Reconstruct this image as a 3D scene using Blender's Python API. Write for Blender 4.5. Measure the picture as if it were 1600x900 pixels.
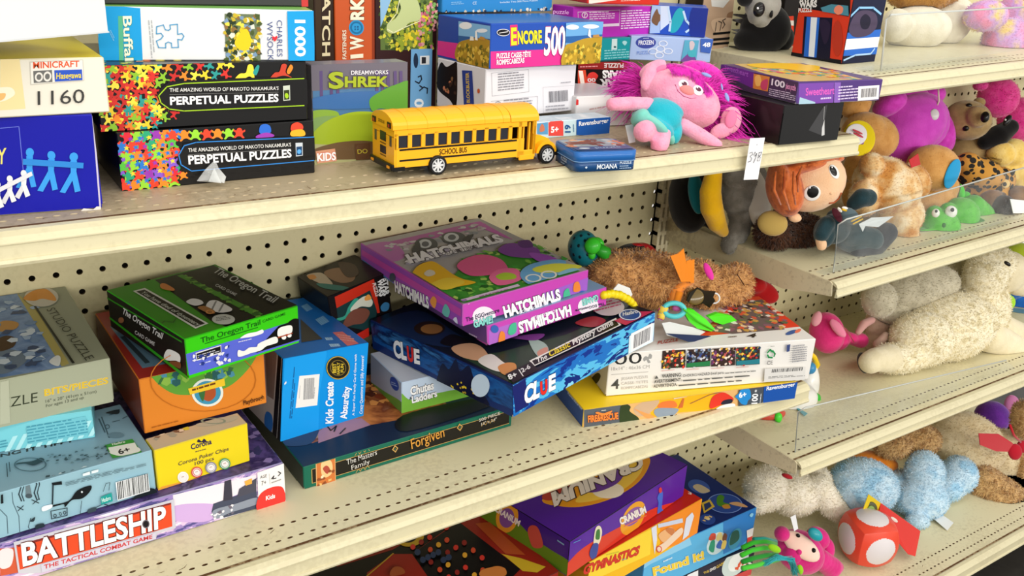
import bpy, bmesh, math, random
from mathutils import Vector, Matrix
from mathutils.bvhtree import BVHTree
for o in list(bpy.data.objects): bpy.data.objects.remove(o)
SC = bpy.context.scene; COL = SC.collection
I = 0.0254                      # the scene is measured in inches, built in metres
V = Vector
# ---------------------------------------------------------------- camera, light, exposure
cam = bpy.data.cameras.new('camera'); cam.sensor_width = 36; cam.lens = 1394.66/1600*36; cam.clip_start = .02
camera = bpy.data.objects.new('camera', cam); COL.objects.link(camera)
YAW, PITCH, ROLL = 0.6023456, 0.3747821, 0.0555543
_f = V((math.sin(YAW)*math.cos(PITCH), math.cos(YAW)*math.cos(PITCH), -math.sin(PITCH)))
_r = V((math.cos(YAW), -math.sin(YAW), 0)); _u = _r.cross(_f)
_R = _r*math.cos(ROLL)+_u*math.sin(ROLL); _U = -_r*math.sin(ROLL)+_u*math.cos(ROLL)
m = Matrix((_R, _U, -_f)).transposed().to_4x4(); m.translation = V((-2.2763, -43.4775, 13.6695))*I
camera.matrix_world = m
SC.camera = camera
SC.view_settings.view_transform = 'Standard'; SC.view_settings.look = 'None'
SC.view_settings.gamma = 1; SC.view_settings.use_curve_mapping = False
SC.view_settings.exposure = 0.0
W = bpy.data.worlds.new('store_air'); SC.world = W; W.use_nodes = True
W.node_tree.nodes['Background'].inputs[0].default_value = (1.0, .97, .92, 1)
W.node_tree.nodes['Background'].inputs[1].default_value = .88
def lamp(name, x, y, z, sx, sy, power, tgt, col=(1, .96, .89)):
    l = bpy.data.lights.new(name, 'AREA'); l.shape = 'RECTANGLE'; l.size = sx*I; l.size_y = sy*I; l.energy = power; l.color = col
    o = bpy.data.objects.new(name, l); COL.objects.link(o); o.location = V((x, y, z))*I
    o.rotation_euler = (V(tgt)*I-o.location).to_track_quat('-Z', 'Y').to_euler(); return o
lamp('ceiling_and_fill_light', 25, -46, 86, 150, 10, 14, (25, -10, -4))       # fluorescent row over the aisle
lamp('ceiling_and_fill_light', 20, -100, 86, 200, 14, 30, (25, -6, -14))      # the next row of tubes behind the camera
lamp('ceiling_and_fill_light', 20, -290, 88, 320, 16, 330, (25, -6, -8))      # unseen far row, added as frontal fill under the shelves
# ---------------------------------------------------------------- materials
MATS = {}
def lin(c):
    c /= 255; return c/12.92 if c <= .04045 else ((c+.055)/1.055)**2.4
def rgb(h):
    h = h.lstrip('#'); return tuple(lin(int(h[i:i+2], 16)) for i in (0, 2, 4))
def mat(key):
    """'#rrggbb' card, '#rrggbb*' shrink-wrapped or glossy, '#rrggbb~' cloth, '~s:#a,#b,..' printed picture blotches, '=' stripes"""
    if key in MATS: return MATS[key]
    m = bpy.data.materials.new('mat_'+key.strip('#').replace('#', '')[:40]); m.use_nodes = True; MATS[key] = m
    N = m.node_tree.nodes; L = m.node_tree.links; b = N['Principled BSDF']
    gl = key.endswith('*'); k = key.rstrip('*'); cloth = k.endswith('~'); k = k.rstrip('~')
    b.inputs['Roughness'].default_value = .34 if not cloth else .9
    b.inputs['Specular IOR Level'].default_value = .22 if not cloth else .12
    if gl: b.inputs['Coat Weight'].default_value = .22; b.inputs['Coat Roughness'].default_value = .07
    if k.startswith('#'):
        b.inputs['Base Color'].default_value = (*rgb(k), 1)
        if cloth:
            t = N.new('ShaderNodeTexCoord'); n = N.new('ShaderNodeTexNoise'); n.inputs['Scale'].default_value = 900; n.inputs['Detail'].default_value = 2
            bp = N.new('ShaderNodeBump'); bp.inputs['Strength'].default_value = .25; bp.inputs['Distance'].default_value = .001
            L.new(t.outputs['Object'], n.inputs['Vector']); L.new(n.outputs['Fac'], bp.inputs['Height']); L.new(bp.outputs['Normal'], b.inputs['Normal'])
            b.inputs['Sheen Weight'].default_value = .25
    else:                                                   # '~scale:#a,#b,#c' or '~scale/sx/sz:...'
        sc, cols = k[1:].split(':'); cols = cols.split(','); s = [float(q) for q in sc.split('/')]
        t = N.new('ShaderNodeTexCoord'); mp = N.new('ShaderNodeMapping')
        if len(s) > 1: mp.inputs['Scale'].default_value = (s[1], s[1], s[2])
        n = N.new('ShaderNodeTexNoise'); n.inputs['Scale'].default_value = s[0]; n.inputs['Detail'].default_value = 4; n.inputs['Roughness'].default_value = .6; n.inputs['Distortion'].default_value = .5
        r = N.new('ShaderNodeValToRGB'); e = r.color_ramp.elements
        for i, c in enumerate(cols):
            p = .3+.4*i/max(1, len(cols)-1)
            q = e[i] if i < 2 else e.new(p)
            q.position = p; q.color = (*rgb(c), 1)
        if len(cols) > 4: r.color_ramp.interpolation = 'CONSTANT'
        L.new(t.outputs['Object'], mp.inputs['Vector']); L.new(mp.outputs['Vector'], n.inputs['Vector']); L.new(n.outputs['Fac'], r.inputs['Fac']); L.new(r.outputs['Color'], b.inputs['Base Color'])
    return m
def dirty_metal(name, col, grime, amount, rough=.42):
    m = bpy.data.materials.new(name); m.use_nodes = True; N = m.node_tree.nodes; L = m.node_tree.links; b = N['Principled BSDF']; MATS[name] = m
    t = N.new('ShaderNodeTexCoord'); n = N.new('ShaderNodeTexNoise'); n.inputs['Scale'].default_value = 9; n.inputs['Detail'].default_value = 6
    n2 = N.new('ShaderNodeTexNoise'); n2.inputs['Scale'].default_value = 160; n2.inputs['Detail'].default_value = 3
    mu = N.new('ShaderNodeMath'); mu.operation = 'MULTIPLY'; r = N.new('ShaderNodeValToRGB')
    r.color_ramp.elements[0].position = .34; r.color_ramp.elements[1].position = .46
    r.color_ramp.elements[0].color = (0, 0, 0, 1); r.color_ramp.elements[1].color = (amount, amount, amount, 1)
    mx = N.new('ShaderNodeMix'); mx.data_type = 'RGBA'; mx.inputs[6].default_value = (*rgb(col), 1); mx.inputs[7].default_value = (*rgb(grime), 1)
    L.new(t.outputs['Object'], n.inputs['Vector']); L.new(t.outputs['Object'], n2.inputs['Vector'])
    L.new(n.outputs['Fac'], mu.inputs[0]); L.new(n2.outputs['Fac'], mu.inputs[1])
    m2 = N.new('ShaderNodeMath'); m2.operation = 'MULTIPLY'; m2.inputs[1].default_value = 1.35
    L.new(mu.outputs[0], m2.inputs[0]); L.new(m2.outputs[0], r.inputs['Fac']); L.new(r.outputs['Color'], mx.inputs[0]); L.new(mx.outputs[2], b.inputs['Base Color'])
    b.inputs['Roughness'].default_value = rough; b.inputs['Specular IOR Level'].default_value = .35
    return m
def acrylic(name='clear_acrylic'):
    if name in MATS: return MATS[name]
    m = bpy.data.materials.new(name); m.use_nodes = True; N = m.node_tree.nodes; L = m.node_tree.links; MATS[name] = m
    b = N['Principled BSDF']; b.inputs['Base Color'].default_value = (.82, .84, .83, 1); b.inputs['Roughness'].default_value = .12
    tr = N.new('ShaderNodeBsdfTransparent'); tr.inputs[0].default_value = (.96, .97, .97, 1); mx = N.new('ShaderNodeMixShader')
    t = N.new('ShaderNodeTexCoord'); n = N.new('ShaderNodeTexNoise'); n.inputs['Scale'].default_value = 30; n.inputs['Detail'].default_value = 5
    mr = N.new('ShaderNodeMapRange'); mr.inputs['From Min'].default_value = .3; mr.inputs['From Max'].default_value = .75; mr.inputs['To Min'].default_value = .03 if name == 'clear_acrylic' else .15; mr.inputs['To Max'].default_value = .08 if name == 'clear_acrylic' else .5
    L.new(t.outputs['Object'], n.inputs['Vector']); L.new(n.outputs['Fac'], mr.inputs['Value']); L.new(mr.outputs[0], mx.inputs[0])
    L.new(tr.outputs[0], mx.inputs[1]); L.new(b.outputs[0], mx.inputs[2]); L.new(mx.outputs[0], N['Material Output'].inputs['Surface'])
    return m
# ---------------------------------------------------------------- mesh builder (inches in, metres out)
_tc = {}
def text_mesh(s, bold):
    k = (s, bold)
    if k not in _tc:
        cu = bpy.data.curves.new('lettering', 'FONT'); cu.body = s; cu.size = 1; cu.offset = bold; cu.resolution_u = 3
        ob = bpy.data.objects.new('lettering', cu); me = ob.to_mesh()
        vs = [(v.co.x, v.co.y) for v in me.vertices]; fs = [tuple(p.vertices) for p in me.polygons]
        ob.to_mesh_clear(); bpy.data.objects.remove(ob); bpy.data.curves.remove(cu)
        x0 = min(v[0] for v in vs); x1 = max(v[0] for v in vs)
        _tc[k] = ([((x-x0)/(x1-x0), y/.72) for x, y in vs], fs)
    return _tc[k]
class MB:
    def __init__(s): s.v = []; s.f = []; s.m = []; s.mats = []; s.sm = []
    def mi(s, key):
        m = key if not isinstance(key, str) else (MATS.get(key) or mat(key))
        if m not in s.mats: s.mats.append(m)
        return s.mats.index(m)
    def add(s, vs, fs, key, smooth=False):
        b = len(s.v); i = s.mi(key); s.v += [V(q) for q in vs]
        for f in fs: s.f.append([b+q for q in f]); s.m.append(i); s.sm.append(smooth)
    def bm(s, bm, key, smooth=True, M=None):
        bm.verts.ensure_lookup_table(); bm.verts.index_update()
        s.add([(M @ v.co if M else v.co) for v in bm.verts], [[v.index for v in f.verts] for f in bm.faces], key, smooth); bm.free()
    def box(s, c, size, key, M=None, bev=0, seg=1):
        b = bmesh.new(); bmesh.ops.create_cube(b, size=1)
        for v in b.verts: v.co = V((v.co.x*size[0]+c[0], v.co.y*size[1]+c[1], v.co.z*size[2]+c[2]))
        if bev: bmesh.ops.bevel(b, geom=b.edges[:], offset=bev, segments=seg, profile=.5, affect='EDGES')
        s.bm(b, key, False, M)
    def ball(s, c, r, key, M=None, seg=20, cut=None):
        b = bmesh.new(); bmesh.ops.create_uvsphere(b, u_segments=seg, v_segments=seg//2+2, radius=1)
        r = r if hasattr(r, '__len__') else (r, r, r)
        T = Matrix.Translation(V(c)) @ (M.to_4x4() if M else Matrix()) @ Matrix.Diagonal((*r, 1))
        s.bm(b, key, True, T)
    def tube(s, pts, r, key, seg=8, caps=True):
        P = [V(p) for p in pts]; n = len(P); rs = r if hasattr(r, '__len__') else [r]*n; vs = []; fs = []
        up = V((0, 0, 1)) if abs((P[-1]-P[0]).normalized().z) < .9 else V((1, 0, 0))
        for i in range(n):
            t = (P[min(i+1, n-1)]-P[max(i-1, 0)]).normalized(); a = t.cross(up).normalized(); b = a.cross(t)
            for k in range(seg):
                q = 2*math.pi*k/seg; vs.append(P[i]+(a*math.cos(q)+b*math.sin(q))*rs[i])
        for i in range(n-1):
            for k in range(seg): fs.append([i*seg+k, i*seg+(k+1) % seg, (i+1)*seg+(k+1) % seg, (i+1)*seg+k])
        if caps: fs.append(list(range(seg))[::-1]); fs.append([(n-1)*seg+k for k in range(seg)])
        s.add(vs, fs, key, True)
    def prism(s, prof, x0, x1, key, axis='x', smooth=False):
        n = len(prof); g = (lambda a, p: (a, p[0], p[1])) if axis == 'x' else (lambda a, p: (p[0], a, p[1])) if axis == 'y' else (lambda a, p: (p[0], p[1], a))
        vs = [g(x0, p) for p in prof]+[g(x1, p) for p in prof]
        fs = [[i, (i+1) % n, n+(i+1) % n, n+i] for i in range(n)]+[list(range(n))[::-1], list(range(n, 2*n))]
        s.add(vs, fs, key, smooth)
    def build(s, name, parent=None, loc=None):
        me = bpy.data.meshes.new(name); off = V(loc) if loc is not None else V((0, 0, 0))
        me.from_pydata([(v-off)*I for v in s.v], [], s.f)
        for m in s.mats: me.materials.append(m)
        me.polygons.foreach_set('material_index', s.m); me.polygons.foreach_set('use_smooth', s.sm)
        b = bmesh.new(); b.from_mesh(me); bmesh.ops.recalc_face_normals(b, faces=b.faces[:]); b.to_mesh(me); b.free(); me.update()
        o = bpy.data.objects.new(name, me); COL.objects.link(o)
        if parent: o.parent = parent
        if loc is not None: o.location = off*I
        return o
def tag(o, label, cat, group=None):
    o['label'] = label; o['category'] = cat
    if group: o['group'] = group
    return o
def thing(name, label, cat, loc, yaw=0, group=None, R=None):
    o = bpy.data.objects.new(name, None); COL.objects.link(o); o.empty_display_size = .02; o.location = V(loc)*I
    o.rotation_euler = R.to_euler() if R else (0, 0, yaw)
    return tag(o, label, cat, group)
def struct(o): o['kind'] = 'structure'; return o
# ---------------------------------------------------------------- printed faces
def face_frame(f, w, d, h):
    if f == 'F': return V((0, 0, 0)), V((1, 0, 0)), V((0, 0, 1)), V((0, -1, 0)), w, h
    if f == 'L': return V((0, d, 0)), V((0, -1, 0)), V((0, 0, 1)), V((-1, 0, 0)), d, h
    return V((0, 0, h)), V((1, 0, 0)), V((0, 1, 0)), V((0, 0, 1)), w, d
def smooth_loop(P, n=5):
    out = []
    for i in range(len(P)):
        a, b, c, d = P[i-1], P[i], P[(i+1) % len(P)], P[(i+2) % len(P)]
        for k in range(n):
            t = k/n
            out.append(tuple(.5*((2*b[j])+(-a[j]+c[j])*t+(2*a[j]-5*b[j]+4*c[j]-d[j])*t*t+(-a[j]+3*b[j]-3*c[j]+d[j])*t**3) for j in (0, 1)))
    return out
def clip(P, W_, H_):
    for ax, lo, hi in ((0, 0, W_), (1, 0, H_)):
        for lim, sg in ((lo, 1), (hi, -1)):
            Q = []
            for i in range(len(P)):
                a, b = P[i-1], P[i]; ia = (a[ax]-lim)*sg >= 0; ib = (b[ax]-lim)*sg >= 0
                if ia != ib:
                    t = (lim-a[ax])/(b[ax]-a[ax]); Q.append((a[0]+(b[0]-a[0])*t, a[1]+(b[1]-a[1])*t))
                if ib: Q.append(b)
            P = Q
            if len(P) < 3: return []
    return P
def pr(mb, f, w, d, h, ops, e=.03, gloss=''):
    """print flat artwork on one face; each op sits a hair above the one before"""
    O, U, Vv, Nn, fw, fh = face_frame(f, w, d, h); lay = [.004]
    def P3(p): return O+U*p[0]+Vv*p[1]+Nn*lay[0]
    def poly(pts, c):
        pts = clip(list(pts), fw, fh)
        if len(pts) < 3: return
        mb.add([P3(p) for p in pts], [list(range(len(pts)))], c+gloss)
    for op in ops:
        k, c = op[0], op[1]; a = op[2:]
        if k == 'A': poly([(e, e), (fw-e, e), (fw-e, fh-e), (e, fh-e)], c)          # all of the face
        elif k == 'F': poly([(a[0]*fw, a[1]*fh), (a[2]*fw, a[1]*fh), (a[2]*fw, a[3]*fh), (a[0]*fw, a[3]*fh)], c)
        elif k == 'P': poly([(a[0][i], a[0][i+1]) for i in range(0, len(a[0]), 2)], c)
        elif k == 'B': poly(smooth_loop([(a[0][i], a[0][i+1]) for i in range(0, len(a[0]), 2)]), c)
        elif k in 'EO':                                                               # ellipse / ring
            cx, cy, ax, ay, bx, by = a[0]; n = 28
            q = [(math.cos(2*math.pi*i/n), math.sin(2*math.pi*i/n)) for i in range(n)]
            out = [(cx+(ax-cx)*s+(bx-cx)*t, cy+(ay-cy)*s+(by-cy)*t) for s, t in q]
            if k == 'E': poly(out, c)
            else:
                inn = [(cx+(x-cx)*a[1], cy+(y-cy)*a[1]) for x, y in out]
                mb.add([P3(p) for p in out+inn], [[i, (i+1) % n, n+(i+1) % n, n+i] for i in range(n)], c+gloss)
        elif k == 'S':                                                                # stroke along points
            pts = [V((a[0][i], a[0][i+1])) for i in range(0, len(a[0]), 2)]; hw = a[1]/2
            for p, q in zip(pts, pts[1:]):
                t = (q-p); nrm = V((-t.y, t.x)).normalized()*hw; t = t.normalized()*hw*.6
                poly([tuple(p-t+nrm), tuple(q+t+nrm), tuple(q+t-nrm), tuple(p-t-nrm)], c)
        elif k == 'T':                                                                # lettering: base start, base end, cap top at start
            s, (x0, y0, x1, y1, x2, y2) = a[0], a[1]; bold = (a[2] if len(a) > 2 else .02)*.6; oc = a[3] if len(a) > 3 else None
            def put(bo, col):
                vs, fs = text_mesh(s, bo)
                mb.add([P3((x0+(x1-x0)*t+(x2-x0)*q, y0+(y1-y0)*t+(y2-y0)*q)) for t, q in vs], fs, col+gloss)
            if oc: put(bold+(a[4] if len(a) > 4 else .05)*.8, oc); lay[0] += .004
            put(bold, c)
        elif k == 'N':                                                                # fine print: rows of short bars
            x0, y0, x1, y1, x2, y2 = a[0]; rows = a[1]; rr = random.Random(int(abs(x0*97+y0*31)*10))
            for r in range(rows):
                t0 = (r+.2)/rows; t1 = (r+.62)/rows; s = 0
                while s < 1:
                    l = rr.uniform(.05, .2); s1 = min(s+l, 1)
                    if r == rows-1 and s > .7: break
                    poly([(x0+(x1-x0)*u+(x2-x0)*t, y0+(y1-y0)*u+(y2-y0)*t) for u, t in ((s, t0), (s1, t0), (s1, t1), (s, t1))], c); s = s1+.025
        elif k == 'C':                                                                # bar code
            x0, y0, x1, y1, x2, y2 = a[0]; rr = random.Random(5); s = 0
            while s < 1:
                l = rr.choice((.012, .02, .03)); s1 = min(1, s+l)
                poly([(x0+(x1-x0)*u+(x2-x0)*t, y0+(y1-y0)*u+(y2-y0)*t) for u, t in ((s, 0), (s1, 0), (s1, 1), (s, 1))], c); s = s1+rr.choice((.012, .02, .028))
        elif k == 'G':                                                                # rows of small animal shapes
            x0, y0, x1, y1, x2, y2 = a[0]; nx, ny, sz, kind = a[1:5]; cols = c.split(',')
            shp = ([(0, .62), (.16, .3), (.5, .42), (.6, .2), (.24, .06), (.16, -.3), (.46, -.5), (.36, -.66), (.04, -.42), (-.2, -.62), (-.36, -.5), (-.16, -.12), (-.58, .06), (-.5, .28), (-.16, .26)], [(0, .5), (.22, .42), (.34, .2), (.6, .34), (.62, .12), (.4, 0), (.38, -.28), (.6, -.52), (.4, -.6), (.16, -.42), (-.16, -.42), (-.4, -.6), (-.6, -.52), (-.38, -.28), (-.4, 0), (-.62, .12), (-.6, .34), (-.34, .2), (-.22, .42)])[kind]
            for i in range(nx):
                for j in range(ny):
                    s, t = (i+.5+.5*(j % 2))/nx, (j+.5)/ny; cx = x0+(x1-x0)*s+(x2-x0)*t; cy = y0+(y1-y0)*s+(y2-y0)*t; r = (.5 if (i+j) % 2 else -.35)+(0 if kind else 3.14*(j % 2))
                    cc, ss = math.cos(r*(.3 if kind else 1))*sz, math.sin(r*(.3 if kind else 1))*sz; q = [(cx+x*cc-y*ss, cy+x*ss+y*cc) for x, y in shp]
                    lay[0] += .0001; poly(smooth_loop(q, 3), cols[(i*3+j*5+i*j) % len(cols)])
        elif k == 'D':                                                                # scatter of dabs inside a quad (pictures)
            x0, y0, x1, y1, x2, y2 = a[0]; n = a[1]; cols = c.split(','); rr = random.Random(n); sz = a[2]; ly = lay[0]
            for i in range(n):
                s, t = rr.random(), rr.random(); cx = x0+(x1-x0)*s+(x2-x0)*t; cy = y0+(y1-y0)*s+(y2-y0)*t; ph = rr.uniform(0, 6.28); kk = rr.randint(4, 6)
                pp = [(cx+sz*rr.uniform(.4, 1)*math.cos(ph+6.283*j/kk), cy+sz*rr.uniform(.4, 1)*math.sin(ph+6.283*j/kk)) for j in range(kk)]
                lay[0] = ly+.006*i/n
                poly(pp, rr.choice(cols))
        lay[0] += .004
def carton(name, label, cat, q, body, art, gloss='', group=None, lid=None, bev=.035, mark=True):
    """a box: q = x,y,z,yaw,w,d,h,ty,tx; lid = (tray colour, tray height) makes a lift-off lid over a tray"""
    x, y, z, yaw, w, d, h, ty, tx = q
    R = Matrix.Rotation(yaw, 3, 'Z') @ Matrix.Rotation(ty, 3, 'Y') @ Matrix.Rotation(tx, 3, 'X')
    mb = MB()
    if lid:
        root = thing(name, label, cat, (x, y, z), R=R, group=group)
        t = .06; hh = h-lid[1]
        tr = MB(); tr.box((w/2, d/2, h*.45), (w-2*t, d-2*t, h*.9), lid[0], bev=.02); tr.build('tray', root)
        mb.box((w/2, d/2, h/2+lid[1]/2), (w, d, hh), body+gloss, bev=bev)
    else: mb.box((w/2, d/2, h/2), (w, d, h), body+gloss, bev=bev)
    for f, ops in art.items(): pr(mb, f, w, d, h, ops, bev, gloss)
    o = mb.build('lid' if lid else name, root if lid else None)
    if not lid: o.location = V((x, y, z))*I; o.rotation_euler = R.to_euler(); tag(o, label, cat, group); root = o
    Mw = Matrix.Translation(V((x, y, z))) @ R.to_4x4()
    solid([Mw @ V((a*w, c*d, k*h)) for a in (0, 1) for c in (0, 1) for k in (0, 1)], [(0, 1, 3, 2), (4, 6, 7, 5), (0, 4, 5, 1), (2, 3, 7, 6), (0, 2, 6, 4), (1, 5, 7, 3)], root)
    return root
SOLIDS = []
def solid(vs, fs, root):
    c = sum((V(v) for v in vs), V((0, 0, 0)))/len(vs)
    if len(vs) == 8: fs = [f if (V(vs[f[1]])-V(vs[f[0]])).cross(V(vs[f[2]])-V(vs[f[1]])).dot(V(vs[f[0]])-c) > 0 else f[::-1] for f in fs]
    lo = [min(v[i] for v in vs) for i in range(3)]; hi = [max(v[i] for v in vs) for i in range(3)]
    SOLIDS.append((BVHTree.FromPolygons([tuple(v) for v in vs], [tuple(f) for f in fs]), root, lo, hi))
# ---------------------------------------------------------------- the shelving
CREAM = dirty_metal('cream_enamel', '#d9cfae', '#6d5433', .25)
DECKM = dirty_metal('shelf_deck', '#dad2ae', '#8a7858', .16)
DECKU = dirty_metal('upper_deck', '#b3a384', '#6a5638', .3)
LIPM = dirty_metal('price_rail_plastic', '#d3cba8', '#92835c', .12, .3)
mat('#4a3018'); RUST = dirty_metal('rusty_edge', '#5a3c1e', '#a08a66', .8, .8)
PEG = dirty_metal('pegboard_paint', '#cbc29a', '#a4986e', .15, .5)
def holes(mb, u0, v0, nu, nv, su, sv, r, P, key, ru=None, th=0, side=None):
    """a sheet with real round holes: cell centres at u0+i*su, v0+j*sv; P maps (u,v,depth) to a point"""
    n = 12; ru = ru or r; side = side or key
    sq = []
    for k in range(n):
        a = 2*math.pi*k/n; c, s_ = math.cos(a), math.sin(a); t = max(abs(c), abs(s_)); sq.append((c/t, s_/t))
    for i in range(nu):
        for j in range(nv):
            u, v = u0+i*su, v0+j*sv
            out = [(u+a*su/2, v+b*sv/2) for a, b in sq]; inn = [(u+ru*math.cos(2*math.pi*k/n), v+r*math.sin(2*math.pi*k/n)) for k in range(n)]
            vs = [P(*p, 0) for p in out]+[P(*p, 0) for p in inn]; fs = [[k, (k+1) % n, n+(k+1) % n, n+k] for k in range(n)]
            # square corners
            cs = [P(u+a*su/2, v+b*sv/2, 0) for a, b in ((1, 1), (-1, 1), (-1, -1), (1, -1))]
            vs += cs
            for ci, k in enumerate((1, 4, 7, 10)): fs.append([k, 24+ci, (k+1) % n])
            mb.add(vs, fs, key)
            if th: mb.add([P(*p, 0) for p in inn]+[P(*p, th) for p in inn], [[k, (k+1) % n, n+(k+1) % n, n+k] for k in range(n)], side)
def pegboard(name, x0, x1, z0, z1, fx, fz):
    mb = MB(); P = lambda u, v, t: (u, t, v)
    nx = int(x1-x0); nz = int(z1-z0)
    holes(mb, x0+fx, z0+fz, nx, nz, 1, 1, .145, P, PEG, th=.16, side='#6a5c40')
    mb.box(((x0+x1)/2, .75, (z0+z1)/2), (x1-x0, .1, z1-z0), '#1c1710')
    return struct(mb.build(name))
pegboard('wall_back', -8.5, 39.5, -33.5, 19.5, .5, .5)
pegboard('wall_back', 40.2, 89.2, -19.5, 19.5, .5, .5)
pegboard('wall_back', 40.2, 89.2, -33.5, -19.5, .55, .98)
def lip_profile(y, z, hgt):
    return [(y+.25, z-.02), (y+.12, z+.02), (y-.1, z+.0), (y-.3, z-.12), (y-.42, z-.3), (y-.42, z-.34), (y-.36, z-.37), (y-.40, z-hgt+.22), (y-.46, z-hgt+.2), (y-.5, z-hgt+.1), (y-.46, z-hgt), (y-.3, z-hgt-.02), (y-.3, z-hgt+.06), (y-.34, z-.3), (y+.1, z-.1), (y+.25, z-.1)]
def shelf(x0, x1, z, d, label, rows, hgt=.88, slope=0, plate=True, deckmat=None, dash=False):
    R = Matrix.Rotation(-math.atan(slope), 3, 'Y')
    root = thing('store_shelf', label, 'shelf', (x0, 0, z), R=R); L = x1-x0
    mb = MB(); y0 = -(d-.1)                       # front edge of the deck
    nr = len(rows); yb = max(rows)+.25
    dm = deckmat or DECKM
    mb.box((L/2, (yb)/2, -.06), (L, -yb, .12), dm)
    for i, ry in enumerate(rows):
        hi = rows[i-1]-.25 if i else None
        if not dash:
            P = lambda u, v, t: (u, v, -t)
            holes(mb, .25, ry, int(L*2), 1, .5, .5, .065, P, dm, ru=.12, th=.1, side=RUST)
        else:
            mb.box((L/2, ry, -.06), (L, .5, .12), dm)
            for k in range(int(L*2)): mb.ball((.25+.5*k, ry, 0), (.13, .045, .03), dm, seg=8)
    ys = sorted(rows, reverse=True)
    for a, b in zip(ys, ys[1:]):
        if a-b > .501: mb.box((L/2, (a-.25+b+.25)/2, -.06), (L, a-b-.5, .12), dm)
    mb.box((L/2, (ys[-1]-.25+y0)/2, -.06), (L, ys[-1]-.25-y0, .12), dm)
    if not dash: mb.box((L/2, (ys[0]+ys[-1])/2, -.3), (L, ys[0]-ys[-1]+.6, .08), '#1c1710')
    rr = random.Random(int(z*10)+7)
    for _ in range(46):
        x, y, a, l = rr.uniform(.5, L-.5), y0+abs(rr.gauss(0, .8))+.1, rr.uniform(0, 3.14), rr.uniform(.12, .5); u = V((math.cos(a), math.sin(a), 0))*l; k = V((-u.y, u.x, 0)).normalized()*.012; q = V((x, y, .004)); w = u*.5+k*rr.uniform(-8, 8)
        if y+l < y0+3 and y-l > y0+.05: mb.add([q-k, q+k, q+w+k*1.5, q+w-k*1.5, q+u], [[0, 1, 2, 3], [3, 2, 4]], RUST)
    mb.build('deck', root)
    e = MB(); e.box((L/2, y0-.03, -.028), (L, .13, .07), RUST); e.build('rusty_seam', root)
    l = MB(); l.prism(lip_profile(y0-.3, .0, hgt), 0, L, LIPM); l.build('price_rail', root)
    if plate:
        for nm, xx in (('end_bracket', -.03), ('end_bracket', L+.03)):
            b = MB(); b.prism([(0, -.01), (y0-.2, -.01), (y0-.34, -.1), (y0-.42, -hgt+.02), (y0+1.2, -hgt-.28), (y0+3, -1.6), (0, -1.7)], xx-.05, xx+.05, CREAM); b.build(nm, root)
        b = MB(); b.box((L/2, y0+.1, -.5), (L-.2, .08, .8), CREAM); b.build('front_flange', root)
    return root
def upright(x, label):
    r = thing('shelf_upright', label, 'post', (x, -.25, -34)); mb = MB()
    zz = 0
    mb.box((0, .3, 27), (1.3, .1, 54), '#2a241a')
    for c, w in ((-.42, .22), (0, .24), (.42, .22)): mb.box((c, 0, 27), (w, .5, 54), CREAM)
    for k in range(54): mb.box((0, .02, k+.07), (1.06, .46, .28), CREAM)
    mb.build('slotted_post', r)
    return r
upright(39.75, 'cream slotted shelf post between the games bay and the plush toy bay')
ZU, ZL, ZB = 4.75, -10.1, -30.2
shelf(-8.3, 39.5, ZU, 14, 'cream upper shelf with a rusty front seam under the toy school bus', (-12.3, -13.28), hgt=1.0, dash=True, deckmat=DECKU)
shelf(-8.3, 39.4, ZL, 14, 'cream middle shelf with two rows of holes under the board games', (-12.36, -13.32), hgt=1.1)
shelf(-8.3, 39.4, ZB, 16.2, 'cream bottom shelf under the stacked party games', (-14.56, -15.46), hgt=1.2)
shelf(40.1, 88, 7.68, 14, 'cream top shelf of the plush bay with a clear guard and white plush', (-12.4, -13.3), slope=.035)
shelf(40.1, 88, -3.78, 14, 'cream shelf of the plush bay holding the red haired doll', (-12.4, -13.3), slope=.03)
shelf(40.1, 88, -15.8, 14, 'cream shelf of the plush bay holding the fleecy lamb', (-12.4, -13.3), slope=-.005)
shelf(40.1, 88, ZB, 16.2, 'cream bottom shelf of the plush bay under the blue plush', (-14.56, -15.46), hgt=1.2)
fl = MB(); fl.box((40, -40, -36.05), (260, 160, .1), '~6:#2c2a28,#3a3733,#1f1d1c'); struct(fl.build('floor'))
kp = MB(); kp.box((40, -12, -34.2), (100, .3, 3.6), '#1b1a19'); struct(kp.build('baseboard_front'))
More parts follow.
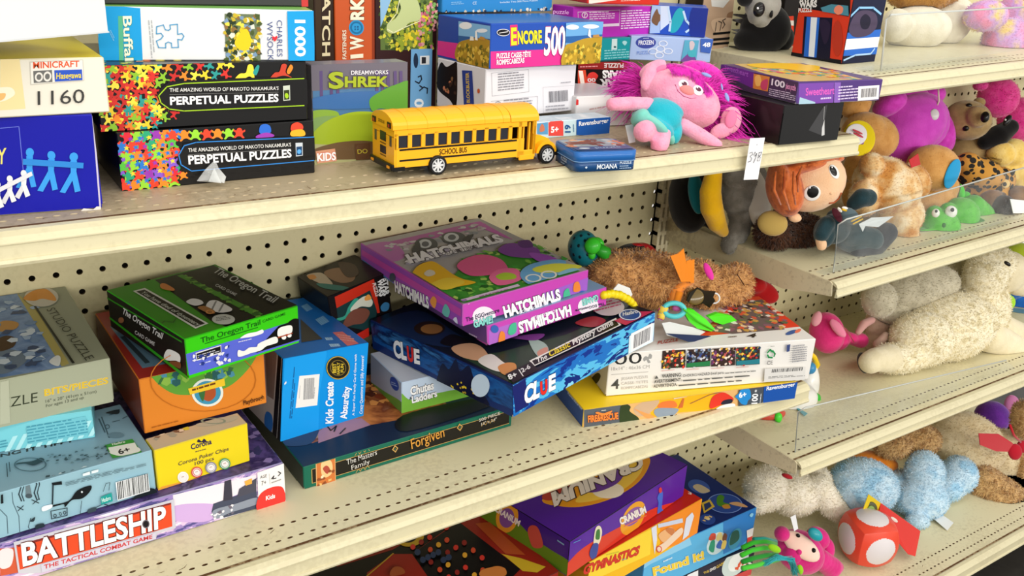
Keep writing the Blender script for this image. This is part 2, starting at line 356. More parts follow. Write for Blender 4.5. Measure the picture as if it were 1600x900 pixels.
# ---------------------------------------------------------------- boxes, with their printing in inches on each face
carton('game_box', 'deep blue game box with paper people, lowest of the left end stack', 'box', (-6.564, -11.894, 4.75, -0.123, 9.0, 7.0, 3.053, 0.0, 0.0), '#2022a8', {'F': [('A','#1416a0'),('S','#6a78d8',(6.43,2.73,6.94,2.76,6.87,1.28),0.02),('S','#c8c0d8',(9.02,3.0,8.91,0.02),0.05),('T','#e8dc70','Y',(6.2,1.64,6.44,1.65,6.28,2.13),0.03),('E','#3a9ae6',(7.13,1.95,7.24,1.95,7.14,2.09)),('P','#3a9ae6',(7.02,1.85,7.2,1.84,7.12,1.38,6.97,1.39)),('P','#3a9ae6',(7.02,1.54,7.14,1.46,6.75,0.83,6.6,0.88)),('P','#3a9ae6',(6.98,1.47,7.13,1.5,7.17,0.87,7.02,0.85)),('E','#3a9ae6',(7.71,1.83,7.82,1.82,7.72,1.97)),('P','#3a9ae6',(7.6,1.72,7.79,1.71,7.7,1.25,7.55,1.26)),('P','#3a9ae6',(7.6,1.41,7.73,1.33,7.33,0.69,7.18,0.74)),('P','#3a9ae6',(7.56,1.34,7.72,1.37,7.76,0.74,7.6,0.71)),('E','#3a9ae6',(8.33,1.75,8.45,1.74,8.35,1.89)),('P','#3a9ae6',(8.22,1.64,8.41,1.63,8.33,1.16,8.18,1.17)),('P','#3a9ae6',(8.23,1.33,8.36,1.24,7.95,0.6,7.8,0.65)),('P','#3a9ae6',(8.19,1.25,8.35,1.28,8.4,0.64,8.23,0.61)),('P','#2f86d4',(6.92,1.78,8.59,1.55,8.56,1.37,6.89,1.59)),('E','#e4e4e6',(6.48,1.17,6.56,1.16,6.49,1.28)),('P','#e4e4e6',(6.4,1.08,6.54,1.07,6.48,0.71,6.35,0.72)),('P','#d4d4da',(6.38,0.83,6.47,0.77,6.25,0.38,6.14,0.46)),('P','#e4e4e6',(6.37,0.79,6.49,0.82,6.57,0.47,6.43,0.42)),('E','#e4e4e6',(6.88,1.32,6.96,1.31,6.89,1.43)),('P','#e4e4e6',(6.8,1.23,6.95,1.22,6.88,0.86,6.75,0.87)),('P','#d4d4da',(6.78,0.98,6.88,0.92,6.65,0.52,6.54,0.61)),('P','#e4e4e6',(6.78,0.94,6.9,0.97,6.97,0.62,6.83,0.56)),('E','#e4e4e6',(6.13,1.03,6.21,1.02,6.14,1.14)),('P','#e4e4e6',(6.05,0.94,6.19,0.93,6.13,0.56,6.0,0.57)),('P','#d4d4da',(6.03,0.69,6.12,0.63,5.9,0.23,5.79,0.32)),('P','#e4e4e6',(6.02,0.65,6.15,0.68,6.21,0.32,6.08,0.27)),('P','#dcdce2',(6.11,0.91,7.1,1.38,7.12,1.25,6.1,0.76)),('P','#e0dcd8',(8.3,-0.03,8.42,0.08,8.7,0.02,8.81,0.11,8.93,0.1,8.92,0.0,8.29,-0.11))],'T': [('A','#2a2c9c')]}, lid=('#c8c4bc',.12))
carton('model_kit_box', 'cream model kit box numbered 1160 with a yellow top, on the deep blue box', 'box', (-7.082, -12.882, 7.823, 0, 10.0, 6.0, 1.711, 0.0, 0.0), '#e0d8b8', {'F': [('A','#e6e1d2'),('P','#ecd9a0',(7.19,1.85,7.68,1.86,7.64,0.24,6.96,0.23)),('B','#f4ead0',(6.86,0.85,7.31,0.9,7.41,0.68,7.06,0.49,6.82,0.57)),('B','#e8b870',(6.83,0.68,7.16,0.73,7.1,0.56,6.87,0.5)),('P','#c8c4b8',(7.93,1.63,9.4,1.65,9.36,1.02,7.87,0.95)),('P','#ece8de',(7.95,1.6,9.38,1.63,9.34,1.03,7.89,0.97)),('T','#e0562a','MINICRAFT',(8.0,1.43,9.27,1.44,8.02,1.62),0.035),('P','#6a6a68',(7.99,1.35,8.5,1.37,8.47,1.01,7.96,1.0)),('O','#e4e0d8',(8.12,1.17,8.23,1.17,8.14,1.31),0.6),('O','#e4e0d8',(8.35,1.18,8.46,1.18,8.37,1.33),0.6),('P','#2c54c0',(8.56,1.36,9.33,1.36,9.31,1.04,8.54,1.02)),('T','#f0d438','Hasegawa',(8.58,1.1,9.28,1.11,8.61,1.28),0.03),('T','#3a3a38','1160',(7.98,0.34,9.28,0.34,8.03,0.78),-0.005)],'T': [('A','#e0cc28')]})
carton('carton', 'plain white carton on top of the yellow topped model kit box', 'box', (-6.017, -18.257, 10.2, 0.57, 11, 6, 2.6, 0, 0), '#e6e9ea', {'F': [('A','#e6e9ea'),('P','#d8dcde',(7.16,0.05,11.01,0.05,11.0,-0.01,7.15,-0.03))]})
carton('puzzle_box', 'black puzzle box with green and red frog pattern and blue outline, under its lizard twin', 'box', (3.316, -11.2, 4.75, -0.008, 7.006, 6.0, 2.04, 0.0, 0.0), '#0d0c0d', {'F': [('A','#0d0c0d'),('D','#e8442a,#58c040,#2a7ad0,#f08a28,#9a3ab0,#2aa878,#98d838,#e02a3a,#8a5ad0',(-0.02,0.06,1.82,0.09,0.04,2.04),110,0.14),('G','#e8442a,#58c040,#2a7ad0,#f08a28,#9a3ab0,#2aa878,#98d838,#e02a3a,#8a5ad0',(-0.05,0.02,1.86,0.04,0.04,2.06),6,6,0.36,1),('G','#2a7ad0,#9a3ab0,#f0d838',(0.08,0.14,1.87,0.18,0.15,1.95),6,6,0.13,1),('G','#e8442a,#58c040,#2a7ad0,#f08a28,#9a3ab0,#2aa878,#98d838,#e02a3a,#8a5ad0',(1.62,1.59,4.33,1.52,1.66,2.1),7,1,0.34,1),('G','#e8442a,#58c040,#2a7ad0,#f08a28,#9a3ab0,#2aa878,#98d838,#e02a3a,#8a5ad0',(1.57,0.07,2.17,0.28,1.75,0.72),2,2,0.25,1),('B','#2a6ad0',(4.94,1.97,5.12,2.03,5.3,1.95,5.33,1.72,5.13,1.65,4.9,1.72)),('B','#9a3ab0',(4.78,1.62,5.13,1.71,5.42,1.62,5.37,1.53,4.82,1.53)),('B','#e8442a',(6.13,1.94,6.35,2.02,6.55,1.91,6.53,1.73,6.12,1.71)),('B','#f0b028',(6.12,1.71,6.55,1.73,6.62,1.5,6.11,1.51)),('B','#0d0c0d',(1.94,1.09,2.18,1.42,2.6,1.54,6.99,1.41,6.96,0.51,2.44,0.51,1.99,0.69)),('S','#2f86d8',(6.98,1.42,2.6,1.54,2.18,1.45,1.97,1.13,2.02,0.78,2.36,0.52,6.95,0.51),0.035),('T','#e4e4e0',"THE AMAZING WORLD OF MAKOTO NAKAMURA'S",(2.31,1.21,6.07,1.13,2.31,1.35),0.01),('S','#8a8a88',(2.3,1.12,6.05,1.04),0.01),('T','#ffffff','PERPETUAL PUZZLES',(2.28,0.78,6.07,0.72,2.28,1.09),0.05),('P','#c8d0d8',(6.24,1.25,6.52,1.24,6.51,0.74,6.24,0.73)),('P','#18406a',(6.27,1.1,6.49,1.1,6.48,0.77,6.26,0.77)),('E','#5aa8e8',(6.37,0.91,6.45,0.9,6.38,1.0))],'L': [('A','#0d0c0d')]}, gloss="*")
carton('puzzle_box', 'black puzzle box with red and yellow lizard pattern and lime outline', 'box', (2.894, -10.931, 6.81, -0.031, 7.247, 6.0, 2.182, 0.0, 0.0), '#0d0c0d', {'F': [('A','#0d0c0d'),('D','#d8322a,#f0d030,#ef8a28,#8cc030,#2a9a94,#f6e04a,#c82a26',(-0.02,0.0,1.85,0.05,0.02,2.2),120,0.16),('G','#d8322a,#f0d030,#ef8a28,#8cc030,#2a9a94,#f6e04a,#c82a26',(-0.04,-0.02,1.93,0.02,0.01,2.22),7,8,0.3,0),('G','#d8322a,#f0d030,#ef8a28,#8cc030,#2a9a94,#f6e04a,#c82a26',(1.64,1.56,4.46,1.63,1.62,2.23),8,2,0.3,0),('G','#d8322a,#f0d030,#ef8a28,#8cc030,#2a9a94,#f6e04a,#c82a26',(1.58,0.11,2.57,0.39,1.63,0.69),3,2,0.28,0),('B','#f4dc3c',(4.58,1.58,4.77,1.79,4.99,1.82,5.09,2.09,5.26,2.07,5.29,1.73,5.28,1.58,5.11,1.69,4.84,1.57)),('B','#2a9a94',(5.25,1.82,5.41,2.07,5.49,2.02,5.37,1.73)),('B','#c8402a',(5.88,1.58,6.04,1.79,6.22,1.83,6.32,2.08,6.5,2.06,6.45,1.78,6.67,1.6,6.35,1.68)),('B','#ef8a28',(6.49,1.82,6.64,2.07,6.73,1.95,6.58,1.73)),('B','#0d0c0d',(1.9,1.14,2.26,1.53,2.83,1.61,7.15,1.54,7.12,0.54,2.75,0.57,2.19,0.67)),('S','#a6d020',(7.13,1.55,2.83,1.52,2.25,1.43,1.95,1.13,2.01,0.88,2.27,0.66,2.75,0.57,7.1,0.55),0.035),('T','#e4e4e0',"THE AMAZING WORLD OF MAKOTO NAKAMURA'S",(2.32,1.25,6.15,1.17,2.33,1.38),0.01),('S','#8a8a88',(2.31,1.16,6.14,1.09),0.01),('T','#ffffff','PERPETUAL PUZZLES',(2.3,0.81,6.13,0.75,2.31,1.09),0.05),('P','#c8d0c0',(6.32,1.31,6.58,1.33,6.57,0.78,6.31,0.76)),('P','#30380c',(6.34,1.15,6.55,1.16,6.54,0.81,6.34,0.8)),('E','#a6d020',(6.44,0.95,6.51,0.94,6.44,1.05))],'T': [('A','#1a1a1c'),('D','#d8322a,#f0d030,#ef8a28,#8cc030,#2a9a94,#f6e04a,#c82a26',(0.08,0.42,2.95,0.34,0.62,2.97),60,0.2)],'L': [('A','#0d0c0d')]}, gloss="*")
carton('puzzle_box', 'white and cyan puzzle box marked 1000 with a puzzle piece outline', 'box', (3.318, -9.842, 9.012, -0.193, 7.262, 6.0, 1.777, 0.0, 0.0), '#dfe4e8', {'F': [('A','#e6e9ea'),('P','#18a0e2',(0.13,1.83,1.42,1.74,1.33,-0.2,-0.09,-0.2)),('P','#58b890',(0.7,1.47,0.84,1.47,0.72,-0.2,0.57,-0.2)),('T','#eef2dc','Buffalo',(0.85,1.47,0.75,-0.42,1.13,1.48),0.03,'#2a8a6a',0.03),('N','#88c8e8',(0.35,0.97,0.47,0.64,0.44,1.02),2),('N','#b0b4b8',(1.62,1.35,1.61,0.09,1.79,1.35),2),('S','#5aa0cc',(1.89,1.14,2.11,1.2,2.16,1.04,2.26,1.02,2.33,1.07,2.32,1.2,2.57,1.23,2.55,0.89,2.69,0.92,2.75,0.83,2.67,0.7,2.54,0.72,2.54,0.45,2.32,0.44,2.32,0.59,2.22,0.63,2.13,0.58,2.12,0.43,1.89,0.44,1.84,0.66,1.99,0.73,2.07,0.83,2.01,0.92,1.86,0.9,1.89,1.14),0.035),('P','#6a7858',(4.16,1.61,5.36,1.61,5.3,-0.16,4.09,-0.15)),('D','#e8c820,#4a5a2a,#c8b030,#7a98b8,#dce0d0,#8a6a3a,#2a3a20,#f0dc50',(4.09,-0.15,5.3,-0.16,4.16,1.6),170,0.13),('B','#f0cc20',(4.46,0.7,4.68,1.0,4.88,1.1,5.01,0.75,4.94,0.45,4.69,0.35,4.47,0.5)),('T','#42528a','CHARLES',(5.94,1.42,5.9,0.14,6.14,1.42),0.0),('T','#42528a','WYSOCKI',(5.59,1.36,5.56,-0.05,5.8,1.37),0.0),('B','#e0303a',(5.77,0.87,5.84,0.83,5.92,0.88,5.93,0.8,5.84,0.68,5.76,0.78)),('P','#18a0e2',(6.32,1.74,7.3,1.77,7.24,-0.21,6.29,-0.21)),('T','#ffffff','1000',(6.59,1.45,6.56,0.15,6.96,1.45),0.05)],'T': [('A','#7cb85a')],'L': [('A','#18a0e2')]})
carton('game_box', 'dark grey box lying on top of the white and cyan 1000 piece puzzle box', 'box', (2.309, -9.163, 10.809, -0.087, 8.5, 4.0, 0.747, 0.0, 0.0), '#3a3a3c', {'F': [('A','#3e3e40'),('F','#b8b428',0.25,0.75,0.82,1),('F','#c83a3a',0.97,0,1,1)],'T': [('A','#2a2a2c')]})
carton('puzzle_box', 'square purple, blue and green puzzle box in clear wrap standing behind the bus', 'box', (10.783, -9.995, 4.75, 0.005, 4.16, 1.0, 3.912, 0.0, 0.0), '#77757e', {'F': [('A','#4a76a0'),('P','#6b6672',(-0.07,4.01,4.22,3.94,4.17,2.96,-0.1,2.92)),('P','#5a4a78',(0.33,3.67,0.46,3.68,0.45,2.57,0.32,2.55)),('P','#5a4a78',(0.74,3.66,0.87,3.66,0.87,2.55,0.74,2.52)),('P','#5a4a78',(1.01,3.65,1.14,3.65,1.14,2.53,1.01,2.51)),('P','#5a4a78',(2.69,3.59,2.83,3.6,2.85,2.45,2.71,2.42)),('P','#5a4a78',(2.94,3.58,3.08,3.59,3.1,2.43,2.96,2.41)),('P','#5a4a78',(3.19,3.58,3.33,3.58,3.36,2.42,3.22,2.4)),('P','#5a4a78',(3.51,3.56,3.65,3.57,3.69,2.4,3.54,2.38)),('P','#5a4a78',(3.77,3.56,3.91,3.56,3.95,2.39,3.8,2.37)),('B','#3a6aa4',(-0.11,2.6,1.32,2.8,3.19,2.78,4.24,2.67,4.24,2.26,2.55,2.12,-0.12,2.26)),('B','#6aa8c8',(2.94,2.56,3.84,2.57,4.17,2.38,3.52,2.18,2.94,2.27)),('B','#5c9a38',(2.43,2.47,2.94,2.79,3.58,3.02,4.3,3.08,4.31,1.78,3.85,1.87,2.94,2.09,2.55,2.0)),('B','#84a83c',(-0.13,2.1,0.46,2.18,1.06,2.03,0.93,1.64,-0.14,1.65)),('B','#7a9a58',(-0.14,1.76,1.92,1.81,4.38,1.48,4.41,-0.55,-0.2,-0.12)),('B','#a8a878',(-0.17,0.92,1.29,1.04,4.39,0.69,4.41,-0.67,-0.21,-0.23)),('B','#9ab028',(-0.16,1.14,0.45,1.67,1.31,1.96,2.11,2.02,2.94,1.86,3.85,1.33,4.39,0.81,4.4,0.5,-0.17,0.86)),('B','#6a5236',(-0.18,0.57,0.98,0.83,2.42,0.78,3.46,0.4,3.86,-0.0,-0.19,0.23)),('T','#a4b42a','S',(0.67,3.01,1.32,3.01,0.66,3.63),0.06,'#4a4a20',0.03),('T','#a4b42a','HREK',(1.34,3.04,3.26,2.98,1.35,3.44),0.06,'#4a4a20',0.03),('T','#e8e8f0','DREAMWORKS',(1.62,3.5,3.24,3.47,1.62,3.66),0.02),('P','#d89a7a',(0.05,0.56,0.87,0.6,0.94,0.08,0.11,0.05)),('T','#ffffff','KIDS',(0.1,0.15,0.9,0.14,0.1,0.47),0.06,'#d04a3a',0.04),('P','#5e4028',(1.73,0.72,2.42,0.71,2.41,0.02,1.78,0.04)),('T','#b8a83a','DO',(1.85,0.3,2.3,0.3,1.83,0.49),0.02)],'T': [('A','#7c7a86*')]}, gloss="*")
carton('game_box', 'dark brown narrow box standing with cream vertical letters beside the orange box', 'box', (13.72, -3, 4.75, 0.0, 0.97, 1.6, 9, 0.0, 0.0), '#2c1c14', {'F': [('A','#2c1c14'),('P','#3a2a1a',(0.08,5.76,0.35,5.76,0.34,3.09,0.06,3.1)),('T','#d8cca8','PATCH',(0.45,6.44,0.36,3.25,0.84,6.45),0.04)],'L': [('A','#1c120e')]})
carton('game_box', 'rust orange box standing upright with cream letters and a blue button', 'box', (14.73, -3, 4.75, 0.0, 2.02, 1.8, 9.5, 0.0, 0.0), '#b8501f', {'F': [('A','#c05428'),('F','#8a3418',0.93,0,1,1),('T','#ece4cc','W',(1.4,3.5,1.41,4.13,0.74,3.52),0.07,'#5a2a18',0.03),('E','#2a92cc',(1.08,4.53,1.46,4.52,1.08,4.88)),('O','#1a6a9a',(1.08,4.53,1.4,4.52,1.08,4.82),0.72),('E','#1a5a8a',(1.01,4.57,1.05,4.57,1.01,4.61)),('E','#1a5a8a',(1.15,4.57,1.2,4.57,1.15,4.61)),('E','#1a5a8a',(1.01,4.46,1.05,4.46,1.01,4.5)),('E','#1a5a8a',(1.15,4.46,1.19,4.46,1.15,4.5)),('T','#ece4cc','RK',(1.42,4.88,1.43,5.91,0.77,4.88),0.07,'#5a2a18',0.03),('P','#ece4cc',(0.74,3.29,1.4,3.33,1.4,3.14,0.74,3.11)),('T','#e0d8c4','FASTENERS',(0.52,3.09,0.54,4.43,0.33,3.1),0.04)],'L': [('A','#a04420')]})
carton('puzzle_box', 'tall dark maroon puzzle box with a green nature picture and pale blue 500 strip', 'box', (16.78, -3, 4.75, 0.0, 3.38, 2.2, 10, 0.0, 0.0), '#301618', {'F': [('A','#301618'),('P','#5a7038',(0.26,5.92,3.12,5.95,3.13,3.43,0.28,3.47)),('D','#2a3a1c,#6a8030,#a8b038,#3a5020,#d0c848,#86963c',(0.28,3.49,3.13,3.43,0.26,5.92),260,0.16),('P','#88b4d8',(0.26,5.92,0.88,5.92,0.58,5.21,0.28,4.55)),('D','#c8b830,#e0cc30,#8a9a30',(1.04,3.47,2.77,3.51,1.34,5.01),70,0.17),('D','#c87088,#d89a9a,#b85a70,#7aa858',(2.13,3.52,3.13,3.57,2.49,5.67),60,0.13),('B','#b8c48a',(0.58,4.48,0.67,4.75,1.04,4.94,1.34,5.4,1.26,5.93,2.1,5.94,2.42,5.27,2.35,4.87,1.8,4.74,1.5,4.47,0.96,4.25,0.66,4.32)),('S','#e4e4b8',(0.62,4.45,0.96,4.28,1.5,4.51,2.35,4.81),0.04),('S','#e4e4b8',(0.77,4.81,1.11,5.17,1.26,5.8),0.04),('P','#70a8d8',(1.91,3.49,3.1,3.49,3.09,0.22,1.88,0.3)),('E','#20304a',(2.18,2.93,2.31,2.93,2.17,3.29)),('P','#e4e8ec',(2.41,3.15,2.94,3.16,2.94,2.72,2.42,2.72)),('P','#2a2a30',(2.5,3.1,2.74,3.09,2.74,2.78,2.5,2.77)),('T','#e8f0f8','500',(2.64,-0.3,2.62,1.03,2.13,-0.27),0.05),('S','#1c2030',(2.15,1.92,2.36,1.81,2.51,2.01,2.47,2.19,2.31,2.13),0.06),('S','#1c2030',(2.4,1.7,2.56,1.59),0.06),('S','#1c2030',(2.4,1.45,2.64,1.62,2.85,1.54,2.83,1.29),0.06)],'T': [('A','#301618')]})
carton('puzzle_box', 'flat pale blue and white puzzle box marked 5+ behind the toy bus nose', 'box', (22.138, -9.159, 4.75, -0.014, 4.493, 1.3, 0.814, 0.0, 0.0), '#c8d8e0', {'F': [('A','#c2dce4'),('P','#5a9ac8',(0.08,0.75,0.71,0.78,0.76,0.19,0.13,0.23)),('B','#c8785a',(0.25,0.5,0.36,0.72,0.5,0.61,0.54,0.39,0.3,0.34)),('P','#dc4a44',(0.74,0.77,1.61,0.78,1.68,0.06,0.8,0.12)),('T','#ffffff','5+',(0.98,0.29,1.43,0.3,0.94,0.61),0.05),('P','#dc4a44',(0.82,0.81,1.52,0.82,1.5,0.12,0.87,0.16)),('T','#ffffff','5+',(0.92,0.27,1.36,0.27,0.9,0.56),0.05),('T','#16508c','19',(2.08,0.19,2.04,0.58,1.75,0.21),0.05),('N','#5a86a8',(2.33,0.21,2.27,0.65,2.2,0.22),1),('P','#1d56a8',(2.39,0.8,4.48,0.86,4.55,-0.17,2.45,0.05)),('T','#ffffff','Ravensburger',(2.55,0.49,4.38,0.55,2.53,0.71),0.03)],'T': [('A','~40:#ccd6de,#b8c8d2,#e0e4e8')]})
carton('puzzle_box', 'white box lying upside down with grey bar code under the lighthouse puzzle', 'box', (20.044, -7.926, 5.584, 0.109, 5.753, 3.865, 2.352, 0.0, 0.0), '#dcdce2', {'F': [('A','#e2e2e8'),('S','#9a9aa0',(0.32,2.14,2.58,2.2),0.015),('S','#9a9aa0',(2.58,2.2,2.68,1.14),0.015),('S','#9a9aa0',(2.68,1.14,0.42,1.08),0.015),('S','#9a9aa0',(0.42,1.08,0.32,2.14),0.015),('S','#9a9aa0',(0.35,0.84,3.25,0.89),0.015),('S','#9a9aa0',(3.25,0.89,3.3,0.06),0.015),('N','#8a8a92',(0.75,1.29,2.33,1.32,0.7,2.15),7),('O','#6a6a70',(0.79,0.66,0.98,0.64,0.78,0.82),0.85),('T','#5a5a60','?',(0.74,0.57,0.84,0.57,0.73,0.76),0.03),('N','#8a8a92',(1.15,0.4,2.94,0.4,1.12,0.9),4),('P','#5a5a60',(0.46,0.41,3.28,0.2,3.28,0.1,0.47,0.25)),('S','#b8b8be',(3.56,1.31,5.77,1.28),0.012),('S','#b8b8be',(3.56,1.31,3.7,0.06),0.012),('C','#6a6a72',(4.05,0.53,5.29,0.53,3.97,1.08)),('N','#a0a0a8',(3.85,0.12,5.35,0.1,3.82,0.44),2),('N','#a8a8b0',(4.73,1.41,5.59,1.42,4.72,1.54),1)],'L': [('A','#d2d3da'),('B','#17120f',(-0.11,1.28,0.28,2.16,0.76,2.02,1.34,2.27,1.62,2.3,1.66,0.28,1.07,0.49,0.21,0.77)),('D','#7a5a3a,#c07a5a,#3a2a20',(0.57,0.83,1.52,0.84,0.88,1.97),10,0.15),('P','#263f8c',(2.04,2.03,2.84,2.12,3.09,0.48,2.85,0.58,2.63,0.41,2.29,0.38)),('T','#e0c048','BLOCKBUSTER',(2.75,0.61,2.58,2.0,2.5,0.57),0.03),('E','#c05a30',(3.39,1.27,3.49,1.28,3.39,1.38))],'T': [('A','#dcdce2')]})
carton('puzzle_box', 'blue and magenta 500 piece puzzle box with a lighthouse picture', 'box', (20.087, -8.121, 7.957, 0.088, 6.96, 4.245, 2.01, 0.0, 0.0), '#2450b0', {'F': [('A','#2450b0'),('P','#db3490',(0.04,0.78,4.58,0.76,4.65,-0.03,0.08,0.01)),('P','#e0307a',(1.09,1.93,1.52,1.94,1.61,1.01,1.17,0.98)),('T','#f4e22c','E',(1.2,1.06,1.54,1.07,1.14,1.81),0.07,'#1a2a5a',0.02),('T','#f4e22c','NCORE',(1.59,1.09,3.06,1.1,1.53,1.66),0.07,'#1a2a5a',0.02),('T','#ffffff','500',(3.22,0.53,4.54,0.54,3.18,1.83),0.05,'#b02a78',0.02),('T','#f4f0f4','PUZZLE CASSE-TÊTE',(0.37,0.46,2.41,0.48,0.36,0.69),0.05),('T','#f4f0f4','ROMPECABEZAS',(0.39,0.17,2.03,0.21,0.38,0.4),0.05),('E','#e8e8ec',(0.69,1.61,1.07,1.6,0.68,1.77)),('E','#12141c',(0.69,1.61,1.04,1.6,0.68,1.74)),('S','#e8e8ec',(0.45,1.59,0.94,1.64),0.03),('P','#6aa8dc',(4.48,1.98,6.98,2.05,7.2,-0.14,4.6,-0.1)),('E','#e8ecf0',(4.92,1.78,5.34,1.77,4.91,1.9)),('E','#e8ecf0',(6.14,1.79,6.68,1.78,6.13,1.89)),('P','#2a62a4',(4.52,1.35,7.06,1.4,7.12,0.98,4.53,1.05)),('B','#b8962c',(4.5,0.85,4.99,1.04,5.73,1.22,6.4,1.26,7.19,1.16,7.37,-0.29,4.56,-0.17)),('D','#d8b43a,#8a7a28,#e8cc50,#6a6a28,#a88a28',(4.6,-0.1,7.2,-0.07,4.59,0.92),90,0.15),('P','#f0f0ee',(5.96,1.36,5.98,1.66,6.08,1.66,6.19,1.23)),('P','#b88a4a',(6.3,1.27,6.29,1.38,6.67,1.41,6.79,1.26))],'L': [('A','#2042a0'),('P','#d0308c',(-0.04,0.77,1.77,0.85,1.81,0.1,-0.01,0.1)),('P','#7ab0dc',(1.72,1.87,4.2,1.9,4.33,0.07,1.81,0.06)),('E','#e6eaf0',(2.3,1.72,2.81,1.77,2.3,1.88)),('E','#dfe6f0',(3.59,1.63,4.02,1.68,3.59,1.72)),('P','#2a5a98',(1.75,1.21,4.24,1.33,4.26,1.05,1.77,0.88)),('B','#a8862c',(1.72,0.81,2.62,1.14,3.29,1.26,4.38,1.19,4.46,0.06,1.76,0.02)),('D','#c8a838,#7a6a24,#8a7a28,#5a5a22,#d8b850',(1.81,0.06,4.33,0.11,1.77,0.88),90,0.15),('P','#f0f0ee',(3.12,1.17,3.13,1.58,3.23,1.59,3.34,1.17)),('P','#e8e4d8',(2.72,1.09,2.75,1.29,3.01,1.3,3.05,1.13)),('P','#b8863c',(3.4,1.23,3.56,1.38,3.88,1.35,3.91,1.23))],'T': [('A','#2a62b0*')]})
carton('puzzle_box', 'worn blue box on top of the lighthouse puzzle box', 'box', (20.296, -3.226, 9.986, 0.129, 7.432, 2.8, 1.5, 0.0, 0.0), '#2f86c8', {'F': [('A','#2f86c8'),('D','#e4e0d8,#1a3050,#c8c0b0',(0.1,-0.06,7.54,0.1,0.1,0.03),26,0.12),('T','#d8ecf8','Includes Two 500 Piece Puzzles',(3.71,0.43,6.34,0.53,3.7,0.52),0.01),('T','#c8e0f0','CE',(1.9,0.37,2.15,0.39,1.89,0.51),0.01),('N','#88bce0',(0.53,0.36,1.33,0.39,0.52,0.53),2)]})
carton('carton', 'plain white flat box under the upside down black and red puzzle box', 'box', (25.598, -7.704, 4.77, -0.085, 3.515, 4.2, 1.595, 0.0, 0.0), '#dcdada', {'F': [('A','#e2dfdf'),('P','#c83030',(-0.03,1.48,0.13,1.43,0.15,1.17,-0.0,1.16)),('N','#c8a8a8',(0.83,0.84,2.38,1.01,0.83,1.03),1)],'T': [('A','#d6d4d6')]})
carton('puzzle_box', 'small black and red puzzle box lying upside down on a white box', 'box', (28.249, -4.248, 6.0, 0.092, 4.019, 4.0, 1.47, 0.0, 0.0), '#180b0b', {'F': [('A','#180b0b'),('P','#8e1e1e',(-0.09,1.5,4.32,1.37,4.39,0.91,-0.06,1.15)),('P','#d8482c',(-0.02,1.1,0.56,1.08,0.92,-0.12,0.11,-0.07)),('P','#f6e8dc',(0.03,1.06,0.35,1.03,0.69,-0.04,0.38,-0.04)),('B','#d83a34',(0.68,0.55,0.81,0.86,1.2,0.93,1.54,0.71,1.37,0.43,1.51,0.22,1.06,0.12,0.71,0.26)),('T','#e8e4e4','00',(1.35,0.59,0.73,0.61,1.4,0.39),0.04),('T','#f4f4f4','STAR',(3.88,0.38,1.69,0.5,3.96,-0.04),0.08),('T','#f4f4f4','WARS',(3.81,0.87,1.82,0.98,3.89,0.45),0.08),('T','#d8c8c8','PUZZLE',(3.45,1.31,1.91,1.38,3.48,1.07),0.06),('N','#d88a8a',(0.1,1.2,1.86,1.16,0.08,1.36),1)],'L': [('A','#120808')]})
carton('puzzle_box', 'small teal box between the lighthouse puzzle and the pale blue 48 piece box', 'box', (30.13, -3.648, 7.42, 0.08, 2.376, 2.6, 1.257, 0.0, 0.0), '#15929a', {'F': [('A','#15929a'),('P','#c8dcdc',(0.87,1.19,1.28,1.2,1.34,0.62,0.9,0.61)),('P','#1a5a60',(1.05,0.81,1.24,0.8,1.25,0.7,1.07,0.71)),('B','#a0d0d4',(1.69,1.0,1.87,1.08,2.08,0.99,1.92,0.82)),('N','#8accd0',(0.41,0.09,2.48,0.12,0.34,0.65),4)]})
carton('puzzle_box', 'pale icy blue puzzle box marked 48 above the plush doll', 'box', (32.551, -3.39, 7.42, -0.458, 4.853, 3.0, 1.336, 0.0, 0.0), '#a9c0ea', {'F': [('A','#a9c0ea'),('E','#3c4aa0',(0.9,0.99,1.5,1.02,0.86,1.32)),('T','#e8ecfa','FROZEN',(0.48,0.85,1.37,0.91,0.46,1.09),0.05),('N','#c8d0f0',(0.72,1.18,1.1,1.21,0.71,1.27),1),('O','#e0e8f8',(1.8,0.68,2.08,0.69,1.78,0.86),0.75),('O','#e0e8f8',(1.36,0.52,1.64,0.53,1.35,0.7),0.75),('O','#e0e8f8',(2.27,0.56,2.55,0.57,2.25,0.73),0.75),('O','#e0e8f8',(1.77,0.32,2.04,0.33,1.75,0.5),0.75),('O','#e0e8f8',(1.92,0.98,2.19,0.99,1.9,1.15),0.75),('T','#7a98d8','PUZZLE',(0.44,0.31,1.23,0.38,0.42,0.5),0.02),('P','#58a8c8',(3.17,1.22,4.02,1.24,4.0,0.04,3.09,0.02)),('B','#7a4a98',(3.11,0.01,3.37,0.38,3.66,0.54,3.99,0.04)),('B','#d0c0c8',(3.47,1.11,3.65,1.18,3.79,1.01,3.72,0.72,3.56,0.68)),('B','#48b0c0',(3.46,0.6,3.87,0.69,3.91,0.33,3.53,0.32)),('P','#3c62b8',(4.1,1.34,4.89,1.36,4.77,0.54,4.19,0.59)),('T','#f4f6fa','48',(4.27,0.88,4.73,0.91,4.26,1.12),0.05)],'L': [('A','#8aa0d0')]})
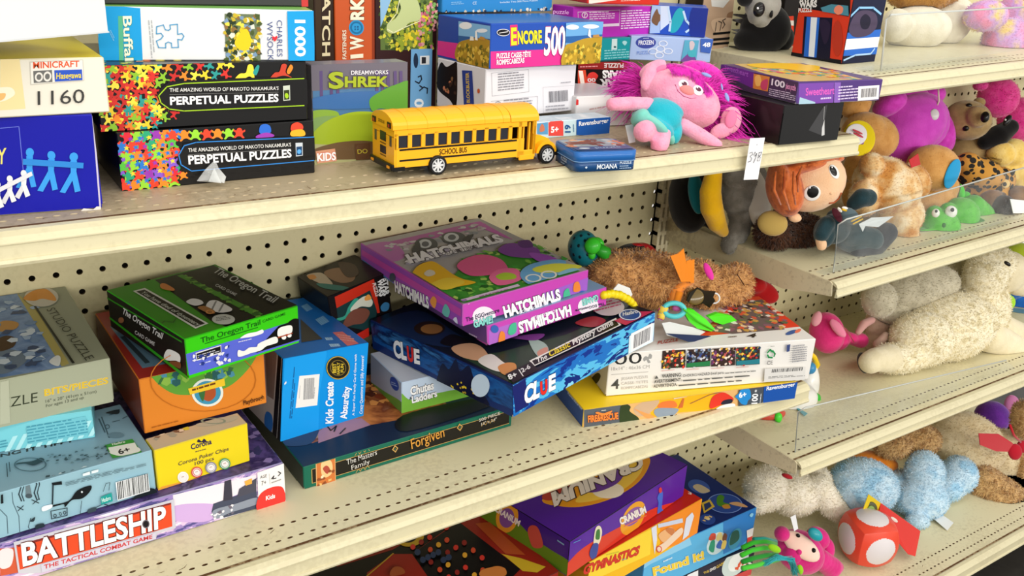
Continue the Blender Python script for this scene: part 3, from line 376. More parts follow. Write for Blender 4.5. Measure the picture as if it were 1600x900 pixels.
carton('puzzle_box', 'magenta box with white print on top of the small teal box', 'box', (28.299, -3.409, 8.64, 0.122, 6.304, 1.7, 1.674, 0.0, 0.0), '#b52cb2', {'F': [('A','#b52cb2'),('P','#7e2a82',(-1.81,2.03,-0.13,1.63,0.09,0.02,-1.63,0.07)),('T','#d8a8d8','puzzle',(-1.52,1.35,-0.38,1.29,-1.49,1.58),0.0),('S','#e8d0e8',(0.3,1.4,3.6,1.48),0.03),('S','#e8d0e8',(3.6,1.48,3.67,0.6),0.03),('S','#e8d0e8',(0.3,1.4,0.37,1.03),0.03),('P','#e8d8ea',(2.24,0.74,3.64,0.77,3.64,0.61,2.26,0.6)),('O','#e8d0e8',(0.83,1.24,1.07,1.23,0.81,1.4),0.7),('T','#f0e0f0','?',(0.77,1.14,0.91,1.15,0.75,1.33),0.05),('N','#ecd8ee',(1.21,0.98,3.24,1.02,1.15,1.43),4),('N','#ecd8ee',(3.8,0.42,6.25,0.47,3.7,1.5),8)],'T': [('A','#a040a0')]})
carton('puzzle_box', 'blue puzzle box with icy swirls on top of the pale blue 48 piece box', 'box', (34.469, -2.75, 8.776, -0.739, 3.225, 3.0, 1.618, 0.0, 0.0), '#2450b8', {'F': [('A','#2450b8'),('P','#a8c4e8',(-0.03,1.6,0.49,1.6,0.62,0.08,0.03,0.01)),('B','#7a5a40',(0.06,0.75,0.29,1.41,0.47,1.13,0.77,1.01,0.51,0.71,0.39,0.48)),('P','#cfdff4',(0.49,1.6,1.0,1.61,1.11,0.67,0.63,0.21)),('B','#28a8b8',(1.16,0.24,1.28,1.11,1.59,1.56,1.92,1.3,1.84,0.72,1.53,0.2)),('S','#c0dcf4',(0.94,1.52,1.17,0.75,1.16,0.24),0.12),('S','#c0dcf4',(1.84,1.36,2.04,0.88,2.46,0.51,2.12,0.24),0.12),('B','#1c2f8a',(2.32,1.61,3.27,1.59,3.18,0.02,2.36,0.11))]})
carton('puzzle_box', 'red box lying on top of the magenta box', 'box', (28.104, -4.753, 10.6, -0.169, 4.455, 2.909, 1.0, 0.0, 0.0), '#c8281c', {'F': [('A','#c8281c'),('P','#e8dcd0',(0.1,0.18,1.79,0.21,0.12,-0.02)),('N','#e8d8c8',(2.04,0.14,3.22,0.21,2.02,0.28),2)]})
carton('puzzle_box', 'small brown and black striped puzzle box with pen scribble, right of the icy blue ones', 'box', (39.1, -2.2, 7.52, 0.087, 3.0, 1.4, 3.45, 0.0, 0.0), '#4a3c32', {'F': [('A','#b0957c'),('P','#d0d0cc',(0.71,3.14,2.5,3.14,1.98,2.68,0.85,2.76)),('B','#8a6a50',(2.44,2.29,3.3,2.44,4.05,1.96,3.25,1.5,2.72,1.59)),('B','#c8ac90',(1.03,1.92,2.74,2.06,4.52,1.64,4.22,1.25,1.68,1.14)),('P','#181818',(1.3,1.18,5.13,1.31,5.16,1.19,1.33,1.03)),('P','#181818',(1.37,0.83,5.22,0.94,5.25,0.82,1.41,0.67)),('P','#181818',(1.43,0.55,5.29,0.66,5.32,0.53,1.46,0.4)),('P','#c8c4b8',(2.5,0.25,5.03,0.34,5.19,-0.61,3.06,-0.57)),('B','#7a7a60',(3.82,0.13,4.85,0.26,4.87,-0.4,3.83,-0.52)),('S','#2a2a2a',(1.48,1.8,1.47,1.26),0.05),('S','#2a2a2a',(1.65,1.87,1.98,1.79,1.9,1.29),0.05),('S','#2a2a2a',(2.31,2.02,2.02,1.91,2.32,1.67,2.12,1.44),0.05)],'L': [('A','#241c18')],'T': [('A','#c8c8c4')]})
carton('storage_box', 'glossy black box with a torn piece of tape, under the purple puzzle box', 'box', (33.07, -14.545, 4.75, -0.062, 4.227, 4.5, 1.994, 0.0, 0.0), '#101011', {'F': [('A','#101011*'),('P','#3a3a3c',(1.96,0.65,2.74,1.79,2.99,1.89,3.0,0.32)),('P','#c8c8c8',(2.9,0.71,2.97,1.14,3.18,0.34,2.97,0.31)),('S','#b0b0b0',(2.8,1.79,2.91,1.14),0.03)],'L': [('A','#150d10')]}, lid=('#0c0c0d',1.55),gloss='*')
carton('puzzle_box', 'flat purple 100 piece puzzle box with a bar code lying on the black box', 'box', (33.695, -14.664, 6.764, -0.117, 5.724, 5.885, 1.091, 0.0, 0.0), '#5a4080', {'F': [('A','#51387a'),('P','#7a48a8',(0.01,1.0,2.32,1.01,2.51,-0.01,0.2,-0.02)),('T','#e060c0','Sweetheart',(0.57,0.41,2.47,0.44,0.49,0.78),0.03),('N','#d8c8e8',(1.62,0.15,2.53,0.18,1.57,0.34),1),('P','#a8c8d8',(0.2,-0.02,0.2,0.34,1.27,0.07,1.3,-0.05)),('P','#8a60b8',(2.32,1.01,2.76,1.0,2.95,-0.02,2.55,-0.01)),('N','#d8c8e8',(2.77,0.11,4.16,0.16,2.65,0.85),5),('P','#f0eeec',(4.01,0.77,5.49,0.81,5.63,0.09,4.16,0.05)),('C','#3a3440',(4.33,0.2,5.41,0.23,4.26,0.65))],'L': [('A','#463852'),('P','#6a2f8c',(-0.23,1.19,2.69,1.03,2.72,0.25,-0.17,0.67)),('T','#a05ac0','Sweetheart',(0.32,0.88,2.25,0.77,0.32,1.15),0.02),('P','#d88a3a',(2.65,0.99,3.85,1.01,3.87,0.28,2.75,0.26)),('B','#f0c060',(2.78,0.85,3.14,0.97,3.33,0.55,2.97,0.43)),('B','#c84a6a',(3.3,0.67,3.74,0.87,3.76,0.36,3.37,0.36)),('T','#e8e4ec','100',(4.05,0.65,5.01,0.64,4.03,0.96),0.05),('T','#e89ac8','piece puzzle',(5.1,0.64,5.79,0.64,5.06,0.92),0.04),('N','#d0c4d8',(4.0,0.11,5.86,0.15,3.97,0.49),4)],'T': [('A','#5a3a6a'),('P','#d0b070',(0.96,6.29,5.56,6.01,4.41,0.14,0.05,-0.09,-0.07,1.94)),('D','#e8b428,#e87838,#5aa8a0,#4a9a4a,#e8d0a8,#d85a6a,#f0cc48,#b890a8',(0.28,3.19,3.94,0.2,1.85,6.02),190,0.3),('B','#f0c030',(1.58,5.6,3.85,5.9,5.16,5.28,5.73,4.49,3.63,2.82,2.37,3.87,1.29,4.44))]}, lid=('#d8d4dc',.1))
carton('puzzle_box', 'red and black puzzle box with a white and blue beam, top right shelf', 'box', (42.847, -10.126, 7.8, -0.018, 2.966, 3.774, 6.0, 0.0, 0.0), '#141018', {'L': [('A','#d43c20'),('P','#141216',(-0.4,4.65,3.31,4.87,3.71,2.84,3.65,2.62,1.35,2.76,-0.05,2.78)),('P','#141216',(-0.14,0.2,3.71,0.22,3.74,-0.11,-0.18,-0.08)),('P','#16142a',(0.53,2.34,2.57,2.45,2.91,0.12,0.84,0.04)),('P','#2a6ad0',(0.73,2.33,1.67,2.38,1.93,0.12,0.98,0.07)),('P','#e4ecf4',(1.04,2.34,1.49,2.37,1.76,0.13,1.34,0.12)),('B','#2a2038',(1.73,2.08,2.1,2.33,2.53,2.02,2.56,1.3,2.3,0.98)),('E','#b83820',(3.18,1.37,3.53,1.41,2.96,2.34)),('T','#e8e8e8','STAR',(0.04,3.14,1.3,3.3,-0.03,3.44),0.08),('T','#e8e8e8','WARS',(0.07,2.81,1.35,2.96,0.0,3.13),0.08),('T','#e8e8e8','PUZZLE',(0.07,2.53,1.05,2.65,0.02,2.76),0.06),('P','#4a8aa0',(1.64,2.93,2.36,3.19,3.52,3.2,3.69,2.66,1.82,2.73)),('B','#e88a70',(2.63,2.81,2.66,3.06,2.9,3.18,3.2,3.07,3.21,2.79,2.93,2.66))],'F': [('A','#141a38'),('P','#2a68c8',(-0.45,1.73,3.46,1.95,3.63,0.51,-0.31,0.45)),('P','#f2f6fa',(-0.18,1.39,3.42,1.51,3.54,0.94,-0.09,0.79)),('B','#4a3e58',(0.04,1.93,0.36,2.77,1.2,2.99,2.19,2.78,2.51,2.13,1.96,1.63,0.74,1.5)),('B','#1c1830',(0.89,2.49,1.27,2.78,1.81,2.49,1.74,1.99,1.16,2.0)),('S','#8ac0f0',(-0.05,2.63,0.59,3.12,1.85,3.13,2.66,2.78),0.12),('S','#a8ccf0',(0.09,0.22,1.04,0.49,2.42,0.54,2.69,0.82),0.1)]})
carton('puzzle_box', 'dark box with red and white marks behind the red and blue beam box', 'box', (45.367, -3.173, 7.8, 0.005, 1.878, 2.0, 6.0, 0.0, 0.0), '#140e10', {'F': [('A','#140e10'),('P','#c02818',(0.05,0.77,1.39,0.67,1.43,0.02,0.12,0.24)),('P','#d83a20',(0.07,1.97,1.05,2.01,1.31,1.0,0.14,1.17)),('P','#e8dcd4',(0.13,1.73,1.13,1.72,1.21,1.4,0.13,1.45))]})
carton('game_box', 'long purple naval game box with big white letters on red, at the shelf front', 'box', (-6.815, -11.041, -10.1, 0.022, 15.5, 10.0, 1.954, 0.0, 0.0), '#8a84a8', {'F': [('A','~25/1/4:#54508a,#9a84c0,#d8c0e0,#f0e8f4,#8a78b8'),('P','#e8dfe8',(10.83,1.9,14.28,1.73,14.3,1.13,12.49,0.9,10.8,1.08)),('B','#c9a8dc',(10.69,1.33,11.54,1.24,12.57,0.76,12.17,0.15,10.81,0.66)),('P','#c8583a',(4.59,1.74,5.07,1.6,5.09,0.46,4.43,0.55)),('B','#e8d8dc',(4.58,1.65,4.99,1.54,4.83,0.87,4.48,0.92)),('P','#444a5e',(12.4,0.93,14.25,1.04,14.27,0.04,12.8,0.08,12.29,0.54)),('P','#3c3a48',(12.81,0.91,12.93,1.86,13.21,1.87,13.21,0.86)),('P','#4a4a58',(13.4,0.9,13.52,1.29,14.28,1.57,14.24,0.93)),('P','#e0a848',(13.76,1.58,14.09,1.63,14.08,1.37,13.8,1.35)),('B','#8890a0',(12.38,0.62,13.29,0.61,14.22,0.61,14.25,0.27,13.08,0.25,12.44,0.16)),('D','#e8e4ea,#6a6474',(12.26,0.12,13.26,0.19,12.24,0.56),16,0.1),('P','#c4c4d0',(5.05,1.87,10.85,1.73,10.8,0.33,10.06,0.33,9.99,0.1,5.75,0.17,5.02,0.45)),('P','#d84a28',(5.12,1.71,10.72,1.61,10.67,0.46,5.09,0.6)),('P','#7a2a28',(5.12,1.71,10.72,1.61,10.71,1.53,5.18,1.61)),('T','#fffdf8','BATTLESHIP',(5.21,0.73,10.44,0.57,5.27,1.74),0.05,'#54181c',0.035),('E','#14121a',(9.67,0.96,9.78,0.92,9.69,1.12)),('O','#6a6470',(9.67,0.96,9.81,0.91,9.69,1.16),0.75),('P','#c8c6d8',(5.8,0.57,10.01,0.44,9.98,0.11,5.78,0.18)),('T','#c43a3c','THE TACTICAL COMBAT GAME',(5.87,0.32,9.85,0.2,5.89,0.51),0.04),('P','#eeeae8',(14.32,1.86,15.6,1.96,15.51,-0.09,14.28,-0.01)),('B','#de3a34',(14.26,-0.07,14.32,0.68,14.81,0.93,15.4,0.75,15.4,-0.14)),('T','#ffffff','Kids',(14.62,0.36,15.03,0.35,14.63,0.58),0.04),('T','#3a3a3a','AGE',(14.42,1.52,14.71,1.52,14.43,1.68),0.0),('T','#3a3a3a','7+',(14.46,1.18,14.67,1.18,14.47,1.4),0.0),('S','#2a2a30',(14.91,1.36,15.03,1.48,14.97,1.34,15.12,1.34),0.04),('S','#2a2a30',(15.22,1.42,15.34,1.52,15.23,1.63),0.04),('S','#a8a8a8',(14.83,1.66,14.84,1.11),0.015),('N','#9a9a98',(14.9,1.12,15.45,1.16,14.9,1.25),1)],'T': [('A','~30:#3a3068,#5a4a88,#2c2450,#7a68a0'),('D','#8a78b0,#3a3a68',(14.1,0.37,15.7,0.43,15.24,3.63),14,0.3)]}, lid=('#d8d4d0',.12))
carton('game_box', 'pale blue game box with ink doodles and a bar code', 'box', (-8.484, -11.116, -8.126, 0.067, 12.0, 4.449, 1.929, 0.0, 0.0), '#94bccb', {'F': [('A','#94bccb'),('S','#4a626e',(6.98,1.81,6.95,1.37,7.06,0.72,6.99,-0.02),0.025),('S','#4a626e',(6.51,1.24,6.68,0.87,6.61,0.14),0.025),('S','#4a626e',(7.43,0.5,7.3,0.16,7.35,-0.09),0.025),('S','#26343c',(7.26,2.44,7.31,1.98,7.18,1.66,7.23,1.34),0.04),('S','#26343c',(7.37,2.41,7.39,1.95,7.27,1.62,7.31,1.31),0.03),('S','#26343c',(7.76,2.34,7.81,1.87,7.68,1.54,7.73,1.22),0.04),('S','#26343c',(7.87,2.3,7.9,1.84,7.78,1.51,7.81,1.19),0.03),('P','#6a7c84',(7.45,2.01,7.58,1.99,7.59,1.47,7.39,1.5)),('E','#46545c',(7.49,1.48,7.6,1.44,7.5,1.58)),('S','#26343c',(7.06,1.18,7.23,0.96),0.03),('S','#26343c',(7.26,1.14,7.06,0.99),0.03),('S','#26343c',(7.56,1.29,7.77,1.06),0.03),('S','#26343c',(7.79,1.24,7.57,1.1),0.03),('P','#161c20',(8.3,1.77,8.64,1.72,8.64,1.57,8.31,1.65)),('S','#26343c',(8.33,1.65,8.21,0.85),0.05),('B','#12181c',(8.17,0.81,8.77,0.79,9.12,1.13,9.61,1.18,9.55,0.92,9.25,0.72,8.89,0.78,8.62,0.57,8.58,0.71,8.22,0.73)),('E','#dfeaf0',(9.27,1.01,9.3,0.99,9.28,1.05)),('B','#dfeaf0',(7.86,0.87,8.18,0.86,8.16,0.71,7.86,0.67)),('S','#26343c',(8.12,0.58,8.68,0.51,8.64,0.18,8.1,0.23,8.12,0.58),0.03),('O','#26343c',(8.23,0.33,8.29,0.31,8.24,0.41),0.6),('O','#26343c',(8.42,0.34,8.47,0.32,8.42,0.42),0.6),('O','#26343c',(8.57,0.34,8.62,0.32,8.58,0.42),0.6),('S','#26343c',(8.07,0.01,8.26,0.09,8.41,-0.17,8.59,-0.0,8.74,0.02),0.03),('B','#26343c',(7.53,0.18,7.82,0.15,7.76,-0.14,7.56,-0.06)),('B','#3a4a52',(9.37,0.16,9.69,0.16,9.55,-0.19,9.41,-0.09)),('S','#26343c',(9.69,0.16,9.95,0.22,10.18,0.05,10.31,0.08),0.03),('O','#26343c',(10.48,-0.15,10.67,-0.22,10.5,0.01),0.85),('B','#1a2226',(11.03,0.05,11.71,0.29,12.0,0.06,11.91,-0.2,11.4,-0.17)),('B','#26343c',(7.37,0.45,7.56,0.56,7.5,0.39)),('S','#26343c',(10.01,0.79,10.14,1.1,10.29,1.09,10.21,0.76),0.02),('S','#26343c',(9.21,0.66,9.08,0.08),0.02),('P','#1f9a94',(9.89,0.58,10.3,0.63,10.3,0.23,9.87,0.22)),('T','#d8f0ee','Hasbro',(9.91,0.32,10.24,0.33,9.91,0.51),0.03),('P','#eef2f4',(10.49,1.04,11.72,1.01,11.72,0.19,10.48,0.19)),('C','#1c2022',(10.51,0.23,11.68,0.23,10.54,1.02)),('N','#5a7682',(8.74,1.5,11.69,1.39,8.73,1.69),3),('P','#e0ecf0',(9.38,1.84,9.63,1.85,9.63,1.72,9.37,1.73)),('P','#e0ecf0',(9.69,1.85,9.94,1.84,9.92,1.73,9.68,1.74)),('P','#1a2226',(6.61,1.98,6.68,1.99,6.64,1.56,6.55,1.56))],'T': [('A','#86a9ba'),('T','#2a2420','ING IT TIFFY',(6.91,2.55,9.67,2.26,6.95,2.81),0.05),('S','#4a6470',(11.04,3.7,10.86,1.84),0.05),('S','#4a6470',(10.91,3.6,10.83,2.34),0.05),('S','#4a6470',(11.34,3.68,11.69,3.71,11.83,3.97),0.05),('S','#4a6470',(11.31,3.02,11.58,3.02),0.05),('S','#4a6470',(11.73,3.09,12.05,3.23),0.05),('E','#6a8a9a',(11.13,1.86,11.41,1.69,11.19,2.08)),('B','#26343c',(11.26,3.9,11.55,3.97,11.81,3.9,11.66,3.56)),('O','#4a6470',(11.02,2.71,11.1,2.66,11.07,2.9),0.7),('P','#3f9a3e',(10.55,1.3,11.59,1.2,11.62,-0.01,10.55,0.14)),('P','#eef0e8',(10.61,1.02,11.59,0.86,11.57,0.38,10.58,0.5)),('B','#eef0e8',(10.56,0.66,11.1,0.77,11.55,0.49,11.6,0.12,11.3,0.07,10.81,0.18)),('T','#2a2c28','6+',(10.84,0.27,11.28,0.28,10.85,0.66),0.04),('T','#f0f4e8','Hasbro',(10.8,1.08,11.28,1.04,10.81,1.26),0.03),('B','#2c3c42',(7.42,1.59,7.72,1.46,7.96,1.17,8.35,1.34,8.28,1.6,7.97,1.52,7.52,1.66)),('O','#4a6470',(7.86,1.3,8.37,0.98,7.96,1.81),0.9),('D','#4a6470,#6a8894,#34464e',(8.3,0.81,10.46,0.29,8.54,1.66),40,0.09),('S','#4a6470',(9.3,0.66,10.29,0.61),0.03),('S','#34464e',(7.14,1.83,7.0,0.83),0.03),('S','#34464e',(7.23,1.85,7.14,1.14),0.03),('D','#34464e,#e0ecf0',(8.11,-0.16,10.05,-0.31,8.16,0.08),24,0.14)]}, lid=('#c8d4d8',.1))
carton('poker_chip_box', 'small yellow poker chip box under the orange game box', 'box', (3.562, -10.307, -8.126, 0.089, 3.926, 1.079, 1.883, 0.0, 0.0), '#d8c23a', {'F': [('A','#e8d122'),('P','#e6a03a',(-0.05,0.06,0.17,0.13,2.16,-0.04,2.28,-0.3,2.26,-0.56,-0.02,-0.06)),('T','#3a2c50','Corona',(1.46,1.43,2.33,1.42,1.46,1.69),0.05),('N','#6a5a40',(1.62,1.23,2.16,1.21,1.63,1.33),1),('B','#2a2440',(1.75,1.69,1.8,1.82,1.92,1.68,2.02,1.77,2.1,1.66,2.1,1.58)),('T','#4a3a40','Corona Poker Chips',(0.88,0.87,3.01,0.87,0.91,1.05),0.01),('T','#4a3a40','100 pcs',(1.55,0.65,2.36,0.63,1.56,0.82),0.01),('E','#f4f0ec',(1.03,0.27,1.25,0.19,1.05,0.53)),('O','#e8e0d8',(1.03,0.27,1.2,0.21,1.05,0.47),0.85),('E','#f0eae4',(1.03,0.27,1.16,0.22,1.04,0.41)),('N','#b08a80',(0.96,0.27,1.1,0.27,0.96,0.35),1),('E','#d8564a',(1.6,0.31,1.83,0.23,1.62,0.57)),('O','#e8e0d8',(1.6,0.31,1.78,0.25,1.62,0.51),0.85),('E','#f0eae4',(1.6,0.31,1.73,0.26,1.61,0.45)),('N','#b08a80',(1.53,0.31,1.67,0.31,1.54,0.39),1),('E','#8a8aa0',(2.2,0.33,2.44,0.25,2.22,0.6)),('O','#e8e0d8',(2.2,0.33,2.38,0.27,2.22,0.54),0.85),('E','#f0eae4',(2.2,0.33,2.34,0.29,2.21,0.48)),('N','#b08a80',(2.13,0.33,2.28,0.33,2.14,0.41),1),('E','#4a9a68',(2.79,0.31,3.03,0.23,2.81,0.58)),('O','#e8e0d8',(2.79,0.31,2.98,0.25,2.81,0.52),0.85),('E','#f0eae4',(2.79,0.31,2.93,0.26,2.8,0.46)),('N','#b08a80',(2.72,0.31,2.87,0.31,2.72,0.39),1)],'T': [('A','#cbbba0'),('D','#7a5a48,#e8d8c0,#8a6a5a,#a8a898,#d8cc40',(0.22,0.69,1.78,0.66,0.3,1.74),26,0.2),('B','#bcb8a4',(2.11,1.07,2.87,1.11,3.79,0.83,3.47,0.5,2.34,0.71)),('O','#8a9a88',(2.8,0.94,3.24,0.64,2.89,1.18),0.8)]})
carton('game_box', 'flat cyan striped box between the sage puzzle box and the doodle game box', 'box', (-7.13, -6.846, -6.178, -0.163, 9.0, 6.0, 1.26, 0.0, 0.0), '#7ccfdb', {'F': [('A','#7ccfdb'),('P','#b4e8ee',(5.7,-0.09,5.88,-0.09,6.3,0.64,6.12,0.62)),('P','#b4e8ee',(6.07,-0.07,6.25,-0.06,6.67,0.67,6.49,0.65)),('P','#b4e8ee',(6.44,-0.04,6.62,-0.04,7.05,0.7,6.86,0.68)),('P','#b4e8ee',(6.82,-0.02,7.0,-0.01,7.43,0.72,7.24,0.71)),('P','#b4e8ee',(7.2,0.01,7.38,0.01,7.81,0.75,7.62,0.73)),('P','#b4e8ee',(7.58,0.04,7.76,0.04,8.19,0.78,8.0,0.76)),('P','#b4e8ee',(7.96,0.06,8.15,0.06,8.58,0.81,8.39,0.79)),('P','#b4e8ee',(8.35,0.09,8.54,0.09,8.97,0.84,8.78,0.82)),('P','#b4e8ee',(8.74,0.11,8.93,0.12,9.36,0.87,9.17,0.85)),('P','#74c4d2',(6.63,0.92,8.75,1.07,8.78,0.23,6.6,0.19)),('N','#4a9ab0',(6.6,0.23,8.76,0.28,6.65,1.04),6),('N','#4a9ab0',(5.62,0.2,5.89,0.22,5.67,0.57),3)]})
carton('puzzle_box', 'sage green puzzle box with a blue boat picture, topmost at the left', 'box', (-7.3, -8.404, -4.898, 0.052, 9.999, 7.841, 2.046, 0.009, 0.052), '#a9ae95', {'F': [('A','#a9ae95'),('T','#343a2a','PUZZLE',(5.23,0.86,7.23,0.8,5.28,1.3),-0.005),('T','#e2bf3a','BITS/PIECES',(7.49,0.99,9.84,0.94,7.51,1.28),0.05,'#d8d4b8',0.02),('T','#5a6050','16" x 20" (41cm x 51cm)',(7.5,0.68,9.36,0.63,7.51,0.82),0),('T','#5a6050','For ages 13 and up',(7.49,0.48,8.87,0.49,7.5,0.61),0),('P','#b8bca4',(6.08,1.99,6.37,2.01,6.2,0.16,5.85,0.17))],'T': [('A','#8f937c'),('P','~18/1/1:#3c5478,#5a7aa4,#7a94b8,#4a6690',(7.17,8.08,7.99,7.88,8.31,0.05,5.98,0.22)),('P','#a89c58',(7.98,7.8,8.38,6.19,8.54,0.23,8.24,0.09)),('B','#6a7a8a',(6.28,2.25,6.9,2.34,7.27,1.36,6.61,0.54,6.04,0.64)),('B','#4a3420',(6.46,3.39,6.89,3.7,7.17,3.25,6.93,2.53,6.31,2.43)),('B','#b88848',(6.67,4.79,7.05,5.17,7.5,4.73,7.28,4.16,6.58,4.18)),('D','#9ab0c8,#c8d4dc,#3a4a68,#6a86a8',(6.26,0.63,7.93,0.44,6.96,7.23),40,0.3),('B','#d8dcd8',(7.9,0.65,8.25,1.06,8.35,0.81,8.14,0.14)),('S','#1e2018',(8.4,6.06,8.68,0.16),0.09),('E','#bdb8a8',(8.83,6.98,9.47,6.68,9.03,8.05)),('B','#cf8a34',(8.11,7.06,8.58,7.74,9.12,7.8,9.32,7.01,9.27,6.27,8.82,6.73,8.46,6.65)),('T','#3a3c30','STUDIO PUZZLE',(8.74,5.52,9.13,0.09,9.1,5.64),-0.005)],'L': [('A','#8f937c')]}, lid=('#d0d0c0',.1))
carton('game_box', 'orange game box with a green dome and round emblem', 'box', (3.539, -8.873, -6.223, 0.036, 5.217, 7.661, 2.523, 0.0, 0.0), '#c87028', {'F': [('A','#d9822c'),('B','#5f9a38',(0.56,2.41,1.18,1.62,1.85,1.32,2.74,1.2,3.76,1.34,4.75,2.22,4.8,3.13,0.48,3.17)),('D','#3a6a3a,#86b048,#2a5a5a,#4a88a0',(0.88,2.09,4.06,1.68,0.78,2.9),40,0.25),('E','#dfe4dc',(2.67,1.22,3.33,1.04,2.71,1.88)),('E','#3f8fb0',(2.67,1.22,3.22,1.07,2.71,1.77)),('B','#a8502a',(2.41,1.08,2.58,1.55,2.94,1.55,3.0,1.03,2.71,0.8)),('B','#3a6a3a',(2.3,1.32,2.45,1.58,2.57,1.35,2.44,0.87)),('P','#e8c030',(1.88,1.63,3.41,1.72,3.43,1.37,1.94,1.33)),('N','#6a3a18',(2.04,1.43,3.31,1.52,2.03,1.64),1),('O','#b86a20',(2.6,1.84,4.79,1.28,2.71,3.31),0.98),('T','#4a2812','Playthrough',(4.16,0.21,5.09,0.27,4.15,0.44),0.03),('N','#a85f1c',(0.28,0.2,1.76,0.2,0.29,0.31),1)],'L': [('A','#70301a')],'T': [('A','#982420'),('P','#5a7890',(0.24,5.84,0.66,5.88,1.59,0.86,0.39,0.92)),('S','#2a3440',(0.45,4.41,0.69,1.36),0.2)]})
carton('game_box', 'bright green and black game box with white wagons, lying on the orange box', 'box', (5.18, -10.091, -3.54, 0.243, 5.295, 6.809, 1.789, 0.001, -0.001), '#30a818', {'F': [('A','#3acb14'),('P','#5c6ad6',(-0.01,1.14,2.36,1.11,4.14,1.14,5.41,1.14,5.41,0.12,2.56,0.12,0.05,0.18)),('P','#0e0e0d',(3.63,0.69,4.28,1.13,5.37,1.16,5.41,0.18,3.11,0.21)),('B','#0e0e0d',(4.71,1.07,5.05,1.25,5.44,1.07,5.44,0.86)),('T','#155a12','The Oregon Trail',(0.65,1.42,3.39,1.45,0.65,1.66),0.02),('T','#155a12','CARD GAME',(3.5,1.5,4.63,1.55,3.49,1.62),0.01),('S','#155a12',(0.83,1.35,3.25,1.36),0.03),('P','#e8e8ea',(0.39,1.08,1.52,1.08,1.51,0.72,0.41,0.72)),('P','#121212',(0.42,1.03,1.49,1.04,1.48,0.77,0.44,0.77)),('N','#c8c8d0',(0.47,0.81,1.44,0.8,0.46,0.99),2),('N','#c8d0f4',(0.51,0.48,1.14,0.47,0.51,0.61),1),('B','#f4f4f6',(2.39,1.13,2.7,1.23,3.17,1.19,3.45,1.21,3.47,1.04,3.02,1.02,2.62,1.08)),('N','#e8e8f8',(2.28,0.95,3.08,0.89,2.29,1.03),1),('B','#f4f2ee',(2.24,0.33,2.26,0.62,2.52,0.5,2.79,0.58,3.13,0.51,3.21,0.62,3.56,0.68,4.08,0.69,4.14,0.4,3.61,0.39,3.32,0.28,2.84,0.3,2.57,0.29)),('B','#f4f2ee',(4.16,0.76,4.22,1.01,4.49,1.06,4.89,0.97,4.87,0.65,4.55,0.65,4.26,0.63)),('E','#f4f2ee',(4.47,0.55,4.59,0.51,4.48,0.66)),('E','#f4f2ee',(4.74,0.57,4.86,0.53,4.74,0.68)),('E','#c83a20',(4.62,0.61,4.67,0.6,4.62,0.66)),('P','#a84a28',(4.15,0.66,4.91,0.64,4.91,0.6,4.17,0.59)),('D','#2a3a8a,#e8e8f0',(0.06,0.3,1.9,0.21,0.07,1.05),22,0.12)],'L': [('A','#161210'),('P','#2c8a18',(-0.19,1.45,6.58,1.62,6.57,1.55,-0.22,1.37)),('P','#2c9a18',(-0.29,0.53,6.79,0.15,6.76,-0.02,-0.32,0.42)),('T','#d8d8d8','The Oregon Trail',(1.36,1.13,4.89,1.13,1.57,1.46),0.03),('T','#c8c8c8','CARD GAME',(2.41,0.52,4.15,0.55,2.5,0.72),0.02),('E','#8a5a3a',(1.21,0.75,1.5,0.85,1.24,0.9)),('B','#e8e8e8',(4.96,0.27,5.0,0.48,5.42,0.86,6.3,0.95,6.3,0.6,5.95,0.54,5.33,0.31)),('B','#7a4a2a',(5.45,0.32,6.3,0.6,6.25,0.3,5.55,0.23))],'T': [('A','#3c8a1c'),('P','#15140f',(2.14,6.61,5.12,6.7,5.3,0.09,1.82,0.01,1.67,0.96)),('P','#4a8a2a',(3.15,6.49,3.41,6.51,3.65,0.15,3.28,0.17)),('D','#4a8a2a,#6a9a3a,#2a5a1a',(3.18,6.34,3.32,0.07,3.44,6.3),40,0.2),('P','#d4d6cc',(0.78,5.93,1.34,5.95,1.44,0.72,0.79,0.58)),('P','#15140f',(0.86,5.77,1.23,5.77,1.34,0.8,0.89,0.73)),('T','#c0c4b8','You have died of dysentery',(0.93,5.54,0.97,0.76,1.15,5.57),0.02),('B','#c87a3a',(2.03,5.89,2.24,5.88,2.24,5.04,2.07,4.85,1.84,5.37)),('B','#dcdcda',(1.87,3.3,2.25,3.5,2.44,3.13,2.33,2.7,1.95,2.71)),('B','#dcdcda',(2.22,2.27,2.64,2.76,2.92,2.66,2.97,2.05,2.95,1.45,2.75,1.22,2.4,1.32,2.21,1.68)),('S','#8a8a88',(2.86,2.56,2.25,1.85),0.08),('S','#8a8a88',(2.93,2.09,2.37,1.48),0.08),('B','#9a6a3a',(1.92,2.43,2.22,2.38,2.26,1.64,2.06,1.41,1.91,1.83)),('O','#c8884a',(2.05,1.67,2.18,1.56,2.16,1.88),0.6),('E','#b8bab2',(2.07,0.62,2.42,0.32,2.34,1.09)),('N','#4a4c46',(1.73,0.62,2.28,0.44,1.96,1.01),3),('T','#b8bab4','The Oregon Trail',(4.57,5.81,4.57,0.81,5.12,6.15),0.02),('T','#b8bab4','CARD GAME',(3.72,4.15,3.76,2.51,3.93,4.32),0.02),('S','#2a5a1a',(-0.18,1.69,0.19,1.94,0.38,1.59,0.67,1.91),0.05)]}, lid=('#30c018',.14))
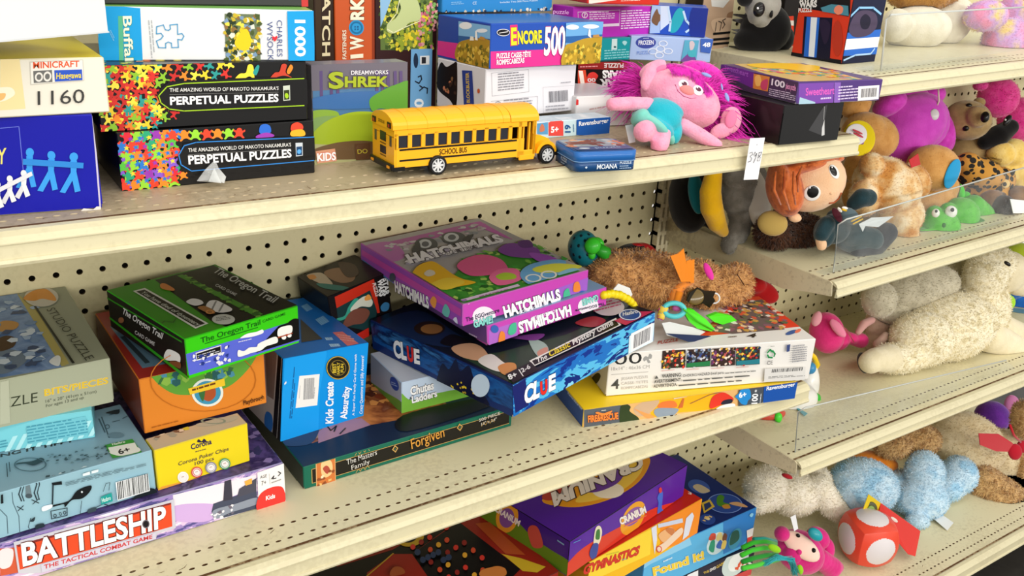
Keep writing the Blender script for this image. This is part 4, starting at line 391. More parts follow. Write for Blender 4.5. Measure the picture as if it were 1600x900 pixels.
carton('puzzle_box', 'flat dark green puzzle box with gold script on the middle shelf', 'box', (9.699, -10.363, -10.1, 0.022, 11.414, 8.0, 1.185, 0.0, 0.0), '#17644f', {'F': [('A','#17644f'),('F','#1d1b17',0.035,0.2,0.985,0.8),('F','#c09a58',0.035,0.178,0.985,0.202),('F','#c09a58',0.035,0.798,0.985,0.8220000000000001),('F','#c09a58',0.033,0.19,0.036,0.81),('P','#d8b078',(0.59,1.26,1.54,1.23,1.54,-0.11,0.58,-0.08)),('P','#c8743a',(0.63,1.22,1.51,1.2,1.51,-0.06,0.61,-0.04)),('B','#e8c088',(0.84,1.13,1.18,1.25,1.38,0.96,1.33,0.43,0.91,0.38)),('B','#a84a3a',(0.92,0.83,1.1,0.95,1.25,0.72,1.12,0.49)),('D','#8a4a2a,#e8b46a,#f4d8b0',(0.63,-0.0,1.48,-0.04,0.63,0.66),16,0.12),('T','#d8d6d0','The Masters',(2.09,0.67,3.63,0.74,2.07,0.97),-0.005),('T','#d8d6d0','Family',(2.33,0.32,3.26,0.37,2.3,0.59),-0.005),('P','#c09a58',(4.42,0.77,4.57,0.98,4.75,0.76,4.61,0.55)),('P','#1d1b17',(4.49,0.76,4.58,0.89,4.69,0.77,4.6,0.64)),('P','#3a5a48',(4.53,0.76,4.59,0.84,4.64,0.76,4.59,0.69)),('P','#c09a58',(8.01,0.91,8.16,1.13,8.37,0.9,8.22,0.68)),('P','#1d1b17',(8.08,0.9,8.17,1.03,8.3,0.91,8.2,0.77)),('P','#3a5a48',(8.13,0.9,8.18,0.98,8.25,0.91,8.19,0.82)),('T','#d0943e','Forgiven',(5.47,0.49,7.31,0.65,5.39,1.08),0.01),('T','#c8c4bc','500 PIECE',(9.32,0.9,10.6,0.96,9.29,1.08),0.02),('T','#c8c4bc','18" x 24"',(9.46,0.64,10.4,0.69,9.44,0.81),0.02),('S','#c09a58',(2.49,1.08,2.61,1.25,2.73,1.09,2.86,1.28,2.98,1.1,3.1,1.29,3.23,1.11),0.025),('S','#c09a58',(2.52,0.13,2.64,0.3,2.75,0.14,2.87,0.33,2.99,0.15,3.1,0.34,3.22,0.16),0.025),('S','#c09a58',(9.47,0.6,9.59,0.8,9.72,0.61,9.84,0.82,9.99,0.63,10.1,0.83,10.24,0.64),0.025)],'L': [('A','#10201a'),('N','#3a4a3a',(6.11,-0.21,7.57,-0.02,6.15,0.19),1)],'T': [('A','#1a2a44'),('P','~14:#a85a2c,#d8884a,#7a3a20,#c8a080',(1.76,3.25,5.63,6.86,8.14,6.4,8.64,1.18,4.24,1.85,1.11,1.7)),('P','#b88898',(1.79,2.5,2.89,3.12,4.14,2.66,4.24,1.85,1.39,1.55)),('B','#3a4a68',(0.43,2.8,2.05,3.09,1.11,1.7,-0.05,2.14)),('D','#8a3a1a,#e89a50,#5a2a18',(4.24,3.92,6.89,3.53,5.94,6.39),40,0.35),('S','#2a2420',(2.38,2.9,2.35,2.3,2.76,2.56,2.45,2.13),0.07),('S','#2a2420',(2.6,1.8,3.05,2.15),0.07),('B','#141418',(6.01,1.87,9.86,1.59,10.3,0.52,5.47,0.41))]}, lid=('#c8c0b0',.1))
carton('game_box', 'bright blue upright game box with a white bar code label and gold badge', 'box', (9.57, -7.826, -8.895, 0.094, 4.442, 6.495, 4.261, 0.069, 0.018), '#0c93e6', {'F': [('A','#0c93e6'),('P','#1a9ef0',(0.11,4.71,2.15,4.79,2.18,4.09,1.93,2.28,1.95,-0.37,-0.12,-0.16)),('P','#f0efec',(0.83,3.24,1.87,3.12,1.82,1.49,0.7,1.6)),('C','#7a7a80',(1.08,1.95,1.6,1.89,1.08,3.05)),('S','#b8b8bc',(0.86,2.08,0.89,2.73),0.02),('N','#a8a8ac',(1.65,1.89,1.68,2.71,1.58,1.91),1),('N','#1a5a98',(0.39,1.14,0.53,3.79,0.56,1.1),2),('E','#1c1a14',(2.82,3.26,3.47,3.13,2.78,3.89)),('O','#c8a848',(2.82,3.26,3.45,3.13,2.78,3.88),0.93),('O','#8a7430',(2.82,3.26,3.25,3.17,2.79,3.68),0.92),('T','#d8bc3a','BEST',(2.72,3.02,2.69,3.53,2.52,3.06),0.05),('T','#d8bc3a','FAMILY',(2.92,2.9,2.88,3.54,2.77,2.93),0.05),('T','#d8bc3a','FUN',(3.12,2.97,3.09,3.43,2.96,3.0),0.05),('T','#f4fafe','Kids Create',(2.7,0.32,2.59,2.58,2.28,0.4),0.05),('T','#f4fafe','Absurdity',(3.43,0.38,3.5,2.15,3.06,0.43),0.05),('T','#e8f4fc','A Super Fun Family Card Game with',(3.86,0.46,3.77,3.8,3.73,0.49),0.02),('T','#e8f4fc','Crazy Questions and Silly Answers!',(4.3,0.45,4.17,3.65,4.13,0.49),0.02),('P','#f0f4f8',(0.06,3.06,0.15,3.15,0.17,3.04,0.07,2.97))],'L': [('A','#c9beb6'),('P','#8a7468',(4.51,4.32,5.87,4.45,5.66,1.8,4.97,1.7)),('B','#2a70c0',(4.73,0.29,4.94,0.82,5.48,0.93,5.66,0.52,5.46,-0.04,4.91,-0.16)),('P','#15120f',(5.99,4.29,6.73,4.85,6.5,-0.15,5.63,-0.26)),('S','#e8e4dc',(6.39,4.39,6.14,-0.15),0.03)],'T': [('A','#1a6cc0'),('P','#dd7878',(3.44,1.78,3.93,1.68,3.95,0.1,3.32,0.09)),('N','#e8a8a0',(3.33,0.78,3.91,0.27,3.56,1.6),3),('N','#a8d0f4',(2.51,0.14,2.96,0.0,2.85,1.64),2),('N','#7ab4e8',(3.31,2.37,3.91,2.66,3.6,6.12),2),('P','#3a3a3c',(2.76,3.84,2.61,1.23,1.53,1.26))]})
carton('game_box', 'small white and green game box squeezed under the dark blue mystery game', 'box', (15.729, -8.118, -8.895, -0.016, 6.4, 3.755, 1.72, 0.0, 0.0), '#b9cbe0', {'F': [('A','#b9cbe0'),('B','#74ae3e',(-0.08,1.15,0.56,0.61,1.98,0.65,3.45,0.56,4.7,0.25,4.78,-1.41,-0.07,-0.14)),('T','#f4f4f4','Chutes',(0.49,0.91,1.81,0.95,0.46,1.38),0.06,'#22242c',0.05),('T','#f4f4f4','Ladders',(0.58,0.45,2.01,0.48,0.53,0.85),0.06,'#22242c',0.05),('T','#22242c','&',(0.43,0.67,0.58,0.67,0.43,0.83),0.02)],'L': [('A','#aab0ba'),('B','#6a9a3a',(-0.0,0.01,1.72,0.28,3.81,0.64,3.81,0.07,-0.01,-0.13)),('E','#2a4a98',(2.94,1.29,3.46,1.35,2.93,1.64)),('N','#a8c0e0',(2.59,1.07,3.28,1.26,2.59,1.29),2)],'T': [('A','#c8d0dc')]})
carton('puzzle_box', 'small black and red puzzle box leaning between the blue box and the pink game', 'box', (14.142, -3.771, -6.9, 0.13, 3.613, 3.16, 3.2, -0.157, 0.025), '#151012', {'F': [('A','#151012'),('P','#c8301c',(0.39,3.04,2.78,3.16,2.85,1.09,2.7,1.12,2.45,2.61,0.39,2.38)),('P','#1a3a3c',(0.39,2.38,2.45,2.61,2.69,1.28,2.35,0.06,0.35,1.42)),('B','#3aa08a',(0.29,1.8,0.77,1.78,1.07,2.19,1.48,2.49,1.7,2.35,1.34,1.96,0.98,1.63,0.5,1.6)),('B','#d8dccc',(1.17,2.03,1.7,2.35,2.2,2.38,2.51,1.96,2.34,1.67,1.76,1.91,1.25,1.81)),('B','#e8a04a',(2.07,2.32,2.33,2.42,2.46,2.1,2.1,2.13)),('B','#7a4a3c',(0.57,1.32,1.01,1.8,1.51,1.89,2.09,1.65,2.22,1.29,1.79,0.92,1.19,1.06,0.66,1.11)),('P','#c8281c',(1.22,0.43,2.04,0.51,1.98,-0.28,1.65,-0.38)),('B','#3a78a8',(2.93,1.42,3.21,1.58,3.47,1.39,3.36,1.06,3.01,1.11)),('T','#f2f2f2','STAR',(3.29,2.98,3.27,1.94,3.59,2.97),0.08),('T','#f2f2f2','WARS',(2.97,3.04,2.97,2.02,3.27,3.0),0.08),('T','#e8dcd8','PUZZLE',(2.62,2.96,2.73,2.12,2.84,2.93),0.05)],'T': [('A','#231d18'),('B','#8a6a50',(1.33,2.57,2.11,2.42,2.52,1.48,1.87,0.54,1.27,0.84,1.12,1.8)),('B','#b8a890',(0.42,2.87,1.12,2.62,1.07,1.7,0.86,0.96,0.48,1.52)),('B','#c88a4a',(0.43,2.78,0.74,2.69,0.65,2.22,0.34,2.3)),('B','#2a7068',(0.33,1.67,0.86,0.96,1.27,0.06,0.88,0.01,0.34,0.88)),('B','#4a3a30',(2.42,2.94,2.9,2.09,2.42,0.93,1.85,1.2))],'L': [('A','#14181e')]})
carton('game_box', 'large dark blue mystery game box lying tilted across other boxes', 'box', (18.435, -14.008, -6.9, 0.222, 10.989, 10.428, 1.721, -0.057, -0.031), '#14245a', {'F': [('A','~16/1/3:#12328a,#1f6fc0,#58b8e4,#0e2a78,#8ad4f0'),('P','#1c2468',(-0.02,1.64,0.85,1.69,1.07,0.21,0.17,0.18)),('T','#f8f8f8','CL',(0.74,0.42,1.8,0.4,0.8,1.31),0.09,'#0a1440',0.03),('T','#e03028','U',(1.86,0.42,2.37,0.4,1.83,1.12),0.09,'#0a1440',0.03),('T','#f8f8f8','E',(2.42,0.41,2.93,0.39,2.42,1.21),0.09,'#0a1440',0.03),('P','#d8e8f0',(8.7,1.1,10.9,1.13,10.86,-0.0,8.67,0.08)),('P','#f0f0f0',(8.83,1.19,10.72,1.17,10.7,0.15,8.91,0.1)),('C','#3a3a48',(9.09,0.23,10.51,0.22,9.12,1.02))],'L': [('A','#0f2a66'),('P','~16/1/3:#123a7c,#1a5aa0,#0c1c4a,#3a7ab8',(-0.05,1.59,4.23,1.73,10.47,1.59,10.46,0.44,6.58,0.24,0.2,0.51)),('B','#0a1030',(5.3,0.38,5.67,1.13,6.14,0.99,6.66,1.71,6.94,1.16,7.58,1.68,8.0,0.9,8.73,0.34,8.72,-0.02,6.56,-0.13,5.27,-0.12)),('D','#e8c830,#b89a28',(6.08,-0.13,7.66,0.05,6.6,0.55),12,0.1),('E','#c8dcf0',(8.33,0.9,8.96,1.14,8.35,1.52)),('P','#0a1030',(7.73,-0.04,8.5,0.2,8.44,-0.25,7.8,-0.32)),('T','#f4f4f4','CL',(1.88,0.24,2.93,0.39,1.86,1.16),0.09,'#08102c',0.03),('T','#dc3028','U',(3.0,0.41,3.49,0.46,2.99,1.19),0.09,'#08102c',0.03),('T','#f4f4f4','E',(3.54,0.45,3.99,0.53,3.55,1.23),0.09,'#08102c',0.03)],'T': [('A','#0e1526'),('B','#182a50',(-0.19,9.47,2.49,9.46,2.02,6.29,1.58,4.51,0.22,5.62)),('P','#243a28',(0.29,3.78,1.93,2.7,5.61,1.64,9.19,1.35,11.0,1.54,10.21,1.53,2.24,0.66,0.05,-0.14)),('E','#2a1c14',(1.39,7.29,1.93,6.7,1.96,7.94)),('E','#9a6a3a',(1.41,7.14,1.8,6.73,1.8,7.59)),('B','#101014',(0.61,5.56,1.66,5.91,1.83,4.79,1.7,4.01,0.94,4.48)),('B','#c89a78',(0.65,4.79,1.58,4.51,1.68,3.68,1.07,2.6,0.55,2.82,0.29,3.78)),('B','#d8d4cc',(0.55,2.82,1.47,2.85,1.25,1.74,1.37,1.27,0.61,1.11,0.35,1.72)),('B','#c8884a',(0.72,1.65,1.32,1.66,1.52,1.27,0.96,0.74,0.38,0.89)),('B','#9ab0a8',(3.95,2.69,4.11,1.78,3.53,0.98,2.82,1.05)),('B','#c88a78',(3.17,1.37,3.85,1.34,3.11,0.74,2.81,0.9)),('B','#a0303a',(6.93,2.17,8.19,2.02,8.23,1.17,7.13,1.16)),('B','#7a3a8a',(2.32,3.71,3.27,3.42,3.99,2.27,4.85,2.46,3.76,3.27)),('P','#e8e8e4',(2.17,0.98,8.84,0.99,8.34,0.24,1.91,0.43)),('P','#0c0c0c',(2.24,0.87,8.6,0.85,8.26,0.33,2.03,0.5)),('T','#f4f4f0','The',(2.23,0.54,2.97,0.55,2.54,0.88),0.03),('T','#f0d820','Classic',(3.11,0.53,4.66,0.54,3.53,0.98),0.03),('T','#f4f4f0','Mystery Game',(4.86,0.54,8.07,0.54,5.27,0.97),0.03),('P','#121214',(0.42,0.85,2.1,0.82,1.73,-0.09,-0.03,-0.21)),('T','#e8e8e8','8+',(0.13,0.33,0.64,0.29,0.39,0.72),0.05),('S','#e8e8e8',(1.15,0.7,0.82,0.11),0.05),('T','#e8e8e8','2-6',(1.02,0.36,1.64,0.39,1.24,0.69),0.03),('P','#c8305a',(8.44,0.79,10.09,0.71,10.88,-0.06,8.4,0.02)),('E','#28509a',(9.6,0.64,10.01,0.2,10.21,1.1)),('O','#e8ecf4',(9.6,0.64,9.99,0.21,10.17,1.06),0.88),('T','#e8ecf4','Hasbro',(9.2,0.81,10.07,0.47,9.57,1.1),0.04),('E','#c8bcc4',(9.62,2.1,10.2,1.47,10.54,2.83)),('N','#b83a6a',(8.5,2.21,10.2,1.7,9.43,2.97),3)]}, lid=('#e0dcd8',.12))
carton('game_box', 'pink and purple game box with upside down letters, lower of the pink pair', 'box', (19.116, -10.543, -4.84, 0.056, 7.732, 9.0, 1.043, -0.069, -0.026), '#b85ab0', {'F': [('A','#c648b4'),('P','#b06ac8',(0.11,0.78,1.84,0.75,1.82,-0.21,0.08,-0.16)),('T','#ffffff','HATCHIMALS',(5.21,0.71,1.84,0.66,5.33,0.11),0.09,'#2a2230',0.04),('T','#e8e0f0','COLLEGGTIBLES',(4.36,0.73,2.69,0.75,4.38,0.57),0.03),('E','#f0e8f4',(6.44,0.3,7.16,0.11,6.44,0.81)),('T','#8ad8d0','GAME!',(7.08,0.79,5.95,0.79,7.15,0.44),0.07,'#1a3a4a',0.04),('T','#2a2a4a','The EGGventure',(7.56,0.22,5.54,0.36,7.59,0.06),0.04),('E','#3a62b0',(0.43,0.77,0.66,0.7,0.43,0.98)),('B','#4ab890',(1.22,0.33,1.37,0.71,1.71,0.73,1.7,0.25,1.42,0.15)),('B','#e8863a',(0.62,0.04,0.76,0.53,1.0,0.4,1.01,-0.02,0.75,-0.06))],'L': [('A','#6a4a88'),('N','#c8b8d8',(7.4,-0.02,8.37,0.05,7.41,0.17),1),('P','#a84a98',(7.0,-0.11,9.04,0.12,9.02,-0.14,6.98,-0.36))],'T': [('A','#8aa8d0')]}, lid=('#e8e0e8',.1))
carton('game_box', 'pink game box with white letters and a green picture top, upper of the pink pair', 'box', (17.636, -10.575, -3.54, 0.09, 8.002, 9.529, 1.149, -0.026, 0.023), '#c060b4', {'F': [('A','#c648b4'),('P','#a060c8',(5.01,0.56,8.01,0.73,8.12,-0.3,5.08,-0.31)),('E','#f0e8f4',(1.27,0.19,1.97,0.0,1.25,0.75)),('T','#2a2a4a','The EGGventure',(0.19,0.22,2.19,0.23,0.16,0.45),0.04),('T','#8ad8d0','GAME!',(0.66,-0.21,1.82,-0.23,0.61,0.17),0.07,'#1a3a4a',0.04),('T','#ffffff','HATCHIMALS',(2.55,-0.15,6.19,-0.06,2.35,0.47),0.09,'#2a2230',0.04),('T','#e8e0f0','COLLEGGTIBLES',(3.43,-0.2,5.24,-0.15,3.39,-0.02),0.03),('B','#4ab890',(6.32,0.01,6.36,0.37,6.65,0.42,6.83,-0.18,6.57,-0.3)),('B','#e8863a',(6.98,0.22,7.01,0.64,7.32,0.64,7.48,0.16,7.22,0.1)),('E','#3a62b0',(7.7,-0.15,7.99,-0.22,7.68,0.06)),('N','#b8c8e8',(7.51,-0.16,7.88,-0.15,7.5,-0.03),1),('E','#f0c8e0',(0.29,1.18,0.36,1.17,0.29,1.24))],'L': [('A','#9a4cb4'),('P','#4a78b4',(0.15,0.28,5.13,-0.07,9.45,0.02,9.47,-0.34,0.26,0.13)),('P','#c04aa8',(0.17,0.81,9.42,0.87,9.43,0.48,5.13,0.48,0.15,0.48)),('T','#f0f0f4','HATCHIMALS',(3.57,-0.37,6.74,-0.12,3.49,0.22),0.08,'#2a2a3a',0.04),('N','#d8e0f0',(4.51,-0.55,5.95,-0.43,4.51,-0.39),1),('B','#e89a48',(6.83,0.28,7.11,0.68,7.4,0.55,7.22,0.07)),('B','#6ab8b0',(7.89,0.1,8.15,0.67,8.53,0.46,8.36,0.05)),('B','#d8d8f0',(8.82,0.11,9.08,0.34,9.18,0.03)),('E','#3a4a5a',(3.34,0.32,3.64,0.43,3.34,0.57))],'T': [('A','#a8a4a4'),('P','#c04aa8',(-0.35,8.8,0.06,8.86,0.02,-0.47,-0.34,-0.39)),('P','#b05aa0',(-0.35,8.8,7.52,9.02,7.69,8.38,6.25,8.15,-0.41,7.82)),('P','#c060b0',(6.92,9.07,7.66,8.98,7.41,5.55,7.21,6.09)),('B','#b86ab0',(-0.4,8.76,1.41,8.82,1.07,6.72,-0.1,6.35)),('D','#8a9098,#c8c4c8,#b8a8b4',(0.39,7.14,7.01,7.48,0.86,8.37),40,0.3),('E','#4a4e54',(2.87,7.45,3.4,7.12,3.43,8.31)),('E','#c8ccd0',(2.85,7.54,3.16,7.35,3.23,8.11)),('E','#5a5e66',(2.83,7.47,3.0,7.37,3.06,7.81)),('E','#4a4e54',(4.7,7.46,5.27,7.1,5.27,8.28)),('E','#c8ccd0',(4.63,7.58,4.99,7.36,5.04,8.16)),('E','#5a5e66',(4.65,7.56,4.84,7.45,4.9,7.91)),('B','#3a3c42',(1.71,7.08,2.73,8.01,2.2,6.97,1.65,6.55)),('B','#3a3c42',(4.99,7.03,5.98,7.34,5.1,6.56)),('P','#3a8a30',(-1.27,1.83,0.77,2.41,3.56,4.43,7.4,4.75,7.34,1.72,7.39,-0.45,1.83,-0.46,0.13,0.04)),('D','#2a7a28,#58a840,#1a5a20,#78b848,#3a9a38,#a8c860',(-0.61,0.23,6.52,0.1,3.35,4.93),150,0.28),('D','#d8d4dc,#a8a0b8',(-0.19,5.35,2.94,5.56,0.83,6.13),20,0.3),('T','#e8e6ea','HATCHIMALS',(0.59,5.49,6.73,5.48,0.95,6.57),0.1,'#2c2a30',0.05),('T','#5a5460','COLLEGGTIBLES',(2.33,5.49,4.88,5.43,2.54,5.88),0.03),('B','#e8b41c',(-0.24,4.02,0.74,4.94,1.65,5.08,1.7,4.16,1.59,3.21,1.64,2.34,1.95,1.65,1.26,1.61,-0.05,1.97,-0.32,3.1)),('B','#e8c83a',(-0.19,2.53,1.08,2.86,1.5,1.94,0.23,1.64)),('B','#d8d0c0',(0.39,3.89,0.85,4.18,1.0,3.92,0.81,3.53,0.37,3.47)),('B','#e05a90',(2.32,3.77,3.28,4.43,4.44,4.44,4.85,3.45,4.44,2.27,3.94,1.9,2.92,2.03,2.17,2.5)),('B','#e86a9a',(2.84,1.75,3.83,2.31,4.69,1.94,4.25,0.86,3.44,0.55,2.62,0.75)),('B','#a8c838',(3.21,1.68,3.88,1.83,4.18,1.4,3.88,0.93,3.19,1.13)),('B','#7a3a98',(5.53,4.52,6.66,5.0,7.38,4.16,7.37,3.2,6.54,2.58,5.84,3.02,5.44,3.64)),('B','#5a2a78',(7.19,4.88,7.93,4.82,7.48,3.9,6.86,4.09)),('B','#9a4ab8',(6.65,3.26,7.25,2.7,7.34,1.72,6.34,1.98)),('B','#6aa8d8',(4.33,1.14,5.55,1.93,7.14,1.84,7.43,1.12,5.29,-0.13,4.0,-0.13)),('B','#d8d84a',(5.46,1.46,6.87,1.36,7.81,0.34,6.62,0.21,5.37,0.83)),('O','#e8e8e0',(4.63,0.45,4.98,0.23,4.95,0.85),0.75),('O','#e8e8e0',(5.57,0.36,5.93,0.13,5.91,0.76),0.75),('B','#8ac4e0',(6.04,0.23,7.21,0.36,7.39,-0.45,6.14,-0.33)),('P','#d8c0dc',(0.03,0.25,3.48,0.26,3.38,-0.21,0.16,-0.27)),('N','#a05a98',(0.92,-0.11,3.16,-0.14,1.02,0.21),1),('P','#9a6ab0',(-0.01,0.19,0.29,0.17,0.23,-0.17,-0.13,-0.15))]}, lid=('#e8e0e8',.1))
carton('puzzle_box', 'flat yellow topped puzzle box with an orange aeroplane scene and blue end panel', 'box', (24.322, -12.009, -10.1, -0.239, 13.264, 7.0, 1.047, 0.0, 0.0), '#d8b848', {'F': [('A','#d9a35a'),('P','#565d66',(-0.01,1.26,2.11,1.26,2.26,-0.12,0.11,-0.14)),('P','#e0b070',(2.11,1.31,4.01,1.34,5.57,1.28,7.37,1.24,9.44,1.07,9.65,-0.18,2.25,-0.02)),('B','#e8b020',(4.05,0.99,5.38,1.25,7.38,1.14,8.47,0.69,8.59,-0.03,5.53,0.1,4.17,-0.0)),('B','#c8a888',(2.93,0.76,3.64,1.15,4.01,1.29,4.44,0.94,3.94,0.33,3.27,0.22)),('B','#2f3f22',(2.11,0.87,2.32,1.13,2.72,0.89,2.71,0.6,3.28,0.12,3.23,-0.21,2.26,-0.12)),('B','#e0783a',(4.37,0.71,4.64,0.91,5.33,0.87,5.58,0.49,4.99,0.47,4.49,0.54)),('B','#8a98a8',(4.17,0.39,4.39,0.56,5.39,0.42,5.71,0.27,5.36,-0.07,4.77,-0.14,4.36,0.07)),('P','#e89a58',(2.93,0.74,4.26,0.08,4.18,-0.1,3.78,0.05)),('P','#c86a34',(5.64,0.38,5.86,0.96,5.96,0.95,5.94,0.39)),('S','#d8d4cc',(5.31,1.02,6.09,1.06),0.05),('B','#dc3a2a',(7.69,0.1,7.74,0.79,8.32,1.01,8.88,0.74,9.14,0.4,8.34,0.21)),('B','#e8e4e4',(8.02,-0.05,8.45,0.19,9.23,0.19,9.23,-0.17,8.2,-0.18)),('B','#2a2838',(8.39,0.25,8.5,0.49,9.02,0.5,9.04,0.26)),('S','#8a5a48',(6.36,0.58,7.51,0.97,8.51,1.09),0.04),('T','#e8863a','FIRE&RESCUE',(0.28,0.32,2.05,0.27,0.22,0.71),0.06,'#a83a1c',0.04),('B','#e8863a',(0.67,0.79,0.76,0.87,1.14,0.74,1.6,0.83,1.52,0.67,1.15,0.6)),('N','#d8d4cc',(0.99,0.88,1.31,0.87,0.98,0.97),1),('P','#4a5058',(9.36,1.08,11.03,1.01,11.15,-0.28,9.55,-0.16)),('B','#2a8ad0',(9.2,0.65,9.38,0.82,9.55,1.07,9.97,1.05,10.15,0.87,10.26,0.45,10.1,0.27,10.04,0.03,9.71,0.12,9.39,0.47)),('T','#ffffff','6+',(9.47,0.54,9.95,0.56,9.39,0.87),0.05),('T','#ffffff','100',(10.74,0.0,10.69,0.65,10.35,0.03),0.04),('N','#d8dce0',(10.98,-0.05,10.92,0.87,10.88,-0.04),1),('N','#d8dce0',(10.63,0.76,10.63,0.96,10.32,0.8),1),('P','#1d52a6',(10.99,1.19,13.38,1.07,13.45,-0.34,11.15,-0.23)),('T','#ffffff','Ravensburger',(11.21,0.79,13.11,0.82,11.19,1.04),0.03)],'L': [('A','#1f4a94'),('T','#c8d4e8','Ravensburger',(4.91,0.9,6.84,0.91,4.84,1.06),0.03)],'T': [('A','#efcb22')]})
carton('puzzle_box', 'white puzzle box with four small pictures and a red framed top', 'box', (26.254, -11.408, -9.033, -0.319, 12.415, 6.386, 2.533, 0.0, 0.0), '#e4e1dc', {'F': [('A','#e4e1dc'),('T','#2a2a2a','500',(-0.51,1.88,1.88,1.84,-0.57,2.56),0.0),('B','#9a9a98',(1.94,2.12,2.07,2.25,2.21,2.19,2.28,2.38,2.43,2.27,2.41,2.08,2.28,2.05,2.39,1.85,2.25,1.83,2.14,2.01,2.01,1.94)),('T','#a8a4a0','18x14" : 46x36 CM',(0.17,1.54,2.37,1.51,0.15,1.75),0.0),('S','#8a8884',(0.2,1.3,2.32,1.3),0.02),('T','#4a4a46','4',(0.27,0.42,0.73,0.42,0.23,1.02),0.02),('T','#b0aca8','JIGSAW PUZZLES',(0.8,0.94,2.34,0.93,0.78,1.11),-0.005),('T','#b0aca8','CASSE-TETES',(0.83,0.65,2.38,0.63,0.81,0.82),-0.005),('T','#b0aca8','ROMPECABEZAS',(0.86,0.36,2.41,0.34,0.84,0.53),-0.005),('P','#3a2a26',(3.01,2.51,4.36,2.48,4.47,1.4,3.07,1.43)),('D','#d83a2a,#e8b83a,#2a2020,#d8c8b8,#a85a3a,#3a5a3a',(3.09,1.45,4.46,1.42,3.01,2.49),60,0.12),('S','#d87a70',(3.08,1.31,3.84,1.31),0.02),('P','#3a2a26',(4.46,2.48,5.84,2.44,5.96,1.36,4.53,1.38)),('D','#3a4a8a,#8a98b8,#1a2038,#c8c8d0,#4a5a6a',(4.56,1.41,5.94,1.38,4.46,2.46),60,0.12),('P','#2a7a48',(4.51,1.65,5.91,1.69,5.95,1.4,4.55,1.41)),('S','#d87a70',(4.55,1.26,5.31,1.26),0.02),('P','#3a2a26',(5.93,2.44,7.33,2.41,7.47,1.31,6.02,1.34)),('D','#b85a5a,#d8a84a,#6a3a6a,#e8d8c8,#3a2a2a',(6.04,1.36,7.45,1.33,5.94,2.42),60,0.12),('S','#d87a70',(6.04,1.22,6.82,1.21),0.02),('P','#3a2a26',(7.43,2.4,8.85,2.37,9.0,1.26,7.53,1.29)),('D','#d88a3a,#e8c848,#2a5a4a,#b83a3a,#1a3a5a',(7.56,1.32,8.99,1.28,7.43,2.38),60,0.12),('P','#2a7a88',(7.51,1.57,8.95,1.6,9.0,1.3,7.55,1.32)),('S','#d87a70',(7.55,1.17,8.34,1.17),0.02),('P','#5a5a58',(2.69,0.89,2.79,1.09,2.93,0.89)),('T','#3a3a3a','WARNING:',(3.13,0.91,4.3,0.91,3.1,1.14),0.03),('T','#4a4a4a','CHOKING HAZARD-Small parts.',(4.37,0.86,6.87,0.86,4.35,1.03),0.01),('N','#7a7a78',(6.93,0.83,9.18,0.82,6.92,0.95),1),('T','#3a3a3a','AVERTISSEMENT:',(2.69,0.63,4.31,0.63,2.67,0.83),0.03),('N','#5a5a58',(4.41,0.57,9.29,0.53,4.39,0.74),1),('T','#3a3a3a','ADVERTENCIA:',(2.69,0.36,4.08,0.36,2.67,0.55),0.03),('N','#5a5a58',(4.18,0.29,9.32,0.27,4.16,0.47),1),('S','#1e8a4a',(9.34,1.96,9.48,2.15,9.64,2.0),0.09),('S','#1e8a4a',(9.64,2.08,9.83,1.86,9.79,1.71),0.09),('S','#1e8a4a',(9.7,1.64,9.47,1.68,9.36,1.84),0.09),('T','#4a4a48','CE',(9.43,1.22,9.8,1.22,9.39,1.47),0.0),('P','#3a4878',(10.47,2.37,10.69,2.4,10.72,1.96,10.54,1.93)),('N','#8a8a90',(11.01,1.22,11.93,1.27,10.86,2.33),8),('P','#d8d6d2',(9.43,0.14,12.06,0.07,11.95,0.89,9.33,1.0)),('C','#4a4a4a',(9.8,0.71,11.76,0.68,9.81,0.93)),('N','#7a7a78',(9.67,0.34,12.01,0.31,9.64,0.5),2),('N','#8a8a86',(9.45,2.33,9.78,2.33,9.43,2.41),1)],'T': [('A','#e4e1dc'),('P','#df3f26',(5.68,1.43,12.05,7.06,12.75,6.58,12.43,1.68,5.61,1.28)),('P','#6a5a58',(6.75,1.89,11.13,5.67,12.35,5.87,11.29,1.46,7.88,1.34)),('D','#d85a3a,#e8c8a8,#3a2a2a,#8a5a6a,#c89a4a,#5a6a4a,#e8e0d8',(6.67,1.74,11.32,1.52,9.68,5.87),190,0.28),('E','#3a5a98',(11.44,0.99,11.89,1.11,11.69,1.27)),('E','#e8785a',(11.93,1.11,12.19,1.2,12.1,1.34)),('T','#3a3028','4',(8.39,0.71,8.98,0.68,8.78,1.2),0.04),('N','#8a7a70',(7.32,0.81,8.03,0.82,7.57,1.14),1),('T','#b8483a','PUZZLE',(2.99,0.64,4.32,0.88,3.24,1.05),0.03)],'L': [('A','#cfc9bd'),('B','#1c1a18',(4.24,0.03,4.98,0.71,5.47,0.76,5.11,0.18,4.56,-0.2))]}, lid=('#d0ccc4',.1))
